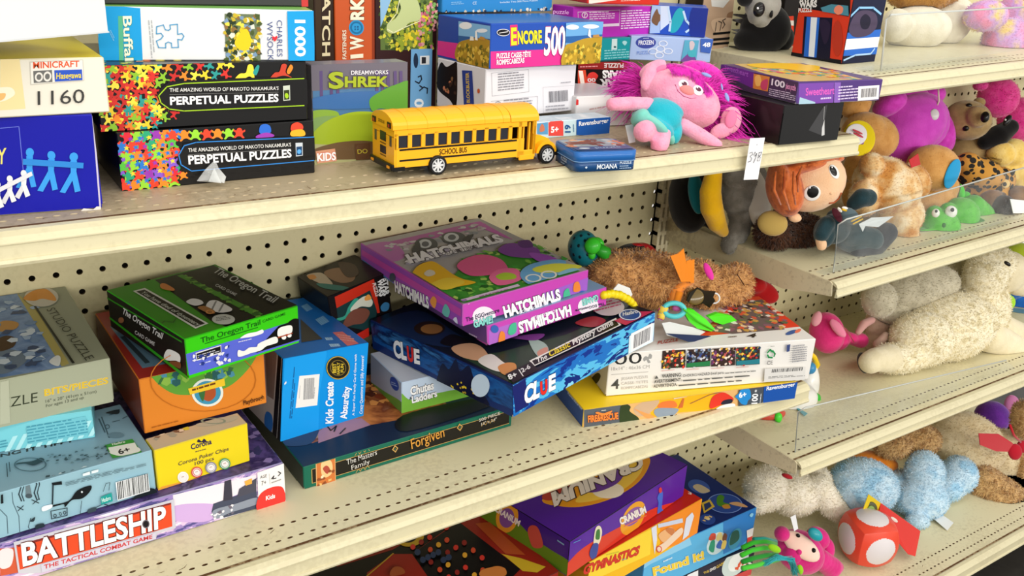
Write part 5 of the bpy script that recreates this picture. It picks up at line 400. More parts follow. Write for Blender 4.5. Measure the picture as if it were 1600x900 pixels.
carton('game_box', 'dark blue game box with a disc on its front, lowest of the bottom shelf stack', 'box', (34.367, -8.347, -30.2, -0.047, 10.5, 8.2, 2.6, 0.0, 0.0), '#26263c', {'F': [('A','#26263c'),('T','#d8b848','THE',(5.48,1.88,6.0,1.89,5.38,2.1),0.03),('T','#e8e8e8','DVD',(6.06,1.89,6.64,1.94,5.99,2.15),0.06),('T','#d8b848','GAME',(6.69,1.94,7.53,2.1,6.61,2.22),0.03),('E','#c8d8d8',(8.58,1.77,9.91,1.84,8.46,3.01)),('E','#e8f0f0',(8.58,1.77,9.3,1.78,8.48,2.56)),('P','#c8484a',(8.57,0.56,10.91,0.58,11.34,-1.16,8.71,-0.16)),('B','#e8e8e0',(8.8,1.25,9.32,1.72,10.46,0.97,10.04,0.57)),('D','#d85a3a,#e8d8c0,#3a6a5a',(8.74,0.94,10.32,1.02,8.71,1.72),12,0.25),('P','#e8e8f0',(3.79,2.46,4.8,2.51,4.89,1.94,3.88,1.89))],'T': [('A','#1a1a2c')]})
carton('game_box', 'light blue game box with yellow letters and a navy top', 'box', (33.598, -8.7, -27.58, 0.017, 11.0, 8.3, 3.3, 0.0, 0.0), '#3a88c8', {'F': [('A','#58aee0'),('P','#8ac8ec',(-2.43,2.84,0.52,3.1,4.1,3.29,4.46,2.54,0.61,2.46,-1.89,1.93)),('P','#2f7cc4',(7.37,3.69,10.87,3.36,11.36,1.15,9.97,0.28,8.05,0.28)),('E','#cfe6f0',(7.1,1.61,8.12,1.53,6.97,2.6)),('B','#c84a3a',(6.18,2.28,6.34,2.74,6.8,2.56,6.84,2.03)),('B','#2a9a7a',(6.35,1.38,6.46,2.07,6.86,1.92,6.92,0.94)),('B','#e8d890',(6.97,1.98,7.11,2.55,7.53,2.28,7.66,1.6)),('B','#3a6ac0',(7.1,1.3,7.37,1.82,7.69,1.49,7.73,0.94)),('B','#7a4a38',(7.64,1.72,7.72,2.26,8.09,1.97,8.07,1.45)),('B','#e8cc68',(7.66,0.97,7.73,1.58,8.14,1.42,8.07,0.81)),('E','#3a92b8',(9.05,1.28,9.76,1.27,8.99,2.2)),('B','#1a5a50',(8.55,0.94,8.59,1.99,9.23,1.95,9.52,1.21,9.2,0.9)),('T','#e8c83a','Found It!',(0.97,1.36,6.0,0.77,0.75,2.11),0.07,'#f4f0d8',0.03),('N','#c8e4f4',(1.78,2.09,2.92,2.08,1.71,2.42),1),('P','#eeeeee',(10.21,1.58,11.14,1.56,11.32,0.73,10.49,0.62)),('P','#d84038',(10.44,0.85,11.38,0.76,11.53,0.11,10.52,0.17)),('B','#8ac8e8',(10.21,2.91,10.41,3.05,10.65,2.86,10.5,2.65))],'T': [('A','#12296a'),('E','#3a5aa8',(9.18,4.09,9.68,3.44,9.84,4.74)),('B','#c8b898',(8.72,4.27,9.34,4.37,9.55,3.7,9.44,3.21,8.71,3.37)),('E','#2a4a98',(9.28,1.54,10.31,0.77,10.21,2.41)),('O','#7a98d8',(9.28,1.54,10.31,0.77,10.21,2.41),0.94),('B','#4a8a2a',(9.34,2.38,9.81,2.46,9.82,2.1,9.28,1.71,9.52,1.23,8.82,1.29,8.66,1.73)),('B','#d8a878',(9.56,1.38,10.23,1.16,10.43,0.53,10.29,0.35,9.72,0.94)),('B','#c8903a',(8.86,1.44,9.36,1.32,9.18,0.91,8.73,1.08)),('P','#d8b840',(7.75,2.43,8.64,2.44,8.28,1.61,6.98,1.43)),('P','#2a3a6a',(7.79,2.23,8.37,2.24,8.14,1.77,7.27,1.6)),('E','#2a4a98',(6.67,0.78,7.12,0.44,7.15,1.24)),('D','#e8c878,#f0e0a8',(6.19,0.66,6.96,0.7,6.6,1.07),12,0.15)]}, lid=('#d8e4ec',.1))
carton('game_box', 'yellow and orange game box with red letters under the purple box', 'box', (27.597, -10.0, -24.26, 0.131, 11.0, 4.5, 2.813, 0.0, 0.0), '#e8a81c', {'F': [('A','#f0b81c'),('P','#f08c24',(6.46,3.34,10.75,3.27,11.54,-0.55,6.96,0.41)),('P','#f4d23a',(-1.5,2.64,1.59,2.94,5.77,2.71,5.92,0.58,0.03,1.28)),('T','#d0362a','GYMNASTICS',(-0.56,2.15,4.68,1.2,-0.46,2.8),0.09,'#7a1c1a',0.02),('N','#c8c03a',(1.46,2.58,2.98,2.16,1.43,2.83),1),('N','#6ab8b0',(3.04,1.48,3.66,1.34,3.02,1.62),1),('P','#d8dcec',(5.58,3.04,6.09,3.19,6.44,1.51,6.39,0.37)),('P','#c8d0e4',(6.28,2.83,8.94,2.14,9.08,1.73,6.39,2.49)),('P','#d8dcec',(9.36,1.95,9.97,2.18,10.25,1.77,9.95,0.31,9.31,0.19)),('B','#e8b07a',(6.5,1.87,7.21,2.03,7.85,1.89,8.35,1.23,7.92,0.83,7.14,1.0)),('B','#c87a48',(7.22,1.93,7.46,2.02,8.15,1.61,8.25,1.07,7.91,1.23)),('B','#ead0b8',(6.55,0.88,7.39,0.98,8.83,1.41,9.19,0.85,8.23,0.49,7.02,0.27)),('O','#d84a3a',(6.77,0.63,7.09,0.48,6.72,0.93),0.7),('S','#f8d858',(5.9,3.28,8.74,3.19),0.1)],'T': [('A','#c8281c'),('T','#f0d8d0','3',(10.67,0.98,10.76,0.73,10.9,1.16),0.05)],'L': [('A','#c88a1c')]})
carton('game_box', 'large purple and red game box with a yellow oval, topmost on the bottom shelf', 'box', (25.517, -10.435, -21.367, 0.223, 12.28, 7.4, 2.497, 0.001, -0.003), '#12081e', {'T': [('A','#4d1a92'),('B','#e89a20',(1.84,3.85,4.19,4.4,7.21,4.54,10.26,3.84,11.09,2.42,9.86,1.53,7.71,0.94,5.3,1.02,3.32,1.67,2.21,2.67)),('B','#f4c84a',(3.27,2.28,5.02,2.75,8.44,2.79,10.47,2.64,9.36,1.66,7.14,1.15,4.92,1.37)),('E','#f8ead0',(5.81,1.74,6.58,1.05,6.53,2.31)),('B','#b83a30',(2.16,4.14,4.36,4.55,6.83,4.23,6.86,3.57,4.25,3.44,2.31,3.43)),('B','#6a3a98',(4.46,2.95,6.3,3.12,8.44,2.79,8.06,2.18,6.74,1.81,5.06,2.12)),('P','#d8a838',(0.62,5.09,3.34,4.85,2.32,4.28,0.67,4.62)),('T','#f0e4d8','CRANIUM',(10.74,2.8,2.75,3.9,9.87,1.78),0.1,'#3a1a1a',0.05)],'F': [('A','#56209c'),('B','#d83a28',(-0.66,0.53,0.18,1.08,1.81,1.37,5.86,0.97,8.96,0.63,13.02,-0.63,14.74,-1.52,13.32,-2.02,0.57,-0.74)),('E','#e8a028',(6.37,1.05,7.7,0.84,6.45,2.22)),('E','#8a5aa0',(6.35,1.19,7.34,1.01,6.39,1.85)),('T','#f0e8e0','CRANIUM',(5.03,1.2,7.86,0.79,4.73,1.82),0.09,'#5a3a5a',0.03),('S','#e8784a',(5.45,0.87,7.87,0.53),0.08),('B','#3a6ad0',(9.19,0.05,9.13,0.94,8.93,1.42,9.2,1.76,9.52,1.54,9.62,0.79,9.68,0.21,10.17,-0.26,9.56,-0.13)),('E','#d83a3a',(9.18,1.88,9.38,1.79,9.14,2.12)),('B','#e4dcc0',(2.3,1.27,2.36,2.25,2.74,2.28,3.08,1.68,2.93,0.95,2.54,0.92)),('B','#3a7a3a',(2.47,1.47,2.49,2.05,2.81,1.96,2.88,1.26)),('B','#3a4a9a',(1.99,0.69,2.31,1.19,2.84,0.84,2.68,-0.11,2.26,0.11)),('S','#5a88c8',(0.31,2.29,0.96,2.17),0.06)],'L': [('A','#3c1a74'),('B','#5c7a1c',(-0.71,0.23,0.68,1.57,2.43,1.89,4.5,1.26,6.13,1.16,7.55,1.12,7.64,0.16,5.58,0.11,0.77,0.1)),('E','#d89028',(2.37,1.49,3.0,1.02,3.06,2.67)),('E','#7a4a8a',(2.37,1.45,2.79,1.13,2.84,2.18)),('T','#e8d8d0','CRANIUM',(1.27,1.43,3.4,1.39,1.41,1.92),0.06),('B','#b8483a',(4.15,1.5,4.36,1.98,4.84,2.17,5.2,1.79,5.42,1.04,4.72,0.57,4.37,0.89)),('S','#7a9ab8',(6.52,2.1,6.99,2.08),0.1)]}, lid=('#12081e',.1),gloss='*')
carton('game_box', 'red and black game box with a coloured disc grid on the bottom shelf', 'board game', (9.2, -11.2, -30.17, 0.07, 16.0, 9.9, 9.1, 0.0, 0.0), '#3a1410', {'T': [('A','#0e0b0a'),('P','#8e2318',(6.59,6.1,8.69,6.73,9.62,6.11,13.75,7.29,14.88,7.64,16.76,6.41,17.1,-0.3,14.37,-3.42,4.56,3.21)),('P','#7a2418',(5.38,7.51,8.89,7.08,11.6,7.64,13.76,7.64,13.9,8.84,9.66,8.92,6.23,9.17)),('P','#0c0b0e',(9.63,6.1,13.74,7.2,14.22,1.39,13.26,1.04,9.3,3.69)),('S','#b08a28',(6.22,5.75,8.7,6.75),0.09),('P','#c8a828',(14.09,3.14,14.82,2.17,15.59,0.71,14.84,0.59,14.21,1.17,14.15,2.78)),('P','#a84a22',(14.49,6.44,14.31,3.0,15.24,2.21,15.35,6.06)),('T','#c8c0b4','CONNECT',(5.72,7.63,9.27,7.52,6.0,8.39),0.07,'#6a2a1c',0.03),('E','#b89426',(10.37,7.68,11.14,7.17,10.93,8.61)),('E','#14100e',(10.33,7.76,10.82,7.43,10.72,8.4)),('T','#d8d4cc','4',(9.92,7.59,10.48,7.49,10.21,8.24),0.1),('E','#c8342a',(12.73,7.07,12.86,6.99,12.88,7.3)),('E','#c8342a',(11.33,6.82,11.46,6.74,11.48,7.05)),('E','#8a2420',(10.65,6.7,10.78,6.62,10.79,6.92)),('E','#c8342a',(9.98,6.58,10.11,6.5,10.12,6.8)),('E','#c8482a',(12.06,6.0,12.19,5.92,12.21,6.22)),('E','#d8a030',(11.38,5.89,11.5,5.8,11.52,6.11)),('E','#c8482a',(10.71,5.77,10.83,5.69,10.85,5.99)),('E','#8a2420',(12.79,5.18,12.92,5.1,12.94,5.4)),('E','#c8342a',(12.1,5.08,12.23,5.0,12.25,5.29)),('E','#8a2420',(11.43,4.97,11.55,4.89,11.57,5.19)),('E','#8a2420',(10.11,4.77,10.23,4.69,10.24,4.98)),('E','#c8482a',(12.82,4.27,12.94,4.19,12.97,4.49)),('E','#d8a030',(12.14,4.18,12.26,4.1,12.28,4.39)),('E','#d8a030',(10.81,3.99,10.93,3.91,10.95,4.19)),('E','#c8482a',(10.17,3.89,10.29,3.81,10.3,4.1)),('E','#c8342a',(12.85,3.39,12.97,3.3,13.0,3.59)),('E','#c8342a',(11.52,3.21,11.64,3.13,11.65,3.41)),('E','#8a2420',(10.87,3.12,10.98,3.04,11.0,3.32)),('E','#c8342a',(10.23,3.04,10.34,2.96,10.36,3.24)),('E','#c8482a',(12.21,2.44,12.33,2.36,12.36,2.63)),('E','#d8a030',(11.56,2.36,11.68,2.28,11.7,2.55)),('E','#c8482a',(10.92,2.28,11.03,2.2,11.05,2.47)),('E','#2a3a58',(9.9,5.92,10.05,5.82,10.06,6.17)),('E','#2a3a58',(9.79,5.15,9.93,5.06,9.94,5.4)),('E','#2a3a58',(10.16,5.17,10.3,5.08,10.32,5.42)),('E','#2a3a58',(10.54,5.19,10.68,5.1,10.7,5.44)),('E','#2a3a58',(10.92,5.21,11.06,5.12,11.08,5.46)),('E','#2a3a58',(10.79,4.45,10.94,4.36,10.95,4.69)),('E','#2a3a58',(11.17,4.47,11.32,4.37,11.34,4.71)),('B','#c87a3a',(12.09,2.43,12.66,2.36,13.16,2.18,13.36,1.73,12.91,1.28,11.79,2.02)),('B','#a0522a',(7.63,5.25,8.06,5.5,8.38,5.21,8.26,4.68,7.51,4.88))],'F': [('A','#8e2318')]})
carton('game_box', 'dark teal box at the left end of the bottom shelf, barely showing', 'box', (0.5, -9, -30.17, 0.0, 8.3, 8.4, 10.4, 0.0, 0.0), '#1c5a58', {'T': [('A','#1c5a58')],'F': [('A','#1c5a58')]})
# ---------------------------------------------------------------- soft toys: builders
AX = V((83.43,-54.9,5.17))/100; AY = V((16.13,33.26,92.92))/100; AZ = V((52.72,76.68,-36.61))/100; AX.normalize(); AY.normalize(); AZ.normalize()
def frame(e):
    a = math.radians(e[6]) if len(e) > 6 else 0
    if len(e) > 7:
        n = V(e[7:10]).normalized(); y = (AY-n*AY.dot(n)).normalized(); x = y.cross(n)
    else: x, y, n = AX, AY, -AZ
    X = x*math.cos(a)+y*math.sin(a); Y = -x*math.sin(a)+y*math.cos(a)
    return Matrix((X, Y, n)).transposed()
def balls(mb, ells, key, seg=16):
    for e in ells: mb.ball(e[:3], e[3:6], key, frame(e), seg)
def skin(ells, vox=.11, smooth=3):
    """one continuous surface around a set of ellipsoids"""
    mb = MB()
    for e in ells: mb.ball(e[:3], e[3:6], '#808080', frame(e), 20)
    me = bpy.data.meshes.new('t'); me.from_pydata(mb.v, [], mb.f); o = bpy.data.objects.new('t', me); COL.objects.link(o)
    b = bmesh.new(); b.from_mesh(me); bmesh.ops.recalc_face_normals(b, faces=b.faces[:]); b.to_mesh(me); b.free()
    r = o.modifiers.new('r', 'REMESH'); r.mode = 'VOXEL'; r.voxel_size = vox
    s = o.modifiers.new('s', 'SMOOTH'); s.iterations = smooth; s.factor = .5
    ev = o.evaluated_get(bpy.context.evaluated_depsgraph_get()); m2 = ev.to_mesh()
    vs = [v.co.copy() for v in m2.vertices]; fs = [tuple(p.vertices) for p in m2.polygons]; ns = [v.normal.copy() for v in m2.vertices]
    ev.to_mesh_clear(); bpy.data.objects.remove(o); bpy.data.meshes.remove(me)
    return vs, fs, ns
def pile(key, cols, scale=26, rough=.95):
    """plush cloth: two or more shades mottled over the pile"""
    if key in MATS: return key
    m = bpy.data.materials.new(key); m.use_nodes = True; MATS[key] = m; N_ = m.node_tree.nodes; L = m.node_tree.links; b = N_['Principled BSDF']
    t = N_.new('ShaderNodeTexCoord'); n = N_.new('ShaderNodeTexNoise'); n.inputs['Scale'].default_value = scale; n.inputs['Detail'].default_value = 3
    r = N_.new('ShaderNodeValToRGB'); e = r.color_ramp.elements
    for i, c in enumerate(cols):
        q = e[i] if i < 2 else e.new(.5); q.position = .36+.28*i/max(1, len(cols)-1); q.color = (*rgb(c), 1)
    n2 = N_.new('ShaderNodeTexNoise'); n2.inputs['Scale'].default_value = 420; bp = N_.new('ShaderNodeBump'); bp.inputs['Strength'].default_value = .35; bp.inputs['Distance'].default_value = .002
    L.new(t.outputs['Object'], n.inputs['Vector']); L.new(t.outputs['Object'], n2.inputs['Vector']); L.new(n.outputs['Fac'], r.inputs['Fac']); L.new(r.outputs['Color'], b.inputs['Base Color'])
    L.new(n2.outputs['Fac'], bp.inputs['Height']); L.new(bp.outputs['Normal'], b.inputs['Normal'])
    b.inputs['Roughness'].default_value = rough; b.inputs['Specular IOR Level'].default_value = .12; b.inputs['Sheen Weight'].default_value = .35; b.inputs['Sheen Roughness'].default_value = .5
    return key
def fur(mb, vs, fs, ns, n, L, w, key, lay=(0, 0, -.3), curl=.7, seed=1, near=()):
    rr = random.Random(seed); lay = V(lay); nf = len(fs)
    for _ in range(n):
        f = fs[rr.randrange(nf)]; a = rr.random(); b = rr.random(); i, j = f[0], f[len(f)//2]; k = f[1]
        if a+b > 1: a, b = 1-a, 1-b
        p = vs[i]+(vs[j]-vs[i])*a+(vs[k]-vs[i])*b; nn = ns[i]
        t = V((rr.uniform(-1, 1), rr.uniform(-1, 1), rr.uniform(-1, 1))); t -= nn*t.dot(nn)
        d = (nn*.75+t*curl+lay*.5).normalized(); l = L*rr.uniform(.6, 1.25); s = d.cross(nn+V((.01, .02, 0))).normalized()*w*rr.uniform(.6, 1.2)
        q = p+d*l*.55+nn*l*.08; tip = p+d*l+(lay+t*.5)*l*.35
        for tr in near:
            h = tr[0].find_nearest(tip, .6)
            if h[0] is not None and (tip-h[0]).dot(h[1]) < .02: tip = None; break
        if tip is None or (FLOOR and p.x > FLOOR[0] and p.z < FLOOR[1]+(p.x-FLOOR[0])*FLOOR[2]+.06): continue
        if FLOOR and p.x > FLOOR[0]: fz = FLOOR[1]+(p.x-FLOOR[0])*FLOOR[2]+.02; q.z = max(q.z, fz); tip.z = max(tip.z, fz)
        mb.add([p-s-nn*.02, p+s-nn*.02, q+s*.8, q-s*.8, tip], [[0, 1, 2, 3], [3, 2, 4]], key, True)
def put(mb, name, parent):
    off = parent.location/I
    if parent.parent: off = off+parent.parent.location/I
    mb.v = [v-off for v in mb.v]; return mb.build(name, parent)
def plush(name, label, cat, base, ells, key, hair=None, vox=.11, smooth=3, group=None, part='body'):
    root = thing(name, label, cat, base, group=group); cover(root, part, ells, key, hair, vox, smooth); return root
FLOOR = None
def cover(root, part, ells, key, hair=None, vox=.11, smooth=3, big=False):
    vs, fs, ns = skin(ells, vox, smooth); mb = MB()
    lo = [min(v[i] for v in vs)-.3 for i in range(3)]; hi = [max(v[i] for v in vs)+.3 for i in range(3)]
    near = [q for q in SOLIDS if q[1] is not root and all(q[2][i] < hi[i] and q[3][i] > lo[i] for i in range(3))]
    for tree, *_ in near:                                 # soft toys give way where something is already there
        for i, v in enumerate(vs):
            p, n, _, dd = tree.find_nearest(v, 1.5)
            if p is not None and (v-p).dot(n) < .04: vs[i] = p+n*.05
    if FLOOR:
        for i, v in enumerate(vs):
            if v.x > FLOOR[0]-.1: v.z = max(v.z, FLOOR[1]+(v.x-FLOOR[0])*FLOOR[2]+.03)
    if part == 'body' or big: solid(vs, fs, root)
    mb.add(vs, fs, key, True)
    if hair: fur(mb, vs, fs, ns, hair[0], hair[1], hair[2], key, *hair[3:], near=near)
    return put(mb, part, root)
def bits(root, part, ells, key, seg=16):
    mb = MB(); balls(mb, ells, key, seg); return put(mb, part, root)
def slab(pts, th, key, mb=None, nrm=None):
    """a card or cloth flap with real thickness through the given outline"""
    mb = mb or MB(); P = [V(p) for p in pts]; n = nrm and V(nrm) or (P[1]-P[0]).cross(P[2]-P[0]).normalized()
    k = len(P); vs = [p+n*th/2 for p in P]+[p-n*th/2 for p in P]
    mb.add(vs, [list(range(k)), list(range(k, 2*k))[::-1]]+[[i, (i+1) % k, k+(i+1) % k, k+i] for i in range(k)], key); return mb
def wire(root, part, pts, r, key, seg=8):
    mb = MB(); mb.tube(pts, r, key, seg); return put(mb, part, root)
def ringlet(c, R1, r2, key, n, mb=None, sx=1):
    mb = mb or MB(); M = frame((*c, 1, 1, 1, 0, *n))
    pts = [V(c)+M @ V((R1*sx*math.cos(6.2832*k/28), R1*math.sin(6.2832*k/28), 0)) for k in range(29)]
    mb.tube(pts, r2, key, 8, False); return mb

# ---------------------------------------------------------------- toy school bus
YB = '#f6b018*'; BK = '#121110'
bus = thing('toy_school_bus', 'yellow toy school bus on the upper shelf', 'toy bus', (12.75, -13.2, 4.75), -.012)
def bus_part(name, mb, par=None): return mb.build(name, par or bus)
BL, BWd = 7.75, 1.95                                  # length and width
mb = MB()                                             # body side walls with openings for windows and the door
zs, zt, zr = .42, 1.86, 2.42                          # sill, eave, roof top
mb.box((3.0, .05, .78), (5.9, .1, .76), YB); mb.box((3.0, BWd-.05, .98), (5.9, .1, 1.12), YB); mb.box((3.05, .05, 1.76), (6.0, .1, .22), YB); mb.box((3.05, BWd-.05, 1.72), (6.0, .1, .3), YB)
for k in range(10):
    x = .1+k*.572; mb.box((x, .05, 1.42), (.17, .1, .6), YB); mb.box((x, BWd-.05, 1.42), (.17, .1, .6), YB)
mb.box((.05, BWd/2, 1.0), (.1, BWd, 1.15), YB); mb.box((.05, BWd/2, 1.75), (.1, BWd, .3), YB)
mb.box((6.42, .05, 1.62), (.1, .1, .6), YB); mb.box((6.05, .05, .5), (.9, .1, .3), YB, bev=.03); mb.box((6.12, .05, .35), (.75, .12, .25), YB, bev=.03)
mb.box((5.72, .05, 1.2), (.14, .1, 1.4), YB); mb.box((6.46, .05, 1.0), (.12, .1, 1.3), YB)
mb.box((6.46, BWd/2, .9), (.1, BWd, .9), YB); mb.box((6.2, BWd-.05, 1.0), (.6, .1, 1.2), YB)
for c in (.1, BWd-.1): mb.box((6.47, c, 1.6), (.12, .2, .55), YB)
mb.box((3.1, BWd/2, .42), (6.2, BWd-.1, .1), BK)
bus_part('body', mb)
prof = [(0, zt)]+[(BWd/2-math.cos(math.pi*k/16)*(BWd/2+.03), zt+.03+math.sin(math.pi*k/16)**.8*(zr-zt)) for k in range(17)]+[(BWd, zt)]
mb = MB(); mb.prism(prof, -.06, 5.2, YB, smooth=False); mb.prism([(p[0]*1.0, p[1]-.015) for p in prof], 5.24, 6.62, YB)
for k in range(6): mb.prism([(BWd/2+(p[0]-BWd/2)*1.012, zt+(p[1]-zt)*1.03) for p in prof], .55+k*.86, .6+k*.86, YB)
bus_part('roof', mb)
for k in range(9):
    for y in (.075, BWd-.075): mb = MB(); mb.box((.1+k*.572+.286, y, 1.42), (.42, .03, .5), '#20222c*'); bus_part('side_window', mb)
mb = MB(); mb.box((6.5, BWd/2, 1.6), (.03, BWd-.5, .5), '#30343c*'); bus_part('windscreen', mb)
mb = MB()
for z in (1.1, .68): mb.box((2.9, -.006, z), (5.35, .014, .07), BK)
vs, fs = text_mesh('SCHOOL BUS', .02); mb.add([(1.95+t*1.25, -.012, .79+q*.22) for t, q in vs], fs, '#3a2408'); bus_part('side_stripes', mb)
mb = MB()                                             # open folding door
mb.box((5.93, .12, 1.15), (.06, .14, 1.3), YB); mb.box((6.22, .1, 1.15), (.07, .12, 1.3), YB); mb.box((6.08, .6, 1.1), (.5, .7, 1.3), '#2a1408'); mb.box((6.0, .2, 1.0), (.05, .05, .5), '#a82818')
bus_part('folding_door', mb)
mb = MB(); h = [(0, .45), (0, 1.22), (.5, 1.16), (.95, 1.0), (1.12, .8), (1.14, .45)]
mb.prism([(6.5+a*.92, b) for a, b in h], .28, BWd-.28, YB, 'y'); 
bus_part('hood', mb)
for c in (.22, BWd-.22):
    mb = MB(); mb.prism([(6.5+.62+.52*math.cos(math.pi*k/12), .46+.5*math.sin(math.pi*k/12)) for k in range(13)]+[(6.5+.62-.38*math.cos(math.pi*k/12), .46+.36*math.sin(math.pi*k/12)) for k in range(13)], c-.22, c+.22, YB, 'y'); bus_part('fender', mb)
mb = MB(); mb.box((-.06, BWd/2, .42), (.14, BWd+.06, .24), BK, bev=.03); mb.box((.2, .0, .36), (.5, .06, .16), BK); bus_part('rear_bumper', mb)
mb = MB(); mb.box((7.66, BWd/2, .42), (.14, BWd, .24), BK, bev=.03); bus_part('front_bumper', mb)
for c in (.25, BWd-.25): mb = MB(); mb.box((-.14, c, .42), (.03, .22, .1), '#f0a020'); bus_part('bumper_lamp', mb)
mb = MB()
mb.box((-.005, BWd/2, 1.48), (.03, .5, .36), '#15151a*'); mb.box((-.005, BWd/2, .95), (.03, .5, .3), '#15151a*')
for c in (.3, BWd-.3): mb.box((-.005, c, 1.4), (.03, .16, .4), '#4a4436*'); mb.box((-.075, c, 2.02), (.03, .3, .22), '#1c1210'); mb.box((-.095, c, 2.0), (.02, .12, .12), '#b02a1c*')
vs, fs = text_mesh('SCHOOL BUS', .02); mb.add([(-.082, BWd/2+.28-t*.56, 2.0+q*.12) for t, q in vs], fs, '#3a2408')
for z in (1.2, .72): 
    for k in range(6): mb.box((-.01, BWd/2-.22+k*.09, z), (.012, .06, .05), '#7a5410')
bus_part('rear_door', mb)
def wheel(x, y, s):
    mb = MB(); n = 28; P = [(.0, .27), (.0, .36), (.03, .39), (.22, .39), (.25, .36), (.25, .27)]
    vs = [(x+r*math.cos(6.2832*k/n), y+s*(a-.02), .39+r*math.sin(6.2832*k/n)) for k in range(n) for a, r in P]
    mb.add(vs, [[k*6+i, k*6+(i+1) % 6, ((k+1) % n)*6+(i+1) % 6, ((k+1) % n)*6+i] for k in range(n) for i in range(6)], '#17171a', True)
    t = bus_part('tyre', mb); mb = MB()
    mb.prism([(x+.28*math.cos(6.2832*k/24), .39+.28*math.sin(6.2832*k/24)) for k in range(24)], y+s*.05, y+s*.09, '#4a4c50', 'y')
    for k in range(8):
        a = 6.2832*k/8; R = Matrix.Rotation(a, 4, 'Y'); mb.box((.155, 0, 0), (.25, .04, .075), '#d4d6d8*', Matrix.Translation((x, y+s*.025, .39)) @ R)
    mb.prism([(x+.07*math.cos(6.2832*k/12), .39+.07*math.sin(6.2832*k/12)) for k in range(12)], y+s*.0, y+s*.05, '#d4d6d8*', 'y')
    ring = [(x+.27*math.cos(6.2832*k/24), y+s*.01, .39+.27*math.sin(6.2832*k/24)) for k in range(25)]; mb.tube(ring, .035, '#c8cacc*', 6, False)
    mb.build('hub_cap', t)
for x in (1.86, 7.1): wheel(x, -.11, 1); wheel(x, BWd+.11, -1)

# ---------------------------------------------------------------- blue puzzle tin
tin = thing('puzzle_tin', 'small blue rounded puzzle tin on the shelf edge behind the bus nose', 'tin', (20.05, -15.1, 4.76), -.216)
def rounded(w, d, r, n=6):
    return [(cx+r*math.cos(a0+math.pi/2*k/n), cy+r*math.sin(a0+math.pi/2*k/n)) for cx, cy, a0 in ((w-r, d-r, 0), (r, d-r, math.pi/2), (r, r, math.pi), (w-r, r, 1.5*math.pi)) for k in range(n+1)]
def inset(P, w, d, t): return [(w/2+(x-w/2)*(1-2*t/w), d/2+(y-d/2)*(1-2*t/d)) for x, y in P]
TW, TD = 2.9, 2.35; rp = rounded(TW, TD, .32)
mb = MB(); mb.prism(inset(rp, TW, TD, .03), 0, .44, '#1d4a7e*', 'z', True)
pr(mb, 'F', TW, TD, .45, [('T', '#e4ecf4', 'MOANA', (1.0, .1, 1.95, .1, 1.0, .3), .03), ('T', '#c8d8e8', 'PUZZLE', (2.05, .28, 2.6, .28, 2.05, .38), .03), ('N', '#9ab4d0', (2.05, .06, 2.6, .06, 2.05, .24), 2), ('B', '#c8d8e8', (.45, .2, .5, .14, .55, .2, .5, .24))], .03, '*')
pr(mb, 'L', TW, TD, .45, [('T', '#b8c8d8', 'PUZZLE', (.9, .2, 1.5, .2, .9, .36), .02), ('N', '#8aa0b8', (.9, .06, 1.5, .06, .9, .16), 1)], .03, '*')
mb.build('base', tin)
mb = MB(); mb.prism(rp, .4, .82, '#2466b0*', 'z', True); mb.prism(inset(rp, TW, TD, .05), .82, .85, '#1c5088*', 'z'); mb.tube([(x, y, .415) for x, y in rp+rp[:1]], .018, '#7aa0c8*', 6, False)
pr(mb, 'T', TW, TD, .85, [('P', '#8a98a0', (.15, .35, 2.75, .35, 2.75, 2.2, .15, 2.2)), ('D', '#c87a50,#7a3a28,#e0a878,#a8b0b4', (.2, .9, 2.7, .9, .2, 2.1), 30, .3), ('P', '#7a4034', (.3, 1.3, 2.0, 1.3, 1.9, 1.7, .3, 1.8)), ('P', '#1c4a7c', (.15, .2, 2.75, .2, 2.75, .8, .15, .8)), ('T', '#9ab8d0', 'puzzle', (1.1, .45, 2.3, .45, 1.1, .7), .02), ('E', '#c8d4dc', (.6, .5, .85, .5, .6, .62))], .03, '*')
mb.build('lid', tin)

sw = thing('plastic_scrap', 'crumpled scrap of clear wrap in front of the black frog pattern box', 'plastic wrap', (6.38,-11.15,4.77))
slab([(5.76,-11.6,4.97), (6.09,-11.5,5.31), (6.51,-11.35,5.61), (6.57,-11.5,5.36), (6.76,-11.7,5.06), (6.65,-11.8,4.86), (6.18,-11.9,5.05)], .03, acrylic('loose_wrap'), mb := MB()); slab([(6.08,-11.9,4.99), (6.4,-11.6,5.4), (6.5,-12.0,4.92)], .03, acrylic('loose_wrap'), mb); put(mb, 'wrap', sw)

# ---------------------------------------------------------------- price tag
tg = thing('price_tag', 'white paper tag with a handwritten number hanging on the shelf edge', 'price tag', (30.78,-14.95,5.3))
mb = slab([(30.5,-14.95,5.38), (31.52,-14.95,5.34), (31.37,-15.05,3.33), (30.37,-15.05,3.4)], .02, '#f0f0f2'); put(mb, 'paper', tg)
o_ = V((30.47,-15.07,4.27)); x_ = V((31.33,-15.07,4.23))-o_; y_ = V((30.48,-15.07,4.74))-o_
mb = MB()
for st in ([(0, .9), (.2, 1), (.25, .75), (.1, .55), (.26, .35), (.2, .05), (0, .0)], [(.58, .75), (.45, 1), (.36, .7), (.5, .55), (.6, .85), (.55, .3), (.45, -.15)], [(.98, .95), (.78, .9), (.75, .65), (.95, .4), (.92, .05), (.74, .05), (.76, .4), (.95, .65), (.98, .95)]):
    mb.tube([o_+x_*a+y_*b for a, b in st], .014, '#3a3a4a', 5)
vs, fs = text_mesh('.', .02); mb.ball((31.0,-15.0,5.05), .02, '#8a8a90'); put(mb, 'handwriting', tg)

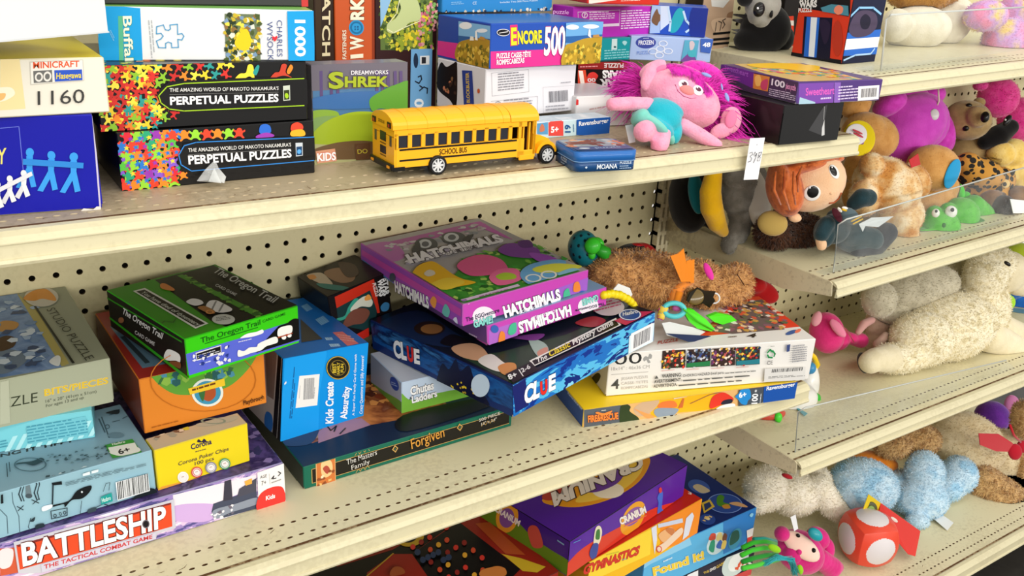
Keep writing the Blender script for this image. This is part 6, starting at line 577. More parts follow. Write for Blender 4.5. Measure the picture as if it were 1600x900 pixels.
# ---------------------------------------------------------------- clear shelf guards
def guard(pts, foot, label):
    g = thing('shelf_guard', label, 'shelf guard', pts[0]); mb = slab(pts, .09, acrylic(), nrm=(0, 1, 0)); put(mb, 'clear_panel', g)
    edge_highlight = MB(); edge_highlight.tube([pts[0]]+list(pts[:1:-1])+[pts[2]], .05, mat('#c4c8c4*'), 6); put(edge_highlight, 'edge', g)  # whitish tube paints the bright highlight along the panel's edge
    if foot: put(slab(foot, .06, acrylic()), 'foot', g)
    return g
guard([(41.85,-13.4,7.91), (56.05,-13.4,8.78), (54.82,-13.4,11.29), (41.77,-13.4,10.85), (41.46,-13.4,10.62)], [(41.6, -13.4, 7.86), (54.5, -13.4, 8.3), (54.5, -11.9, 8.3), (41.6, -11.9, 7.86)], 'clear plastic guard on the top plush shelf in front of the white plush')
guard([(41.29,-13.3,-3.69), (61.95,-13.3,-2.84), (60.14,-13.3,0.84), (41.53,-13.3,-0.49), (40.9,-13.3,-0.72)], [(40.5, -13.3, -3.73), (60, -13.3, -3.15), (60, -12.7, -3.15), (40.5, -12.7, -3.73)], 'clear plastic guard in front of the red haired doll and green plush')
guard([(40.9,-13.4,-16.06), (67.69,-13.4,-16.42), (65.05,-13.4,-14.8), (40.99,-13.4,-12.62), (40.37,-13.4,-12.77)], None, 'clear slanted plastic guard on the shelf below the lamb')

# ---------------------------------------------------------------- pink plush doll on the upper shelf
FLOOR = (-99, 4.75, 0)
PK = pile('pink_velour', ['#f0a2bc', '#e890ae'], 60)
doll = plush('plush_doll', 'pink plush doll with bushy magenta hair and a turquoise dress', 'plush doll', (25.9,-13.78,4.77), [(29.93,-10.6,6.51,2.12,1.35,1.35,-24.0), (27.78,-11.6,5.89,0.74,0.8,0.7,-20.0)]+[(27.09,-11.4,6.54,0.34,0.34,0.34,0.0),(26.92,-11.42,6.56,0.34,0.34,0.34,0.0),(26.76,-11.45,6.58,0.34,0.34,0.34,0.0),(26.6,-11.47,6.59,0.34,0.34,0.34,0.0),(26.43,-11.5,6.61,0.34,0.34,0.34,0.0),(26.27,-11.53,6.63,0.34,0.34,0.34,0.0),(26.11,-11.55,6.64,0.34,0.34,0.34,0.0),(25.94,-11.58,6.66,0.34,0.34,0.34,0.0),(25.78,-11.6,6.68,0.34,0.34,0.34,0.0),(25.62,-11.63,6.68,0.34,0.34,0.34,0.0),(25.46,-11.65,6.69,0.34,0.34,0.34,0.0),(25.31,-11.68,6.7,0.33,0.33,0.33,0.0),(25.15,-11.7,6.71,0.33,0.33,0.33,0.0),(24.99,-11.73,6.72,0.32,0.32,0.32,0.0),(24.84,-11.75,6.73,0.32,0.32,0.32,0.0),(24.68,-11.78,6.74,0.31,0.31,0.31,0.0),(24.52,-11.8,6.75,0.31,0.31,0.31,0.0)]+[(28.74,-12.2,5.57,0.36,0.36,0.36,0.0),(28.84,-12.32,5.51,0.36,0.36,0.36,0.0),(28.94,-12.43,5.44,0.36,0.36,0.36,0.0),(29.04,-12.55,5.37,0.36,0.36,0.36,0.0),(29.13,-12.67,5.31,0.36,0.36,0.36,0.0),(29.23,-12.78,5.24,0.36,0.36,0.36,0.0),(29.33,-12.9,5.17,0.36,0.36,0.36,0.0),(29.44,-13.0,5.09,0.35,0.35,0.35,0.0),(29.56,-13.1,5.01,0.35,0.35,0.35,0.0),(29.67,-13.2,4.93,0.35,0.35,0.35,0.0),(29.78,-13.3,4.85,0.34,0.34,0.34,0.0),(29.9,-13.4,4.76,0.34,0.34,0.34,0.0)]+[(26.58,-12.2,5.72,0.45,0.45,0.45,0.0),(26.38,-12.32,5.68,0.47,0.47,0.47,0.0),(26.19,-12.45,5.64,0.48,0.48,0.48,0.0),(26.0,-12.57,5.6,0.49,0.49,0.49,0.0),(25.8,-12.7,5.57,0.5,0.5,0.5,0.0)]+[(27.2,-12.5,5.46,0.39,0.39,0.39,0.0),(27.09,-12.6,5.36,0.4,0.4,0.4,0.0),(26.98,-12.7,5.26,0.41,0.41,0.41,0.0),(26.88,-12.8,5.16,0.41,0.41,0.41,0.0),(26.77,-12.9,5.05,0.42,0.42,0.42,0.0),(26.63,-13.0,5.0,0.42,0.42,0.42,0.0),(26.49,-13.1,4.94,0.42,0.42,0.42,0.0)], PK, (900, .05, .012, (0, 0, 0), .5), .09)
cover(doll, 'ear', [(28.78,-9.6,7.89,0.77,0.38,0.22,28.0),(28.37,-9.8,7.49,0.38,0.7,0.22,-15.0)], PK, None, .07); bits(doll, 'ear_lining', [(28.86,-9.85,7.86,0.51,0.19,0.1,26.0)], '#e07aa0~')
cover(doll, 'ear', [(32.04,-12.2,5.62,0.55,0.71,0.25,-12.0),(31.39,-12.3,5.16,0.64,0.39,0.25,20.0)], PK, None, .07); bits(doll, 'ear_lining', [(31.7,-12.5,5.76,0.29,0.48,0.1,-14.0)], '#e07aa0~')
TQ = pile('turquoise_satin', ['#16a8bc', '#1fb4c4'], 40, .6); cover(doll, 'dress', [(27.64,-11.75,5.96,1.05,0.86,0.85,-22.0),(28.05,-11.6,6.31,0.93,0.43,0.8,-22.0),(27.06,-12.0,5.55,1.01,0.49,0.85,-24.0),(28.25,-12.1,5.31,0.43,0.68,0.6,0.0)], TQ, None, .08)
cover(doll, 'dress_hem', [(26.7,-12.1,5.75,1.03,0.33,0.92,-32.0),(27.77,-12.2,5.08,0.49,0.28,0.7,-50.0),(26.11,-12.0,6.07,0.48,0.36,0.7,40.0)], '#74c4b6~', None, .07)
mb = MB()
balls(mb, [(29.27,-11.36,7.4,0.25,0.25,0.06,-20.0,-0.41,-0.65,0.64), (29.84,-11.83,7.15,0.28,0.28,0.06,-20.0,-0.23,-0.79,0.57)], '#f4eef0*', 16); balls(mb, [(29.29,-11.39,7.41,0.16,0.14,0.07,-20.0,-0.4,-0.66,0.64), (29.85,-11.82,7.18,0.19,0.16,0.07,-20.0,-0.22,-0.78,0.58)], '#5a2038*', 16); balls(mb, [(29.25,-11.33,7.46,0.05,0.05,0.08,0.0,-0.4,-0.63,0.66), (29.81,-11.78,7.25,0.05,0.05,0.08,0.0,-0.22,-0.76,0.61)], '#ffffff', 8)
put(mb, 'eyes', doll); bits(doll, 'nose', [(29.36,-11.56,7.14,0.41,0.25,0.16,-22.0,-0.45,-0.75,0.49)], '#f08a88~')
wire(doll, 'mouth', [(28.93,-11.15,7.36), (28.95,-11.36,7.08), (29.13,-11.6,6.87), (29.41,-11.82,6.77), (29.67,-11.94,6.81)], .022, '#a03a68')
wire(doll, 'eyelashes', [(29.92,-11.96,6.98), (30.08,-11.96,7.03), (30.3,-11.95,7.08)], .03, '#301020')
mb = MB(); rr = random.Random(4); HC = V((29.93,-10.6,6.51)); MG = pile('magenta_hair', ['#c8189c', '#e02ab4', '#a01080'], 80, .5)
F_ = frame((29.93,-10.6,6.51,2.12,1.35,1.35,-24.0))
for i in range(7500):
    a = rr.uniform(-.55, 3.55); el = rr.uniform(-.2, .55)
    d = F_ @ V((math.cos(a)*2.1*math.cos(el), math.sin(a)*1.45*math.cos(el), -.5-rr.uniform(0, 1.1)))
    p0 = HC+d*.88; dirn = (d.normalized()+V((rr.gauss(0, .32), rr.gauss(0, .32), rr.gauss(0, .32)))).normalized()
    if a < .25: Lh = rr.uniform(.8, 2.9)
    elif a < 1.2: Lh = rr.uniform(.6, 2.3)
    elif a > 2.8: Lh = rr.uniform(.6, 2.4)
    else: Lh = rr.uniform(.25, .9)
    g = V((0, 0, -.18-.25*(a < .3))); pts = [p0, p0+dirn*Lh*.4, p0+dirn*Lh*.75+g*Lh*.6, p0+dirn*Lh+g*Lh*1.5+V((rr.gauss(0, .12), rr.gauss(0, .12), 0))]
    pts = [V((q.x, q.y, max(q.z, 4.79))) for q in pts]
    s = dirn.cross(AZ).normalized()*.022
    vs = []
    for k, q in enumerate(pts): wv = s*(1, .9, .6, .15)[k]; vs += [q-wv, q+wv]
    mb.add(vs, [[0, 1, 3, 2], [2, 3, 5, 4], [4, 5, 7, 6]], MG, True)
balls(mb, [(32.44,-9.4,7.02,1.55,1.14,0.6,-24.0), (31.13,-9.6,7.42,1.45,0.53,0.5,-20.0), (32.77,-9.8,6.4,0.94,1.01,0.6,-24.0)], MG, 20)
put(mb, 'hair', doll)
mb = MB()                                              # fringe over the brow
for i in range(700):
    t = rr.random(); s0 = V((28.95,-10.57,7.75))*(1-t)+V((30.53,-12.11,6.82))*t; s0 += AY*(.28+.5*math.sin(t*3.1))-AZ*.12; l = rr.uniform(.25, .62)
    dd = (AX*(.75-1.2*t+rr.gauss(0, .25))-AY*.8-AZ*.1).normalized(); s = dd.cross(AZ).normalized()*.02
    mb.add([s0-s, s0+s, s0+dd*l*.6-AZ*.06+s*.6, s0+dd*l*.6-AZ*.06-s*.6, s0+dd*l], [[0, 1, 2, 3], [3, 2, 4]], MG, True)
put(mb, 'fringe', doll)
put(slab([(25.95,-11.2,5.56), (26.42,-11.2,5.59), (26.07,-11.9,4.9), (25.68,-11.9,4.87)], .02, '#eceef0'), 'cloth_tag', doll)
bits(doll, 'hair_clip', [(30.11,-12.0,7.91,0.28,0.09,0.05,-22.0),(31.53,-12.2,6.8,0.1,0.25,0.05,20.0),(31.07,-12.2,7.32,0.05,0.19,0.04,10.0)], '#8a9ad8*', 10)

# ---------------------------------------------------------------- brown activity toy lying across the puzzles
FLOOR = None
BR = pile('honey_brown_fur', ['#b8824a', '#d8a468', '#986638'], 45)
moose = plush('plush_activity_toy', 'shaggy brown plush baby toy with an orange neckband lying over the puzzles', 'plush toy', (33.57,-8.0,-6.41), [(31.9,-7.3,-4.61,3.23,1.65,1.5,-6.0),(30.01,-6.9,-4.31,1.7,1.48,1.4,0.0),(33.84,-8.0,-4.89,1.52,1.6,1.2,0.0),(35.58,-8.4,-5.05,1.16,1.31,0.9,0.0),(37.45,-8.8,-5.56,1.64,1.25,1.1,14.0),(38.22,-8.9,-5.23,0.86,1.02,0.9,0.0),(35.68,-9.0,-5.93,1.15,0.77,0.8,0.0)], BR, (9000, .3, .03, (.2, 0, -.4), .8), .12)
cover(moose, 'ear', [(34.88,-8.8,-4.18,0.45,0.6,0.3,10.0)], BR, (500, .15, .02)); bits(moose, 'ear_lining', [(34.81,-9.6,-3.86,0.22,0.56,0.14,25.0)], '#e83aa8~')
OR = '#ee8a22~'; mb = MB(); mb.tube([(32.67,-9.6,-4.72),(32.55,-9.6,-5.22),(32.42,-9.6,-5.67)], .24, OR, 10); mb.tube([(32.41,-9.3,-5.7),(32.68,-9.3,-4.87),(33.11,-9.3,-4.47),(33.8,-9.3,-4.35)], [.34, .38, .34, .28], '#f0903a~', 12); put(mb, 'neckband', moose)
mb = MB()
for x0, y0, x1, y1 in ((1066, 440, 1050, 402), (1070, 438, 1058, 398), (1073, 436, 1066, 391), (1078, 440, 1074, 408), (1082, 440, 1080, 406), (1082, 444, 1085, 404)):
    pass
for a, b in [([(32.36,-9.9,-3.98),(31.27,-9.9,-2.27)],[(32.72,-9.95,-4.02),(31.83,-9.95,-2.19)]),([(32.72,-9.85,-4.05),(31.84,-9.85,-2.26)],[(33.03,-9.9,-4.09),(32.23,-9.9,-1.97)]),([(32.98,-9.8,-4.12),(32.66,-9.8,-2.82)],[(33.23,-9.85,-4.14),(32.94,-9.85,-2.74)]),([(33.24,-9.75,-4.22),(33.01,-9.75,-2.86)],[(33.51,-9.8,-4.28),(33.3,-9.8,-2.81)])]:
    slab([a[0], b[0], b[1], a[1]], .05, OR, mb)
put(mb, 'ribbon_ends', moose)
wire(moose, 'mouth_stitch', [(36.86,-10.0,-4.25),(37.27,-10.0,-4.69),(37.63,-10.0,-5.08)], .03, '#3a1c10')
BLK = '#1a1608*'; gt = slab([(33.95,-10.3,-4.66), (34.86,-10.3,-4.86), (34.72,-10.3,-5.19), (34.93,-10.3,-5.47), (34.53,-10.3,-5.84), (33.94,-10.3,-5.45), (33.28,-10.3,-5.49), (32.56,-10.3,-5.04), (32.77,-10.3,-4.53), (33.34,-10.3,-4.35)], .05, BLK)
balls(gt, [(33.13,-10.4,-4.87,0.51,0.47,0.05,0.0)], '#6a5418*', 20); put(gt, 'gold_tag', moose); put(ringlet((34.95,-10.2,-5.35), .3, .05, '#e8e8ea', (-.6, -.75, .2)), 'tag_loop', moose)
put(slab([(27.69,-9.3,-4.07), (28.22,-9.3,-3.6), (29.09,-9.3,-4.01), (29.33,-9.3,-4.44), (29.09,-9.3,-4.7)], .04, '#eef0ee'), 'white_tag', moose)
mb = MB(); mb.tube([(26.34,-10.2,-3.65),(26.99,-10.2,-3.65),(27.77,-10.2,-3.9),(28.41,-10.2,-4.32),(28.79,-10.2,-4.76)], .2, '#f2d818*', 10)
for k, q in enumerate([(26.51,-10.2,-3.64),(26.78,-10.2,-3.65),(27.04,-10.2,-3.66),(27.31,-10.2,-3.75),(27.59,-10.2,-3.83),(27.88,-10.2,-4.0),(28.17,-10.2,-4.16),(28.42,-10.2,-4.36),(28.63,-10.2,-4.58)]): mb.ball(q, .235, '#f2d818*', None, 10)
put(mb, 'yellow_handle', moose)
TS = '#16727c*'; mb = MB(); balls(mb, [(28.61,-5.6,-2.8,0.92,1.07,0.95,10.0)], TS, 24); balls(mb, [(27.92,-5.52,-2.11,0.09,0.11,0.03,0.0,-0.79,0.04,0.61),(28.19,-5.79,-1.92,0.09,0.11,0.03,0.0,-0.47,-0.28,0.83),(28.63,-5.92,-1.86,0.09,0.11,0.03,0.0,0.05,-0.44,0.9),(27.72,-5.55,-2.57,0.09,0.11,0.03,0.0,-0.98,0.06,0.19),(27.88,-6.03,-2.4,0.09,0.11,0.03,0.0,-0.8,-0.46,0.38),(27.73,-5.83,-2.98,0.09,0.11,0.03,0.0,-0.97,-0.19,-0.14),(27.9,-6.2,-3.03,0.09,0.11,0.03,0.0,-0.79,-0.59,-0.16),(28.22,-6.47,-2.84,0.09,0.11,0.03,0.0,-0.42,-0.91,0.04),(28.22,-6.14,-2.12,0.09,0.11,0.03,0.0,-0.42,-0.62,0.66),(28.52,-6.35,-2.24,0.09,0.11,0.03,0.0,-0.07,-0.83,0.56),(28.0,-5.9,-3.53,0.1,0.11,0.03,0.0,-0.72,-0.24,-0.66)], '#0a2228', 10); put(mb, 'dotted_strawberry', moose)
mb = MB(); balls(mb, [(28.43,-6.6,-2.3,0.47,0.51,0.3,-30.0),(29.12,-6.3,-2.26,0.36,0.22,0.2,-40.0),(28.47,-6.5,-2.8,0.25,0.36,0.2,10.0)], '#38c02c*', 12); mb.tube([(28.82,-6.6,-2.51),(29.32,-6.6,-2.82),(29.47,-6.6,-3.31),(29.26,-6.6,-3.98)], [.3, .42, .4, .08], '#2aa028*', 12); put(mb, 'leafy_stem', moose)
LG = '#4cd81e*'; mb = MB()
for pts in ([(31.18,-11.3,-4.83),(31.99,-11.4,-5.02),(33.01,-11.5,-5.77),(34.24,-11.6,-6.93),(33.45,-11.7,-6.53),(32.28,-11.6,-6.13),(31.71,-11.5,-5.67)], [(33.42,-11.2,-5.8),(34.21,-11.2,-5.72),(35.33,-11.2,-6.09),(36.02,-11.3,-6.64),(35.94,-11.3,-7.03),(35.33,-11.3,-6.62),(34.57,-11.3,-6.47),(33.89,-11.3,-6.18)]): slab(pts, .22, LG, mb)
mb.tube([(30.92,-11.75,-4.69),(32.15,-11.75,-5.65),(33.84,-11.75,-6.71)], .05, '#3cb414*', 6); put(mb, 'leaf_teether', moose)
put(ringlet((30.76,-11.2,-4.91), .37, .15, '#58c8cc*', (-.55, -.7, .45), None, 1.5), 'teal_ring', moose); bits(moose, 'pink_bead', [(31.19,-11.0,-4.95,0.28,0.21,0.2,0.0)], '#d86ab0*'); bits(moose, 'patterned_bead', [(30.34,-10.8,-4.98,0.32,0.28,0.25,0.0),(30.15,-10.9,-5.29,0.25,0.25,0.2,0.0)], mat('~60:#d8d0d8,#c84a8a,#e8c848,#6a88a8,#f0ecec'))
lab = slab([(29.57,-11.6,-5.32), (30.23,-11.5,-5.41), (32.08,-11.6,-6.09), (33.16,-11.7,-6.59), (33.38,-12.0,-6.95), (31.12,-12.2,-6.42), (29.56,-12.1,-5.83)], .03, '#d4d6d4'); slab([(29.34,-12.2,-5.63), (32.79,-12.25,-6.48), (33.42,-12.3,-6.87), (30.97,-12.35,-6.41)], .05, '#1c2a4c', lab); put(lab, 'care_label', moose)
rs = plush('red_fabric_toy', 'red cloth toy showing behind the shaggy brown plush beside the plush bay', 'cloth toy', (45.38,-5.5,-9.17), [(45.15,-5.4,-8.48,1.21,0.76,0.5,-28.0),(44.45,-5.2,-7.86,0.8,0.62,0.5,-20.0)], '#b01418~', None)
lb = plush('beetle_toy', 'black and red toy behind the back of the shaggy brown plush', 'toy', (35.17,-2.4,-5.2), [(35.14,-2.4,-4.98,1.08,0.54,0.8,10.0)], '#141012~', None); cover(lb, 'wing', [(36.15,-2.7,-5.03,0.84,0.54,0.7,-24.0),(35.41,-2.6,-4.6,0.5,0.25,0.5,0.0)], '#b81c24*')

# ---------------------------------------------------------------- plush on the red haired doll's shelf
FLOOR = (40.1, -3.78, .03)
GY = pile('grey_plush', ['#7a776e', '#918e85'], 60)
gp = plush('grey_plush_animal', 'grey plush animal with a white belly, one leg hanging over the shelf side', 'plush animal', (40.4,-6.2,-2.47), [(40.59,-5.6,-0.32,1.22,1.95,1.4,4.0),(40.95,-6.0,-1.87,0.9,1.07,1.0,0.0),(41.84,-5.9,-0.8,1.15,2.26,1.2,4.0)]+[(40.72,-6.3,-2.27,0.69,0.69,0.69,0.0),(40.65,-6.35,-2.63,0.72,0.72,0.72,0.0),(40.58,-6.4,-2.99,0.74,0.74,0.74,0.0),(40.45,-6.37,-3.33,0.72,0.72,0.72,0.0),(40.32,-6.33,-3.67,0.71,0.71,0.71,0.0),(40.19,-6.3,-4.0,0.7,0.7,0.7,0.0)]+[(39.53,-6.4,0.72,0.87,0.87,0.87,0.0),(39.76,-6.45,0.59,0.8,0.8,0.8,0.0),(39.99,-6.5,0.45,0.74,0.74,0.74,0.0),(40.23,-6.55,0.32,0.67,0.67,0.67,0.0),(40.46,-6.6,0.19,0.6,0.6,0.6,0.0)], GY, (7000, .07, .012, (0, 0, -.3), .7), .12)
bits(gp, 'belly', [(41.31,-6.9,-0.99,0.77,2.1,0.5,10.0)], '#dcd9d0~', 20)
bn = plush('banana_plush', 'yellow banana shaped plush leaning by the grey plush animal', 'plush toy', (39.16,-6.3,-3.17), [(37.48,-6.5,1.1,0.5,0.5,0.5,0.0),(37.44,-6.52,0.86,0.53,0.53,0.53,0.0),(37.4,-6.54,0.61,0.57,0.57,0.57,0.0),(37.36,-6.56,0.36,0.6,0.6,0.6,0.0),(37.32,-6.58,0.12,0.63,0.63,0.63,0.0),(37.28,-6.6,-0.13,0.66,0.66,0.66,0.0),(37.38,-6.6,-0.48,0.68,0.68,0.68,0.0),(37.48,-6.6,-0.83,0.69,0.69,0.69,0.0),(37.59,-6.6,-1.17,0.71,0.71,0.71,0.0),(37.77,-6.58,-1.44,0.68,0.68,0.68,0.0),(37.96,-6.55,-1.71,0.65,0.65,0.65,0.0),(38.14,-6.53,-1.98,0.63,0.63,0.63,0.0),(38.33,-6.5,-2.24,0.6,0.6,0.6,0.0),(38.46,-6.48,-2.36,0.56,0.56,0.56,0.0),(38.6,-6.47,-2.48,0.52,0.52,0.52,0.0),(38.73,-6.45,-2.61,0.48,0.48,0.48,0.0),(38.87,-6.43,-2.73,0.44,0.44,0.44,0.0),(39.0,-6.42,-2.85,0.4,0.4,0.4,0.0),(39.14,-6.4,-2.97,0.36,0.36,0.36,0.0)], pile('yellow_velour', ['#f4bf14', '#ecb410'], 40), None, .09)
dk = plush('dark_plush_animal', 'shade-blackened plush with a teal patch at the back left end of the doll shelf', 'plush animal', (39.92,-2.5,-3.47), [(38.9,-3.4,-1.56,1.41,2.29,1.3,0.0),(38.91,-3.6,-0.44,0.99,1.24,1.0,0.0),(39.89,-3.6,-2.71,1.01,0.84,1.0,0.0)], '#191614~', None); cover(dk, 'teal_patch', [(37.76,-5.0,-0.68,0.52,1.36,0.4,8.0)], '#17727a~')  # mostly shaded spot; the shade is put into the black colour
bf = plush('brown_plush_animal', 'dark brown furry plush with a tan foot beneath the red haired doll', 'plush animal', (42.61,-9.0,-3.76), [(43.06,-8.4,-2.73,2.04,1.14,1.3,-8.0),(41.3,-8.6,-2.6,1.12,0.96,1.1,0.0),(44.56,-8.6,-3.04,1.16,0.99,1.1,0.0)], pile('dark_brown_fur', ['#3e2418', '#5c3a26', '#2a170f'], 70), (7000, .34, .03, (.1, 0, -.6), .6))
bits(bf, 'foot_pad', [(39.13,-10.1,-1.34,0.91,0.76,0.4,-10.0)], '#b09450~', 20)
SK = pile('peach_velour', ['#f2c9a2', '#eec096'], 40)
rd_ = plush('red_haired_doll', 'plush doll with red hair and big eyes in a dark robe, lying sideways', 'plush doll', (44.14,-12.3,-3.24), [(41.66,-10.4,1.01,2.06,1.79,1.6,22.0), (40.44,-10.6,-1.01,0.42,0.3,0.3,-10.0)]+[(42.22,-11.4,-2.42,0.35,0.35,0.35,0.0),(42.23,-11.43,-2.53,0.34,0.34,0.34,0.0),(42.24,-11.47,-2.65,0.32,0.32,0.32,0.0),(42.25,-11.5,-2.76,0.31,0.31,0.31,0.0)], SK, None, .1, part='head')
HR = pile('ginger_hair', ['#c85f26', '#dd7436', '#a84818'], 55, .7)
cover(rd_, 'hair', [(39.71,-10.1,0.67,1.02,1.66,1.5,14.0),(40.63,-10.2,1.91,1.58,0.45,1.35,10.0),(42.46,-10.3,2.16,1.3,0.27,1.2,6.0),(39.77,-10.5,-0.09,0.56,0.75,1.2,10.0),(39.11,-10.0,1.32,0.56,1.12,1.3,8.0)], HR, None, .09)
for s in (([(1214,270),(1210,296),(1220,318)],[(1228,268),(1224,300),(1236,326)],[(1240,270),(1238,298),(1244,318)],[(1222,264),(1236,284),(1246,300)]),):
    mb = MB()
    for q in [[(36.2,-12.1,2.56),(36.29,-12.1,1.54),(37.09,-12.1,0.58)],[(36.6,-12.35,2.72),(36.81,-12.35,1.41),(37.61,-12.35,0.29)],[(37.31,-12.4,2.52),(37.59,-12.4,1.41),(37.96,-12.4,0.56)],[(37.99,-12.4,2.74),(37.71,-12.4,2.2),(37.99,-12.4,1.29)],[(38.67,-12.2,2.71),(39.9,-12.2,2.82),(41.3,-12.2,2.84)]]: mb.tube(q, [.05, .09, .04], HR, 8)
    put(mb, 'hair_locks', rd_)
for nm, a, b, c in (('eye', (40.45,-11.49,0.72,0.48,0.48,0.07,0.0,-0.66,-0.75,-0.05), (40.44,-11.53,0.8,0.34,0.36,0.07,0.0,-0.66,-0.76,-0.01), (40.27,-11.39,1.05,0.07,0.07,0.07,0.0,-0.72,-0.68,0.12)), ('eye', (41.7,-11.79,1.95,0.33,0.45,0.07,25.0,-0.18,-0.84,0.52), (41.62,-11.78,2.0,0.22,0.33,0.07,25.0,-0.21,-0.81,0.54), (41.57,-11.67,2.19,0.06,0.07,0.07,0.0,-0.23,-0.75,0.62))):
    ey = bits(rd_, nm, [a], '#f0efec*', 20); mb = MB(); balls(mb, [b], '#0c0b0b*', 20); balls(mb, [c], '#ffffff', 8); mb.v = [v-rd_.location/I for v in mb.v]; mb.build('pupil', ey)
wire(rd_, 'mouth', [(41.66,-11.92,0.09), (42.12,-11.89,0.07), (42.41,-11.94,0.29), (42.32,-12.1,0.69)], .045, '#a8522a'); bits(rd_, 'nose', [(41.47,-12.01,0.75,0.11,0.09,0.1,0.0,-0.23,-0.97,-0.09)], SK)
RB = pile('dark_teal_robe', ['#1b3338', '#22404a'], 40, .8)
cover(rd_, 'robe', [(44.85,-11.2,-1.97,1.51,0.79,0.9,-35.0),(42.68,-11.2,-2.09,0.66,0.93,0.6,0.0),(43.63,-11.1,-2.0,1.02,0.94,0.8,0.0),(45.07,-11.5,-2.79,1.19,0.8,0.8,-20.0)]+[(45.47,-10.9,-0.64,0.44,0.44,0.44,0.0),(45.57,-11.0,-0.5,0.49,0.49,0.49,0.0),(45.66,-11.1,-0.36,0.54,0.54,0.54,0.0),(45.76,-11.2,-0.22,0.59,0.59,0.59,0.0),(45.98,-11.25,-0.24,0.57,0.57,0.57,0.0),(46.2,-11.3,-0.25,0.56,0.56,0.56,0.0)]+[(42.63,-11.3,-1.49,0.5,0.5,0.5,0.0),(42.48,-11.33,-1.67,0.49,0.49,0.49,0.0),(42.33,-11.37,-1.86,0.48,0.48,0.48,0.0),(42.18,-11.4,-2.05,0.46,0.46,0.46,0.0)], RB, None, .09)
cover(rd_, 'trousers', [(44.83,-11.6,-2.43,0.79,0.79,0.79,0.0),(45.2,-11.7,-2.52,0.79,0.79,0.79,0.0),(45.57,-11.8,-2.62,0.8,0.8,0.8,0.0),(45.94,-11.9,-2.71,0.8,0.8,0.8,0.0),(46.31,-12.0,-2.81,0.8,0.8,0.8,0.0)], '#2c4248~'); cover(rd_, 'boots', [(45.21,-12.0,-3.36,0.48,0.48,0.48,0.0),(45.45,-12.02,-3.35,0.51,0.51,0.51,0.0),(45.69,-12.03,-3.34,0.55,0.55,0.55,0.0),(45.93,-12.05,-3.33,0.58,0.58,0.58,0.0),(46.17,-12.07,-3.31,0.61,0.61,0.61,0.0),(46.41,-12.08,-3.3,0.65,0.65,0.65,0.0),(46.65,-12.1,-3.29,0.68,0.68,0.68,0.0),(46.95,-12.08,-3.11,0.68,0.68,0.68,0.0),(47.25,-12.05,-2.92,0.69,0.69,0.69,0.0),(47.55,-12.03,-2.74,0.69,0.69,0.69,0.0),(47.85,-12.0,-2.55,0.69,0.69,0.69,0.0)], '#20242e~')
bits(rd_, 'robe_lining', [(42.6,-11.9,-0.75,0.23,0.5,0.08,30.0)], '#4a1824~'); bits(rd_, 'jumper', [(43.29,-12.3,-0.8,0.65,0.46,0.25,-38.0)], '#53656c~'); bits(rd_, 'collar', [(42.19,-12.3,-0.27,0.19,0.09,0.06,-50.0),(42.64,-12.3,-0.21,0.19,0.09,0.06,-10.0)], '#e8e6e2~')
mb = MB()
for k in range(2): mb.tube([(42.71,-12.85,-0.89),(43.61,-12.85,-0.69)] if k else [(42.94,-12.85,-1.08),(43.78,-12.85,-0.87)], .05, '#e0b420', 6)
mb.tube([(41.77,-12.75,-0.06),(42.16,-12.75,-0.19)], .07, '#e0b420', 6); put(mb, 'striped_trim', rd_)
put(slab([(43.43,-12.9,-1.13), (44.57,-12.9,-0.87), (46.78,-12.9,-1.07), (45.35,-12.95,-1.56), (44.03,-12.95,-1.31), (43.89,-12.95,-1.65)], .02, '#d8dcdc'), 'paper_tag', rd_)
TB = pile('tabby_plush', ['#c88a44', '#e4bd84', '#f0dcb8'], 34)
plush('tabby_plush_animal', 'orange and cream striped plush animal behind the red haired doll', 'plush animal', (51.35,-11.0,-4.59), [(50.59,-9.6,-0.36,2.37,1.86,1.7,-28.0),(48.76,-9.4,1.15,0.83,0.83,0.8,0.0),(53.37,-9.8,-0.24,0.95,1.3,0.9,30.0),(51.62,-10.4,-2.24,1.54,1.45,1.2,0.0),(48.36,-9.6,-0.98,1.0,1.25,1.0,0.0)]+[(51.28,-10.8,-2.53,1.02,1.02,1.02,0.0),(51.44,-10.85,-2.88,0.97,0.97,0.97,0.0),(51.6,-10.9,-3.24,0.92,0.92,0.92,0.0),(51.75,-10.95,-3.59,0.87,0.87,0.87,0.0),(51.91,-11.0,-3.94,0.82,0.82,0.82,0.0)], TB, (5000, .1, .016, (0, 0, -.2), .7), .12)
TN = pile('tan_plush', ['#daa460', '#cc9450'], 60)
tb = plush('tan_plush_bear', 'tan plush with a round yellow label, above the end of the upper shelf rail', 'plush animal', (52.98,-6.5,0.46), [(52.3,-6.6,2.15,1.85,1.58,1.4,-20.0),(51.46,-6.5,2.59,1.48,1.31,1.4,0.0),(52.2,-4.8,4.2,1.15,1.15,1.0,0.0),(52.13,-6.6,0.01,1.42,1.33,1.2,0.0),(52.77,-6.6,-2.04,1.54,1.54,1.2,0.0)], TN, (2500, .07, .012, (0, 0, -.2), .7), .12)
YL=bits(tb, 'yellow_label', [(48.3,-8.4,2.73,1.07,1.16,0.1,0.0)], '#e8cf1c~', 24); mb = MB(); balls(mb, [(47.67,-8.6,3.06,0.69,0.69,0.06,0.0)], '#ece8ea', 24)
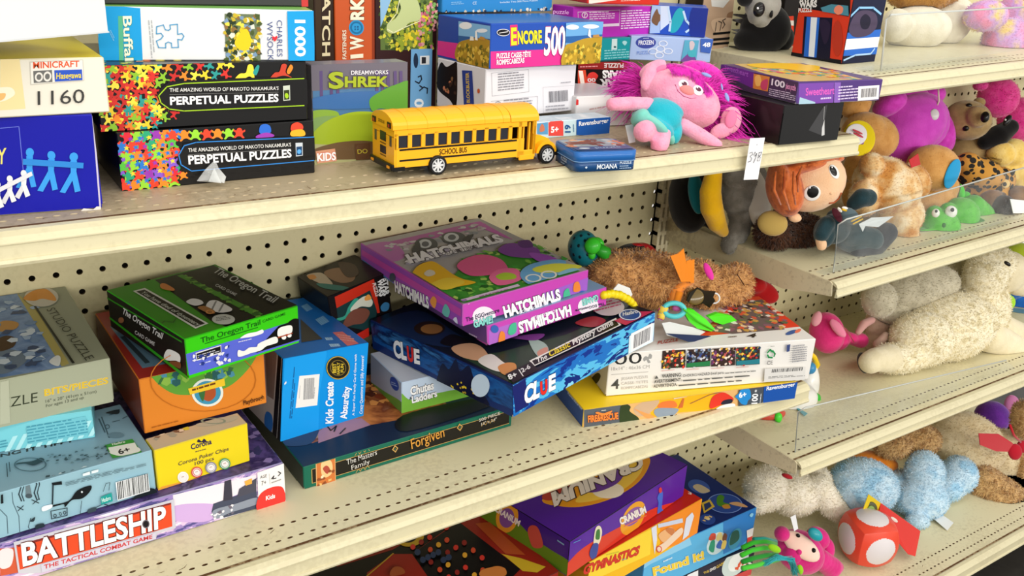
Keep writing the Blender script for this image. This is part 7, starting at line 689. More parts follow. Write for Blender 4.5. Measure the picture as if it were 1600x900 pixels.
for c, u in (('#c83a4a', (47.58,-8.72,3.26,0.37,0.07,0.03,-25.0)), ('#c83a4a', (47.71,-8.72,3.04,0.37,0.08,0.03,-25.0)), ('#5a6ac0', (46.9,-8.7,3.05,0.16,0.16,0.04,0.0)), ('#e89a3a', (47.42,-8.7,2.81,0.14,0.14,0.04,0.0)), ('#4a9a5a', (47.92,-8.7,2.65,0.12,0.12,0.04,0.0)), ('#8a3a9a', (48.3,-8.7,2.5,0.12,0.12,0.04,0.0))): balls(mb, [u], c, 12)
mb.v = [v-tb.location/I for v in mb.v]; mb.build('printed_badge', YL)
MV = pile('magenta_velour', ['#d850cc', '#cc44c0'], 50)
mg = plush('magenta_plush_doll', 'rounded magenta plush with a ruffled skirt, between the tan plush toys', 'plush toy', (60.61,-5.0,-0.3), [(58.33,-5.6,2.4,2.71,2.15,1.8,40.0),(60.43,-5.4,2.46,1.62,2.0,1.5,0.0),(57.17,-5.9,1.14,1.76,1.58,1.4,0.0),(59.94,-5.6,-0.94,2.12,1.93,1.3,0.0)], MV, None, .12)
cover(mg, 'ruffled_skirt', [(56.61,-4.6,3.81,1.29,0.83,1.2,30.0),(59.06,-4.4,4.25,1.41,0.75,1.2,0.0),(61.96,-4.2,4.18,1.16,0.87,1.2,0.0),(63.86,-4.9,1.41,0.69,1.68,1.1,12.0),(63.25,-5.1,0.65,0.99,0.99,1.0,0.0)], pile('bright_magenta_satin', ['#cc34b4', '#dc44c8'], 90, .6)); bits(mg, 'button_tag', [(58.23,-7.2,3.45,0.34,0.41,0.12,0.0)], '#d8d4d8*'); wire(mg, 'tag_cord', [(58.47,-6.9,5.23),(58.91,-6.9,4.31),(58.68,-6.9,3.69)], .06, '#e0cfc0')
th = plush('tan_plush_animal', 'tan plush with a turquoise patch and a red tag behind the green plush', 'plush animal', (58.15,-8.8,-1.81), [(56.7,-8.9,0.13,1.88,1.62,1.4,-10.0), (58.36,-8.9,-1.34,1.28,1.01,1.0,-30.0), (59.28,-9.1,-1.86,0.65,0.65,0.6,0.0), (57.5,-8.9,-2.57,1.83,1.83,1.2,0.0)], TN, (2500, .06, .012, (0, 0, -.2), .7), .12)
bits(th, 'blue_patch', [(56.68,-10.39,0.04,0.62,1.06,0.12,-8.0,-0.24,-0.97,0.05)], '#2a9ad0~', 20); put(slab([(50.82,-10.6,1.58), (51.83,-10.5,1.89), (52.23,-10.6,1.15), (51.13,-10.7,1.06)], .04, '#c02028'), 'red_tag', th)
KH = pile('khaki_plush', ['#9c8256', '#b49866'], 60)
kb = plush('teddy_bear', 'brown teddy bear lying on its side with a dark nose, high on the plush heap', 'teddy bear', (67.84,-5.2,-0.87), [(65.84,-5.4,2.22,1.84,1.54,1.5,-10.0), (65.07,-6.6,2.79,0.87,0.83,0.6,0.0), (67.68,-5.0,3.44,0.5,0.4,0.4,0.0), (67.96,-5.2,-0.52,1.95,1.44,1.4,0.0), (69.02,-5.2,-2.57,2.09,1.88,1.4,0.0), (69.87,-5.2,-4.56,2.23,1.91,1.4,0.0)], KH, (2500, .06, .012, (0, 0, -.2), .7), .12)
bits(kb, 'nose', [(64.41,-7.5,2.95,0.31,0.43,0.3,-10.0)], '#0e0c0b*'); bits(kb, 'eye', [(64.63,-6.12,1.83,0.24,0.24,0.22,0.0,-0.77,-0.58,-0.26)], '#120e0a*'); bits(kb, 'eye', [(65.07,-5.69,3.44,0.24,0.2,0.2,0.0,-0.45,-0.3,0.84)], '#120e0a*')
bk = plush('black_bird_plush', 'black plush with a shiny pointed beak beside the brown teddy bear', 'plush animal', (68.45,-6.4,0.37), [(67.43,-6.4,0.6,0.6,0.6,0.6,0.0),(67.65,-6.5,0.73,0.66,0.66,0.66,0.0),(67.87,-6.6,0.86,0.73,0.73,0.73,0.0),(68.1,-6.7,1.0,0.79,0.79,0.79,0.0),(68.32,-6.8,1.13,0.85,0.85,0.85,0.0),(68.57,-6.85,1.28,0.8,0.8,0.8,0.0),(68.82,-6.9,1.44,0.75,0.75,0.75,0.0),(69.08,-6.95,1.6,0.7,0.7,0.7,0.0),(69.33,-7.0,1.75,0.65,0.65,0.65,0.0)]+[(68.93,-6.4,-0.7,1.02,1.02,0.7,0.0),(70.19,-6.2,-2.71,1.15,1.57,0.8,0.0),(71.48,-6.0,-4.8,1.28,1.6,0.9,0.0)], '#0d0c0d~', None); bits(bk, 'beak', [(67.9,-7.4,2.47,0.25,0.49,0.2,-35.0)], '#1a191a*'); bits(bk, 'eye', [(67.02,-7.7,2.63,0.08,0.08,0.06,0.0)], '#e8e8e8*', 8)
PF = pile('hot_pink_fur', ['#d8308a', '#e8509e'], 60)
plush('pink_fluffy_plush', 'hot pink fluffy plush at the back right of the doll shelf', 'plush animal', (76.85,-3.5,-0.33), [(72.95,-3.6,3.35,1.7,1.7,1.3,0.0),(76.73,-3.8,1.35,1.76,1.87,1.4,0.0),(70.54,-3.2,4.33,0.63,0.42,0.5,0.0),(77.75,-3.6,-1.51,2.02,2.25,1.4,0.0),(79.21,-3.6,-4.54,2.3,2.3,1.4,0.0)], PF, (6000, .16, .016, (0, 0, -.2), .9), .13)
LP = bpy.data.materials.new('leopard_plush'); LP.use_nodes = True; MATS['leopard_plush'] = LP; N_ = LP.node_tree.nodes; L_ = LP.node_tree.links; b_ = N_['Principled BSDF']
t_ = N_.new('ShaderNodeTexCoord'); v_ = N_.new('ShaderNodeTexVoronoi'); v_.inputs['Scale'].default_value = 80; n_ = N_.new('ShaderNodeTexNoise'); n_.inputs['Scale'].default_value = 60; a_ = N_.new('ShaderNodeMath'); a_.operation = 'ADD'; m_ = N_.new('ShaderNodeMath'); m_.operation = 'MULTIPLY'; m_.inputs[1].default_value = .55; r_ = N_.new('ShaderNodeValToRGB')
r_.color_ramp.interpolation = 'CONSTANT'; q_ = r_.color_ramp.elements; q_[0].position = 0; q_[0].color = (.01, .008, .006, 1); q_[1].position = .74; q_[1].color = (*rgb('#c8903a'), 1)
L_.new(t_.outputs['Object'], v_.inputs['Vector']); L_.new(t_.outputs['Object'], n_.inputs['Vector']); L_.new(n_.outputs['Fac'], m_.inputs[0]); L_.new(v_.outputs['Distance'], a_.inputs[0]); L_.new(m_.outputs[0], a_.inputs[1]); L_.new(a_.outputs[0], r_.inputs['Fac']); L_.new(r_.outputs['Color'], b_.inputs['Base Color']); b_.inputs['Roughness'].default_value = .9
lp = plush('leopard_print_plush', 'black spotted orange plush behind the clear guard', 'plush animal', (63.99,-8.8,-1.95), [(63.89,-8.4,-1.15,1.93,1.25,1.2,-14.0),(62.68,-8.0,-0.34,0.95,0.86,0.9,0.0),(66.1,-8.9,-1.74,1.17,1.08,1.0,0.0),(64.72,-8.6,-2.83,1.95,1.47,1.2,0.0)], 'leopard_plush', None, .11); bits(lp, 'ear', [(66.15,-9.6,-1.07,0.19,0.48,0.15,-35.0)], '#14110f~'); bits(lp, 'eye_patch', [(65.07,-9.9,-1.64,0.34,0.34,0.15,0.0)], '#e0c080~'); bits(lp, 'eye', [(64.5,-10.15,-1.56,0.14,0.16,0.12,0.0)], '#100c0a*')
plush('yellow_plush_animal', 'pale yellow plush at the right edge above the spotted plush', 'plush animal', (70.14,-7.6,-1.83), [(68.24,-7.4,-0.21,1.1,1.0,0.9,0.0),(69.7,-7.6,-0.14,1.11,1.11,0.9,0.0),(70.85,-8.0,-2.07,1.03,1.33,0.9,0.0),(69.83,-7.4,-1.44,1.33,1.23,0.9,0.0),(71.81,-7.8,-4.09,1.36,1.57,0.9,0.0)], pile('butter_plush', ['#e2bc58', '#ecd07e'], 50), (1500, .07, .014), .12)
gd = plush('green_plush_animal', 'bright green plush with round eyes behind the clear guard', 'plush animal', (55.78,-11.6,-4.12), [(55.16,-11.2,-3.23,1.4,1.1,1.1,-12.0), (58.18,-10.8,-2.98,1.36,1.27,1.1,0.0), (56.18,-11.0,-2.31,0.62,0.53,0.5,0.0), (54.66,-10.9,-2.29,0.52,0.44,0.5,0.0)]+[(59.95,-10.6,-2.59,0.83,0.83,0.83,0.0),(60.29,-10.64,-2.75,0.8,0.8,0.8,0.0),(60.62,-10.68,-2.91,0.78,0.78,0.78,0.0),(60.96,-10.72,-3.08,0.75,0.75,0.75,0.0),(61.29,-10.76,-3.24,0.72,0.72,0.72,0.0),(61.62,-10.8,-3.41,0.7,0.7,0.7,0.0),(61.78,-10.87,-3.63,0.67,0.67,0.67,0.0),(61.94,-10.93,-3.86,0.64,0.64,0.64,0.0),(62.09,-11.0,-4.09,0.61,0.61,0.61,0.0)]+[(58.14,-11.2,-3.52,0.9,0.9,0.9,0.0),(58.35,-11.28,-3.69,0.84,0.84,0.84,0.0),(58.56,-11.35,-3.87,0.77,0.77,0.77,0.0),(58.76,-11.43,-4.04,0.7,0.7,0.7,0.0),(58.97,-11.5,-4.21,0.64,0.64,0.64,0.0)], pile('green_plush', ['#4eae34', '#62c244'], 60), (3500, .07, .014, (0, 0, -.2), .7), .1)
for a, b in (((55.2,-11.75,-2.12,0.41,0.43,0.25,0.0), (54.85,-12.0,-1.87,0.13,0.14,0.1,0.0)), ((53.63,-11.6,-2.06,0.26,0.3,0.22,0.0), (53.21,-11.85,-1.81,0.09,0.11,0.08,0.0))):
    ey = bits(gd, 'eye', [a], '#e8e8e2*'); mb = MB(); balls(mb, [b], '#1a1a18*'); mb.v = [v-gd.location/I for v in mb.v]; mb.build('pupil', ey)
bits(gd, 'nostril', [(54.41,-11.92,-2.92,0.13,0.17,0.06,0.0,-0.64,-0.71,0.28)], '#1c6a1c~'); bits(gd, 'teeth', [(55.48,-12.1,-3.83,0.31,0.22,0.15,25.0),(54.91,-12.1,-3.94,0.22,0.17,0.15,10.0)], '#eceae4~'); cover(gd, 'back_spikes', [(59.09,-9.9,-1.63,0.32,0.64,0.4,10.0),(59.94,-9.9,-2.11,0.37,0.46,0.4,-20.0)], '#46c82e~')
wp = plush('brown_spotted_plush', 'brown plush with a dark foot and white tag behind the clear guard', 'plush animal', (62.84,-11.2,-3.88), [(62.72,-10.6,-2.81,1.22,1.13,1.0,0.0),(66.5,-10.4,-2.6,0.87,0.78,0.8,0.0),(66.64,-10.6,-4.03,1.07,0.98,0.9,0.0)], pile('cocoa_plush', ['#7a5a40', '#94704e'], 60), (1200, .06, .012), .11); cover(wp, 'foot', [(62.51,-11.5,-2.83,0.93,1.02,0.6,0.0)], '#3a3230~'); put(slab([(61.22,-12.4,-1.73), (63.24,-12.4,-2.05), (63.64,-12.45,-3.04), (62.08,-12.45,-2.86)], .03, '#eceef0'), 'white_tag', wp)

# ---------------------------------------------------------------- top plush shelf
FLOOR = (40.1, 7.68, .035)
al = plush('grey_alien_plush', 'grey plush head with a large glossy dark eye on the top right shelf', 'plush toy', (46.5, -5, 7.9), [(41.29,-5.0,10.61,1.08,1.0,1.1,0.0),(41.13,-5.2,9.82,0.54,0.5,0.6,0.0),(40.62,-5.1,10.1,0.46,0.61,0.6,0.0)], pile('stone_plush', ['#8e8c84', '#9c9a92'], 50), None, .1); bits(al, 'eye', [(39.77,-6.1,10.45,0.34,0.45,0.25,-15.0)], '#0c0b0b*', 20); bits(al, 'eye', [(41.09,-5.9,10.21,0.11,0.27,0.2,0.0)], '#0c0b0b*'); bits(al, 'eye_glint', [(39.37,-6.35,10.54,0.06,0.07,0.05,0.0)], '#ffffff', 8); cover(al, 'body', [(43.42,-3.6,9.11,1.62,1.62,1.1,0.0),(42.75,-3.5,8.4,1.37,0.89,0.9,0.0),(44.71,-3.6,8.47,1.07,0.99,0.9,0.0),(40.16,-4.6,10.93,0.53,0.46,0.5,0.0)], '#121112~')
WH = pile('white_plush', ['#e4ddca', '#d8d0ba'], 50)
plush('white_plush_animal', 'large smooth white plush behind the clear guard on the top shelf', 'plush animal', (56.21,-6.2,7.84), [(55.15,-6.4,9.32,2.33,1.47,1.6,0.0),(58.82,-6.2,9.53,1.79,1.52,1.4,20.0),(52.81,-6.4,9.5,1.02,1.1,1.1,0.0),(60.56,-6.0,10.28,0.91,1.0,0.9,0.0)], WH, None, .12)
plush('brown_plush_paw', 'golden brown plush lying on top of the large white plush', 'plush animal', (55.59,-6.2,10.5), [(55.25,-6.0,11.27,2.15,0.86,1.2,-5.0),(57.77,-6.0,11.46,1.32,0.79,1.0,0.0)], pile('gold_brown_fur', ['#9a6a2e', '#b0803e'], 60), (2500, .12, .016), .11)
plush('rainbow_plush', 'pastel rainbow plush in the right corner of the top shelf', 'plush animal', (61.33,-9.5,7.72), [(61.15,-9.4,8.82,1.58,1.5,1.5,0.0),(58.98,-8.8,10.33,1.47,1.03,1.2,0.0),(63.03,-8.8,10.63,1.34,1.34,1.3,0.0),(64.15,-9.2,8.19,1.27,1.36,1.2,0.0)], pile('rainbow_fur', ['#e890b8', '#c8a0d8', '#e8cc78'], 28), (4500, .14, .016), .12)

# ---------------------------------------------------------------- the lamb's shelf
FLOOR = (40.1, -15.8, -.005)
FL = pile('lamb_fleece', ['#ece0bc', '#f4ecd2', '#dccfa8'], 60)
lm = plush('plush_lamb', 'cream fleecy plush lamb with black hooves lying along the shelf', 'plush lamb', (60.1,-10.74,-15.78), [(63.7,-9.0,-13.53,4.08,2.76,2.4,14.0),(68.24,-8.8,-12.69,2.42,3.16,2.0,0.0),(60.0,-9.2,-13.68,2.48,2.18,1.9,0.0),(68.12,-8.7,-9.89,1.77,2.18,1.5,0.0),(69.55,-8.8,-9.25,1.46,1.57,1.3,0.0)]+[(60.22,-9.2,-14.28,1.69,1.69,1.69,0.0),(59.61,-9.23,-14.41,1.58,1.58,1.58,0.0),(59.0,-9.25,-14.53,1.46,1.46,1.46,0.0),(58.39,-9.27,-14.66,1.34,1.34,1.34,0.0),(57.78,-9.3,-14.79,1.22,1.22,1.22,0.0),(57.28,-9.27,-14.69,1.2,1.2,1.2,0.0),(56.78,-9.25,-14.59,1.17,1.17,1.17,0.0),(56.29,-9.23,-14.49,1.14,1.14,1.14,0.0),(55.79,-9.2,-14.39,1.11,1.11,1.11,0.0)], FL, (16000, .2, .022, (0, 0, -.2), 1.0), .14)
CM = pile('cream_velour', ['#eadfc0', '#e2d6b4'], 50); cover(lm, 'face', [(70.42,-9.2,-9.76,1.68,1.73,1.3,-25.0),(71.78,-9.6,-10.86,1.17,1.06,1.0,-30.0),(73.12,-9.6,-11.55,0.75,0.75,0.8,0.0)], CM); bits(lm, 'eye', [(67.33,-10.5,-8.17,0.3,0.15,0.15,-35.0)], '#1a1410*')
cover(lm, 'shank', [(55.7,-9.4,-14.28,1.06,1.06,1.06,0.0),(55.27,-9.33,-14.25,1.01,1.01,1.01,0.0),(54.83,-9.27,-14.21,0.95,0.95,0.95,0.0),(54.4,-9.2,-14.18,0.9,0.9,0.9,0.0),(54.19,-9.15,-14.26,0.88,0.88,0.88,0.0),(53.98,-9.1,-14.34,0.86,0.86,0.86,0.0)], CM); bits(lm, 'hoof', [(53.9,-8.6,-14.59,0.38,0.81,0.7,12.0)], '#17140f~'); cover(lm, 'foreleg', [(67.71,-10.4,-14.53,1.35,1.35,1.35,0.0),(68.24,-10.48,-14.77,1.32,1.32,1.32,0.0),(68.77,-10.57,-15.01,1.29,1.29,1.29,0.0),(69.3,-10.65,-15.25,1.26,1.26,1.26,0.0),(69.82,-10.73,-15.49,1.23,1.23,1.23,0.0),(70.35,-10.82,-15.74,1.2,1.2,1.2,0.0),(70.88,-10.9,-15.98,1.17,1.17,1.17,0.0),(71.31,-10.97,-16.22,1.16,1.16,1.16,0.0),(71.74,-11.03,-16.47,1.15,1.15,1.15,0.0),(72.18,-11.1,-16.72,1.13,1.13,1.13,0.0),(72.61,-11.17,-16.96,1.12,1.12,1.12,0.0),(73.05,-11.23,-17.21,1.1,1.1,1.1,0.0),(73.48,-11.3,-17.46,1.09,1.09,1.09,0.0)], CM); cover(lm, 'foreleg', [(70.21,-9.2,-14.36,1.18,1.18,1.18,0.0),(70.7,-9.26,-14.56,1.16,1.16,1.16,0.0),(71.18,-9.32,-14.75,1.14,1.14,1.14,0.0),(71.67,-9.38,-14.95,1.13,1.13,1.13,0.0),(72.16,-9.44,-15.14,1.11,1.11,1.11,0.0),(72.65,-9.5,-15.34,1.09,1.09,1.09,0.0),(73.14,-9.56,-15.53,1.07,1.07,1.07,0.0),(73.63,-9.62,-15.73,1.05,1.05,1.05,0.0),(74.11,-9.68,-15.92,1.04,1.04,1.04,0.0),(74.6,-9.74,-16.12,1.02,1.02,1.02,0.0),(75.09,-9.8,-16.31,1.0,1.0,1.0,0.0)], CM); bits(lm, 'hoof', [(72.53,-11.6,-18.31,0.54,0.43,0.5,25.0)], '#17140f~')
bits(lm, 'chest_patch', [(69.14,-9.9,-13.01,0.73,1.78,0.8,5.0)], '#e8e6e0~', 20)
plush('grey_white_plush', 'greyish white plush slumped over behind the fleecy lamb', 'plush animal', (61.92,-6.6,-12.9), [(62.84,-6.4,-11.02,3.4,1.96,1.9,14.0),(58.06,-6.2,-11.12,1.39,1.49,1.2,0.0),(60.04,-6.4,-12.72,1.53,0.81,0.9,-10.0),(68.63,-6.2,-10.49,1.29,1.18,0.9,0.0),(65.62,-6.4,-12.53,3.18,1.91,1.6,0.0),(65.82,-5.8,-15.43,3.25,1.62,1.4,0.0)], pile('ash_white_fur', ['#bcb49c', '#d2cab2'], 60), (6000, .18, .02, (0, 0, -.2), .9), .14)
pb = plush('blush_bunny_plush', 'dusky pink plush with a thin ear between the pink toy and the lamb', 'plush animal', (59.21,-6.3,-15.57), [(59.81,-5.6,-13.89,1.24,1.34,1.0,0.0),(59.51,-6.0,-15.19,1.13,0.93,0.9,0.0)], pile('blush_plush', ['#c8a890', '#d2b49e'], 60), (1200, .06, .012), .11); cover(pb, 'ear', [(57.31,-6.4,-12.63,0.3,0.3,0.3,0.0),(57.16,-6.41,-12.64,0.31,0.31,0.31,0.0),(57.0,-6.43,-12.65,0.31,0.31,0.31,0.0),(56.85,-6.44,-12.66,0.32,0.32,0.32,0.0),(56.7,-6.46,-12.67,0.33,0.33,0.33,0.0),(56.55,-6.47,-12.68,0.33,0.33,0.33,0.0),(56.39,-6.49,-12.69,0.34,0.34,0.34,0.0),(56.24,-6.5,-12.71,0.35,0.35,0.35,0.0),(56.14,-6.51,-12.78,0.33,0.33,0.33,0.0),(56.05,-6.53,-12.85,0.32,0.32,0.32,0.0),(55.95,-6.54,-12.93,0.3,0.3,0.3,0.0),(55.85,-6.56,-13.0,0.29,0.29,0.29,0.0),(55.76,-6.57,-13.08,0.27,0.27,0.27,0.0),(55.66,-6.59,-13.15,0.26,0.26,0.26,0.0),(55.56,-6.6,-13.23,0.25,0.25,0.25,0.0)], '#cc9a94~'); cover(pb, 'ear', [(57.59,-7.2,-14.44,0.4,0.4,0.4,0.0),(57.69,-7.22,-14.33,0.38,0.38,0.38,0.0),(57.79,-7.23,-14.22,0.37,0.37,0.37,0.0),(57.89,-7.25,-14.1,0.35,0.35,0.35,0.0),(57.99,-7.27,-13.99,0.33,0.33,0.33,0.0),(58.1,-7.28,-13.87,0.32,0.32,0.32,0.0),(58.2,-7.3,-13.76,0.3,0.3,0.3,0.0)], '#c8aa9a~')
PN = pile('bubblegum_velour', ['#e83a86', '#dd2f7a'], 50)
pe = plush('pink_elephant_plush', 'small bright pink plush with pale pink ears sitting in front of the pegboard', 'plush toy', (54.51,-5.0,-15.54), [(53.97,-5.0,-13.61,1.34,1.64,1.2,10.0),(55.29,-5.2,-14.24,0.9,1.0,0.9,0.0),(56.17,-5.5,-14.3,0.81,0.5,0.6,-15.0)]+[(56.39,-5.6,-14.41,0.45,0.45,0.45,0.0),(56.59,-5.64,-14.46,0.48,0.48,0.48,0.0),(56.79,-5.68,-14.51,0.52,0.52,0.52,0.0),(57.0,-5.72,-14.56,0.55,0.55,0.55,0.0),(57.2,-5.76,-14.61,0.58,0.58,0.58,0.0),(57.4,-5.8,-14.66,0.61,0.61,0.61,0.0)], PN, None, .09); cover(pe, 'ear', [(52.07,-5.2,-11.97,0.39,0.63,0.3,-20.0)], '#e8a0ac~'); cover(pe, 'ear', [(53.46,-6.2,-12.64,0.39,0.92,0.25,40.0)], '#ee8aa8~'); wire(pe, 'stitching', [(53.86,-6.4,-12.59),(54.88,-6.4,-13.44),(55.56,-6.4,-14.13)], .03, '#a8704a')
bb = plush('blue_plush_animal', 'royal blue plush with a lime spot at the right edge behind the lamb', 'plush animal', (81.02,-6.0,-17.45), [(82.01,-5.6,-16.35,1.94,1.82,1.4,0.0),(80.29,-5.2,-14.05,1.55,1.43,1.1,0.0),(83.26,-5.6,-19.4,2.1,2.1,1.3,0.0)], pile('royal_blue_fur', ['#1a5aa8', '#2468b8'], 60), (1800, .1, .016), .12); bits(bb, 'lime_spot', [(76.69,-7.0,-14.46,0.69,0.69,0.2,0.0)], '#a4d838~'); cover(bb, 'pale_blue_arm', [(79.94,-6.9,-17.02,1.42,0.83,0.6,-15.0)], '#6cb4d8~')
plush('lime_plush', 'lime green plush peeking out behind the head of the lamb', 'plush animal', (74.96,-3.5,-12.18), [(75.42,-3.6,-11.23,1.97,1.27,1.2,0.0),(81.66,-4.4,-11.55,1.32,1.2,1.0,0.0),(79.63,-3.8,-13.15,3.59,1.79,1.2,0.0),(78.91,-3.4,-16.08,3.63,3.03,1.4,0.0)], '#a8b82e~', None)
at_ = thing('baby_ring_toy', 'colourful plastic baby toy with a green ring at the left end of the shelf', 'baby toy', (43.91,-10.42,-15.75))
cover(at_, 'white_body', [(46.11,-8.6,-15.73,1.9,1.27,1.3,10.0),(48.17,-8.2,-14.94,0.83,1.66,0.9,0.0)], '#e6e4de*'); cover(at_, 'red_base', [(43.07,-9.2,-15.79,1.22,0.48,0.9,8.0)], '#c84a38*'); mb = MB()
mb.tube([(47.12,-9.3,-14.99),(48.05,-9.3,-15.63),(48.42,-9.3,-16.77),(47.88,-9.3,-17.35),(46.72,-9.3,-17.14)], [.2, .24, .26, .24, .16], '#34b83a*', 10); mb.tube([(47.13,-9.75,-15.59),(47.34,-9.75,-16.36),(46.87,-9.75,-16.64)], .09, '#58b8d0*', 8); put(mb, 'green_ring', at_); mb = MB(); mb.tube([(47.21,-8.4,-12.2),(48.08,-8.4,-12.9),(48.62,-8.4,-13.63),(48.62,-8.4,-14.14)], [.12, .2, .22, .12], '#f0c818*', 10); put(mb, 'yellow_handle', at_); bits(at_, 'blue_knob', [(47.59,-8.6,-13.55,0.41,0.45,0.4,0.0)], '#3a88b8*'); cover(at_, 'green_leaf', [(43.0,-10.1,-15.52,0.3,0.39,0.2,0.0),(42.97,-10.2,-15.85,0.15,0.26,0.15,0.0)], '#4ad034*')
put(slab([(45.55,-9.3,-15.7), (45.55,-10.51,-15.7), (45.06,-10.65,-15.7)], .04, '#3a9aa8'), 'teal_streamer', at_)

# ---------------------------------------------------------------- bottom plush shelf
FLOOR = (40.1, -30.2, 0)
wq = plush('white_plush_dog', 'creamy white plush lying with one arm stretched out, behind the spotted cube', 'plush animal', (54.19,-6.4,-30.15), [(48.58,-6.0,-25.4,1.7,1.8,1.7,0.0),(52.02,-6.2,-26.9,2.17,1.86,1.8,0.0),(47.02,-6.6,-25.92,1.08,0.79,1.0,0.0),(54.87,-6.2,-27.23,1.48,1.8,1.4,0.0)]+[(53.32,-7.4,-26.13,1.13,1.13,1.13,0.0),(53.54,-7.65,-26.47,1.09,1.09,1.09,0.0),(53.75,-7.9,-26.82,1.05,1.05,1.05,0.0),(53.97,-8.15,-27.17,1.02,1.02,1.02,0.0),(54.19,-8.4,-27.52,0.98,0.98,0.98,0.0),(54.49,-8.6,-27.78,0.93,0.93,0.93,0.0),(54.79,-8.8,-28.05,0.88,0.88,0.88,0.0),(55.09,-9.0,-28.32,0.83,0.83,0.83,0.0)], pile('cream_white_fur', ['#e8e0ca', '#f2ecdc'], 60), (8000, .22, .022, (0, 0, -.3), .8), .14); bits(wq, 'red_bow', [(48.34,-7.9,-23.16,0.44,0.19,0.3,-20.0)], '#b8222c~')
BU = pile('sky_blue_fur', ['#b0d2e6', '#c8e0ee', '#9cc8e2'], 26)
bl = plush('blue_plush_bear', 'pale blue fluffy plush lying face down on the bottom shelf', 'plush bear', (61.78,-12.05,-30.15), [(58.09,-8.4,-26.85,2.85,2.22,2.2,-14.0),(56.26,-8.6,-27.18,1.56,1.35,1.4,0.0),(63.51,-8.8,-29.04,2.21,1.88,1.8,0.0),(64.07,-10.0,-26.72,1.62,1.95,1.5,0.0),(63.44,-10.6,-28.71,2.27,1.73,1.6,0.0),(68.63,-10.6,-27.95,1.56,1.67,1.4,0.0),(67.23,-10.6,-28.81,1.44,1.22,1.2,0.0),(61.74,-11.6,-29.66,0.96,0.64,0.8,0.0)], BU, (16000, .2, .022, (0, 0, -.2), .9), .14); put(slab([(63.51,-11.77,-29.8), (64.69,-11.61,-29.8), (64.88,-12.97,-30.1), (63.39,-13.33,-30.1)], .03, '#dcdedc'), 'care_label', bl)
bg = plush('big_teddy_bear', 'large tan and cream teddy bear with a red ribbon at the right end', 'teddy bear', (69.58,-15.33,-30.15), [(72.73,-8.6,-27.0,3.73,2.79,2.2,-24.0),(77.87,-9.4,-29.68,3.62,2.78,2.2,0.0)], pile('oatmeal_fur', ['#cfbb92', '#dccba6'], 60), (6000, .22, .022, (0, 0, -.2), .8), .15)
TF = pile('caramel_fur', ['#b8905a', '#d0ac76', '#a07646'], 70); cover(bg, 'arm', [(65.68,-7.6,-24.97,2.22,1.44,1.4,-10.0),(63.1,-7.2,-25.07,1.64,1.21,1.2,0.0)], TF, (5000, .28, .026, (0, 0, -.3), .9), .14); cover(bg, 'leg', [(71.91,-11.2,-29.32,1.48,1.48,1.48,0.0),(72.35,-11.53,-29.8,1.64,1.64,1.64,0.0),(72.78,-11.87,-30.29,1.8,1.8,1.8,0.0),(73.21,-12.2,-30.77,1.95,1.95,1.95,0.0),(74.03,-12.4,-31.35,1.96,1.96,1.96,0.0),(74.86,-12.6,-31.92,1.98,1.98,1.98,0.0),(75.68,-12.8,-32.5,1.99,1.99,1.99,0.0),(76.5,-13.0,-33.07,2.0,2.0,2.0,0.0)], TF, (9000, .3, .028, (-.2, 0, -.4), .8), .14); cover(bg, 'head_side', [(78.53,-11.4,-29.8,1.31,2.62,1.4,0.0),(78.33,-10.4,-25.15,1.06,1.77,1.2,0.0)], TF, (4000, .3, .028, (0, 0, -.3), .8), .14)
mb = MB(); slab([(66.35,-12.3,-22.24), (69.57,-12.4,-23.16), (72.37,-12.5,-24.8), (73.12,-12.5,-25.92), (70.01,-12.4,-24.98), (67.11,-12.3,-23.55)], .06, '#c01c2c~', mb); mb.tube([(70.7,-12.6,-22.51),(71.95,-12.6,-23.86),(73.82,-12.6,-25.17)], .1, '#c01c2c~', 8); balls(mb, [(72.63,-12.8,-25.61,0.61,0.72,0.3,0.0),(73.79,-12.8,-25.44,0.56,0.56,0.3,0.0)], '#b0182a~'); put(mb, 'red_ribbon', bg)
pv = plush('purple_plush', 'purple and pink plush tucked behind the large teddy bear', 'plush animal', (84.51,-5.8,-30.3), [(82.03,-6.0,-28.18,1.78,1.65,1.2,-20.0),(85.78,-5.6,-32.27,3.31,2.65,1.3,0.0)], pile('violet_fur', ['#6a2a9a', '#5a2488'], 50), (800, .07, .014), .12); cover(pv, 'pink_ear', [(84.6,-6.6,-27.7,0.9,1.54,0.5,10.0)], '#c87aac~')
tg_ = plush('orange_eared_plush', 'orange plush with a black tipped ear showing behind the blue plush', 'plush animal', (63.7,-6.0,-28.57), [(62.04,-6.2,-27.09,2.44,1.0,1.1,-8.0),(62.92,-5.6,-29.56,2.61,1.93,1.2,0.0)], pile('tiger_orange', ['#d87a1c', '#e08a28'], 50), None, .11); cover(tg_, 'ear', [(63.44,-6.8,-26.8,0.72,0.72,0.3,-20.0)], '#d8741c~'); bits(tg_, 'ear_tip', [(64.23,-6.9,-27.11,0.28,0.78,0.3,-10.0)], '#15100c~')
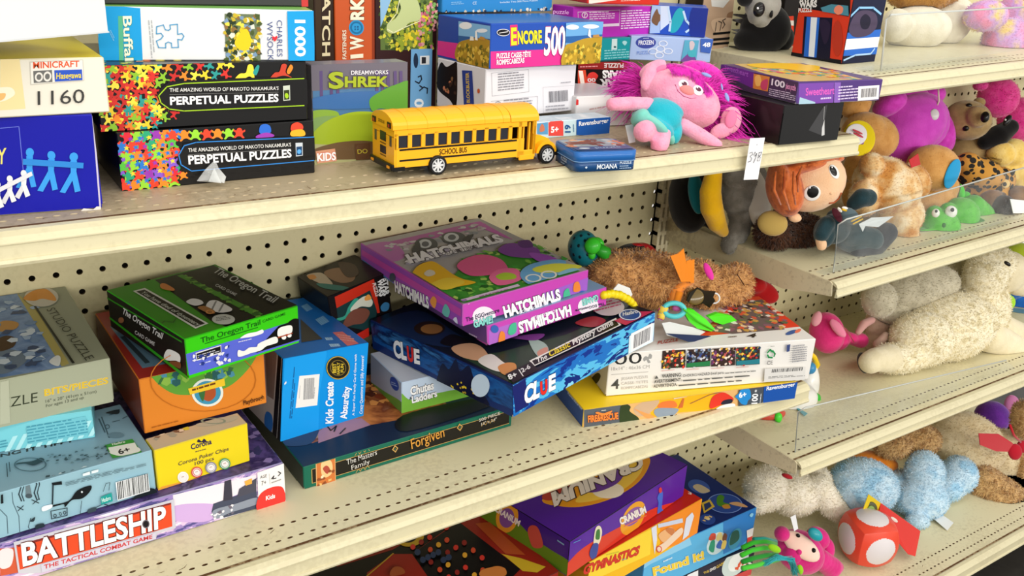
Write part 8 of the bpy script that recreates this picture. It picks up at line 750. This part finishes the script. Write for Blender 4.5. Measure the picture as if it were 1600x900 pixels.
# the spotted soft cube
cu = thing('soft_cube', 'red soft toy cube with white round spots on the bottom shelf', 'toy cube', (53.18,-13.01,-30.18))
b = bmesh.new(); bmesh.ops.create_cube(b, size=2); bmesh.ops.subdivide_edges(b, edges=b.edges[:], cuts=47, use_grid_fill=True)
CC = V((54.07,-12.0,-28.38)); CS = 1.72; RZ = Matrix.Rotation(math.radians(-23), 3, 'Z')
red, whi = MB(), MB(); mb = MB(); idx = {}
b.verts.ensure_lookup_table(); vv = []
for v in b.verts:
    sph = v.co.normalized()*1.28; q = v.co.lerp(sph, .72); vv.append(CC+RZ @ (q*CS))
fr = []; fw = []
for f in b.faces:
    c = f.calc_center_median(); a = sorted((abs(c.x), abs(c.y), abs(c.z))); (fw if math.hypot(a[0], a[1]) < .66 else fr).append([v.index for v in f.verts])
b.free(); CC2 = CC
dz = -30.19-min(v.z for v in vv); vv = [v+V((0, 0, dz)) for v in vv]
mb.add(vv, fr, '#e04a34*', True); mb.add(vv, fw, '#dcd6d8*', True); put(mb, 'cushion', cu)
ct = slab([(53.96,-11.1,-26.65), (54.86,-10.8,-25.2), (56.36,-11.1,-26.35), (56.14,-11.3,-27.54)], .03, '#dcc02a'); slab([(56.36,-11.1,-26.35), (59.74,-13.0,-29.04), (57.32,-14.3,-29.65), (56.38,-14.2,-29.17), (55.77,-11.5,-27.28)], .03, '#d22c22', ct)
balls(ct, [(55.03,-11.2,-26.43,0.5,0.6,0.04,0.0)], '#4a4a22', 20); balls(ct, [(54.91,-11.28,-26.4,0.3,0.35,0.04,0.0)], '#7a9a4a', 16); balls(ct, [(56.87,-12.2,-27.41,0.35,0.15,0.06,-35.0)], '#d8cfc4', 14)
for q in [[(56.13,-11.9,-27.1),(57.25,-12.5,-28.08)],[(56.13,-12.1,-27.45),(57.06,-12.8,-28.3)],[(56.45,-12.6,-28.09),(57.24,-13.3,-29.01)],[(57.49,-12.9,-28.52),(58.21,-13.4,-29.31)]]: ct.tube(q, .045, '#f0c8c0', 6)
put(ct, 'header_card', cu)
# the pink owl like toy
ow = plush('pink_ribbon_plush', 'small pink plush with a cream face and green ribbons beside the stacked games', 'plush toy', (48.47,-11.0,-30.18), [(46.9,-11.2,-27.31,1.88,1.55,1.4,-35.0), (45.2,-10.6,-25.48,0.56,0.56,0.6,0.0), (49.25,-10.9,-27.13,0.96,0.77,0.7,-40.0), (50.25,-11.2,-28.36,0.58,0.88,0.6,0.0)]+[(48.54,-11.8,-28.11,0.76,0.76,0.76,0.0),(48.81,-11.9,-28.35,0.78,0.78,0.78,0.0),(49.09,-12.0,-28.6,0.79,0.79,0.79,0.0),(49.36,-12.1,-28.84,0.8,0.8,0.8,0.0),(49.63,-12.2,-29.08,0.82,0.82,0.82,0.0),(49.86,-12.23,-29.15,0.71,0.71,0.71,0.0),(50.08,-12.27,-29.22,0.59,0.59,0.59,0.0),(50.31,-12.3,-29.29,0.48,0.48,0.48,0.0)], pile('raspberry_velour', ['#d42a80', '#c82274'], 50), None, .08)
bits(ow, 'face_patch', [(46.24,-11.65,-26.26,1.48,0.79,0.42,-38.0,-0.46,-0.54,0.7)], '#f2ccbc~', 24); bits(ow, 'muzzle', [(45.69,-11.47,-26.91,0.69,0.69,0.55,-30.0,-0.85,-0.46,0.26),(46.0,-11.66,-26.61,0.32,0.32,0.6,0.0,-0.65,-0.57,0.49)], '#cc2678~', 16); bits(ow, 'eye', [(46.27,-11.18,-25.84,0.21,0.19,0.5,-20.0,-0.35,-0.24,0.91)], '#140c0c*'); bits(ow, 'eye', [(46.66,-12.24,-26.4,0.21,0.23,0.5,-20.0,-0.24,-0.75,0.62)], '#140c0c*'); bits(ow, 'ear_patch', [(46.95,-12.1,-25.2,0.6,0.41,0.3,-40.0)], '#1f98a4*', 20); put(slab([(44.63,-11.4,-23.33), (45.16,-11.4,-23.3), (45.5,-11.6,-24.49), (45.11,-11.6,-24.57)], .02, '#e8e8ea'), 'cloth_tag', ow)
mb = MB()
for k, q in enumerate([[(43.54,-11.4,-25.21),(42.26,-11.4,-24.51),(40.96,-11.4,-24.13),(39.96,-11.4,-24.17)],[(43.09,-11.8,-25.21),(41.77,-11.8,-24.59),(40.43,-11.8,-24.29),(39.45,-11.8,-24.33)],[(42.91,-12.1,-25.37),(41.65,-12.1,-24.99),(40.45,-12.1,-24.73),(39.3,-12.1,-24.6)],[(42.88,-12.3,-25.66),(41.79,-12.3,-25.44),(40.47,-12.3,-25.24),(39.16,-12.3,-24.93)],[(43.77,-11.2,-25.22),(42.42,-11.2,-24.49),(41.3,-11.2,-24.12)]]): mb.tube(q, .17, ('#2aa022~', '#3cb82c~', '#1f8a2a~', '#4cc03a~', '#158a7a~')[k], 8)
put(mb, 'green_ribbons', ow); mb = MB(); rr = random.Random(8)
for k in range(60):
    a, b_, c, d = (41.35,-12.4,-25.41), (42.35,-12.6,-25.13), (43.64,-12.8,-25.72), (44.27,-12.9,-27.11); j = lambda p: V(p)+V((rr.gauss(0, .14), rr.gauss(0, .1), abs(rr.gauss(0, .12)))); mb.tube([j(a), j(b_), j(c), j(d)], .022, '#38b0b8', 5)
put(mb, 'teal_yarn', ow); bits(ow, 'lime_leaf', [(41.79,-12.6,-24.11,0.48,0.26,0.2,-25.0)], '#8cc81e~'); bits(ow, 'lime_leaf', [(44.75,-12.9,-26.86,0.23,0.36,0.2,10.0)], '#8cc81e~')
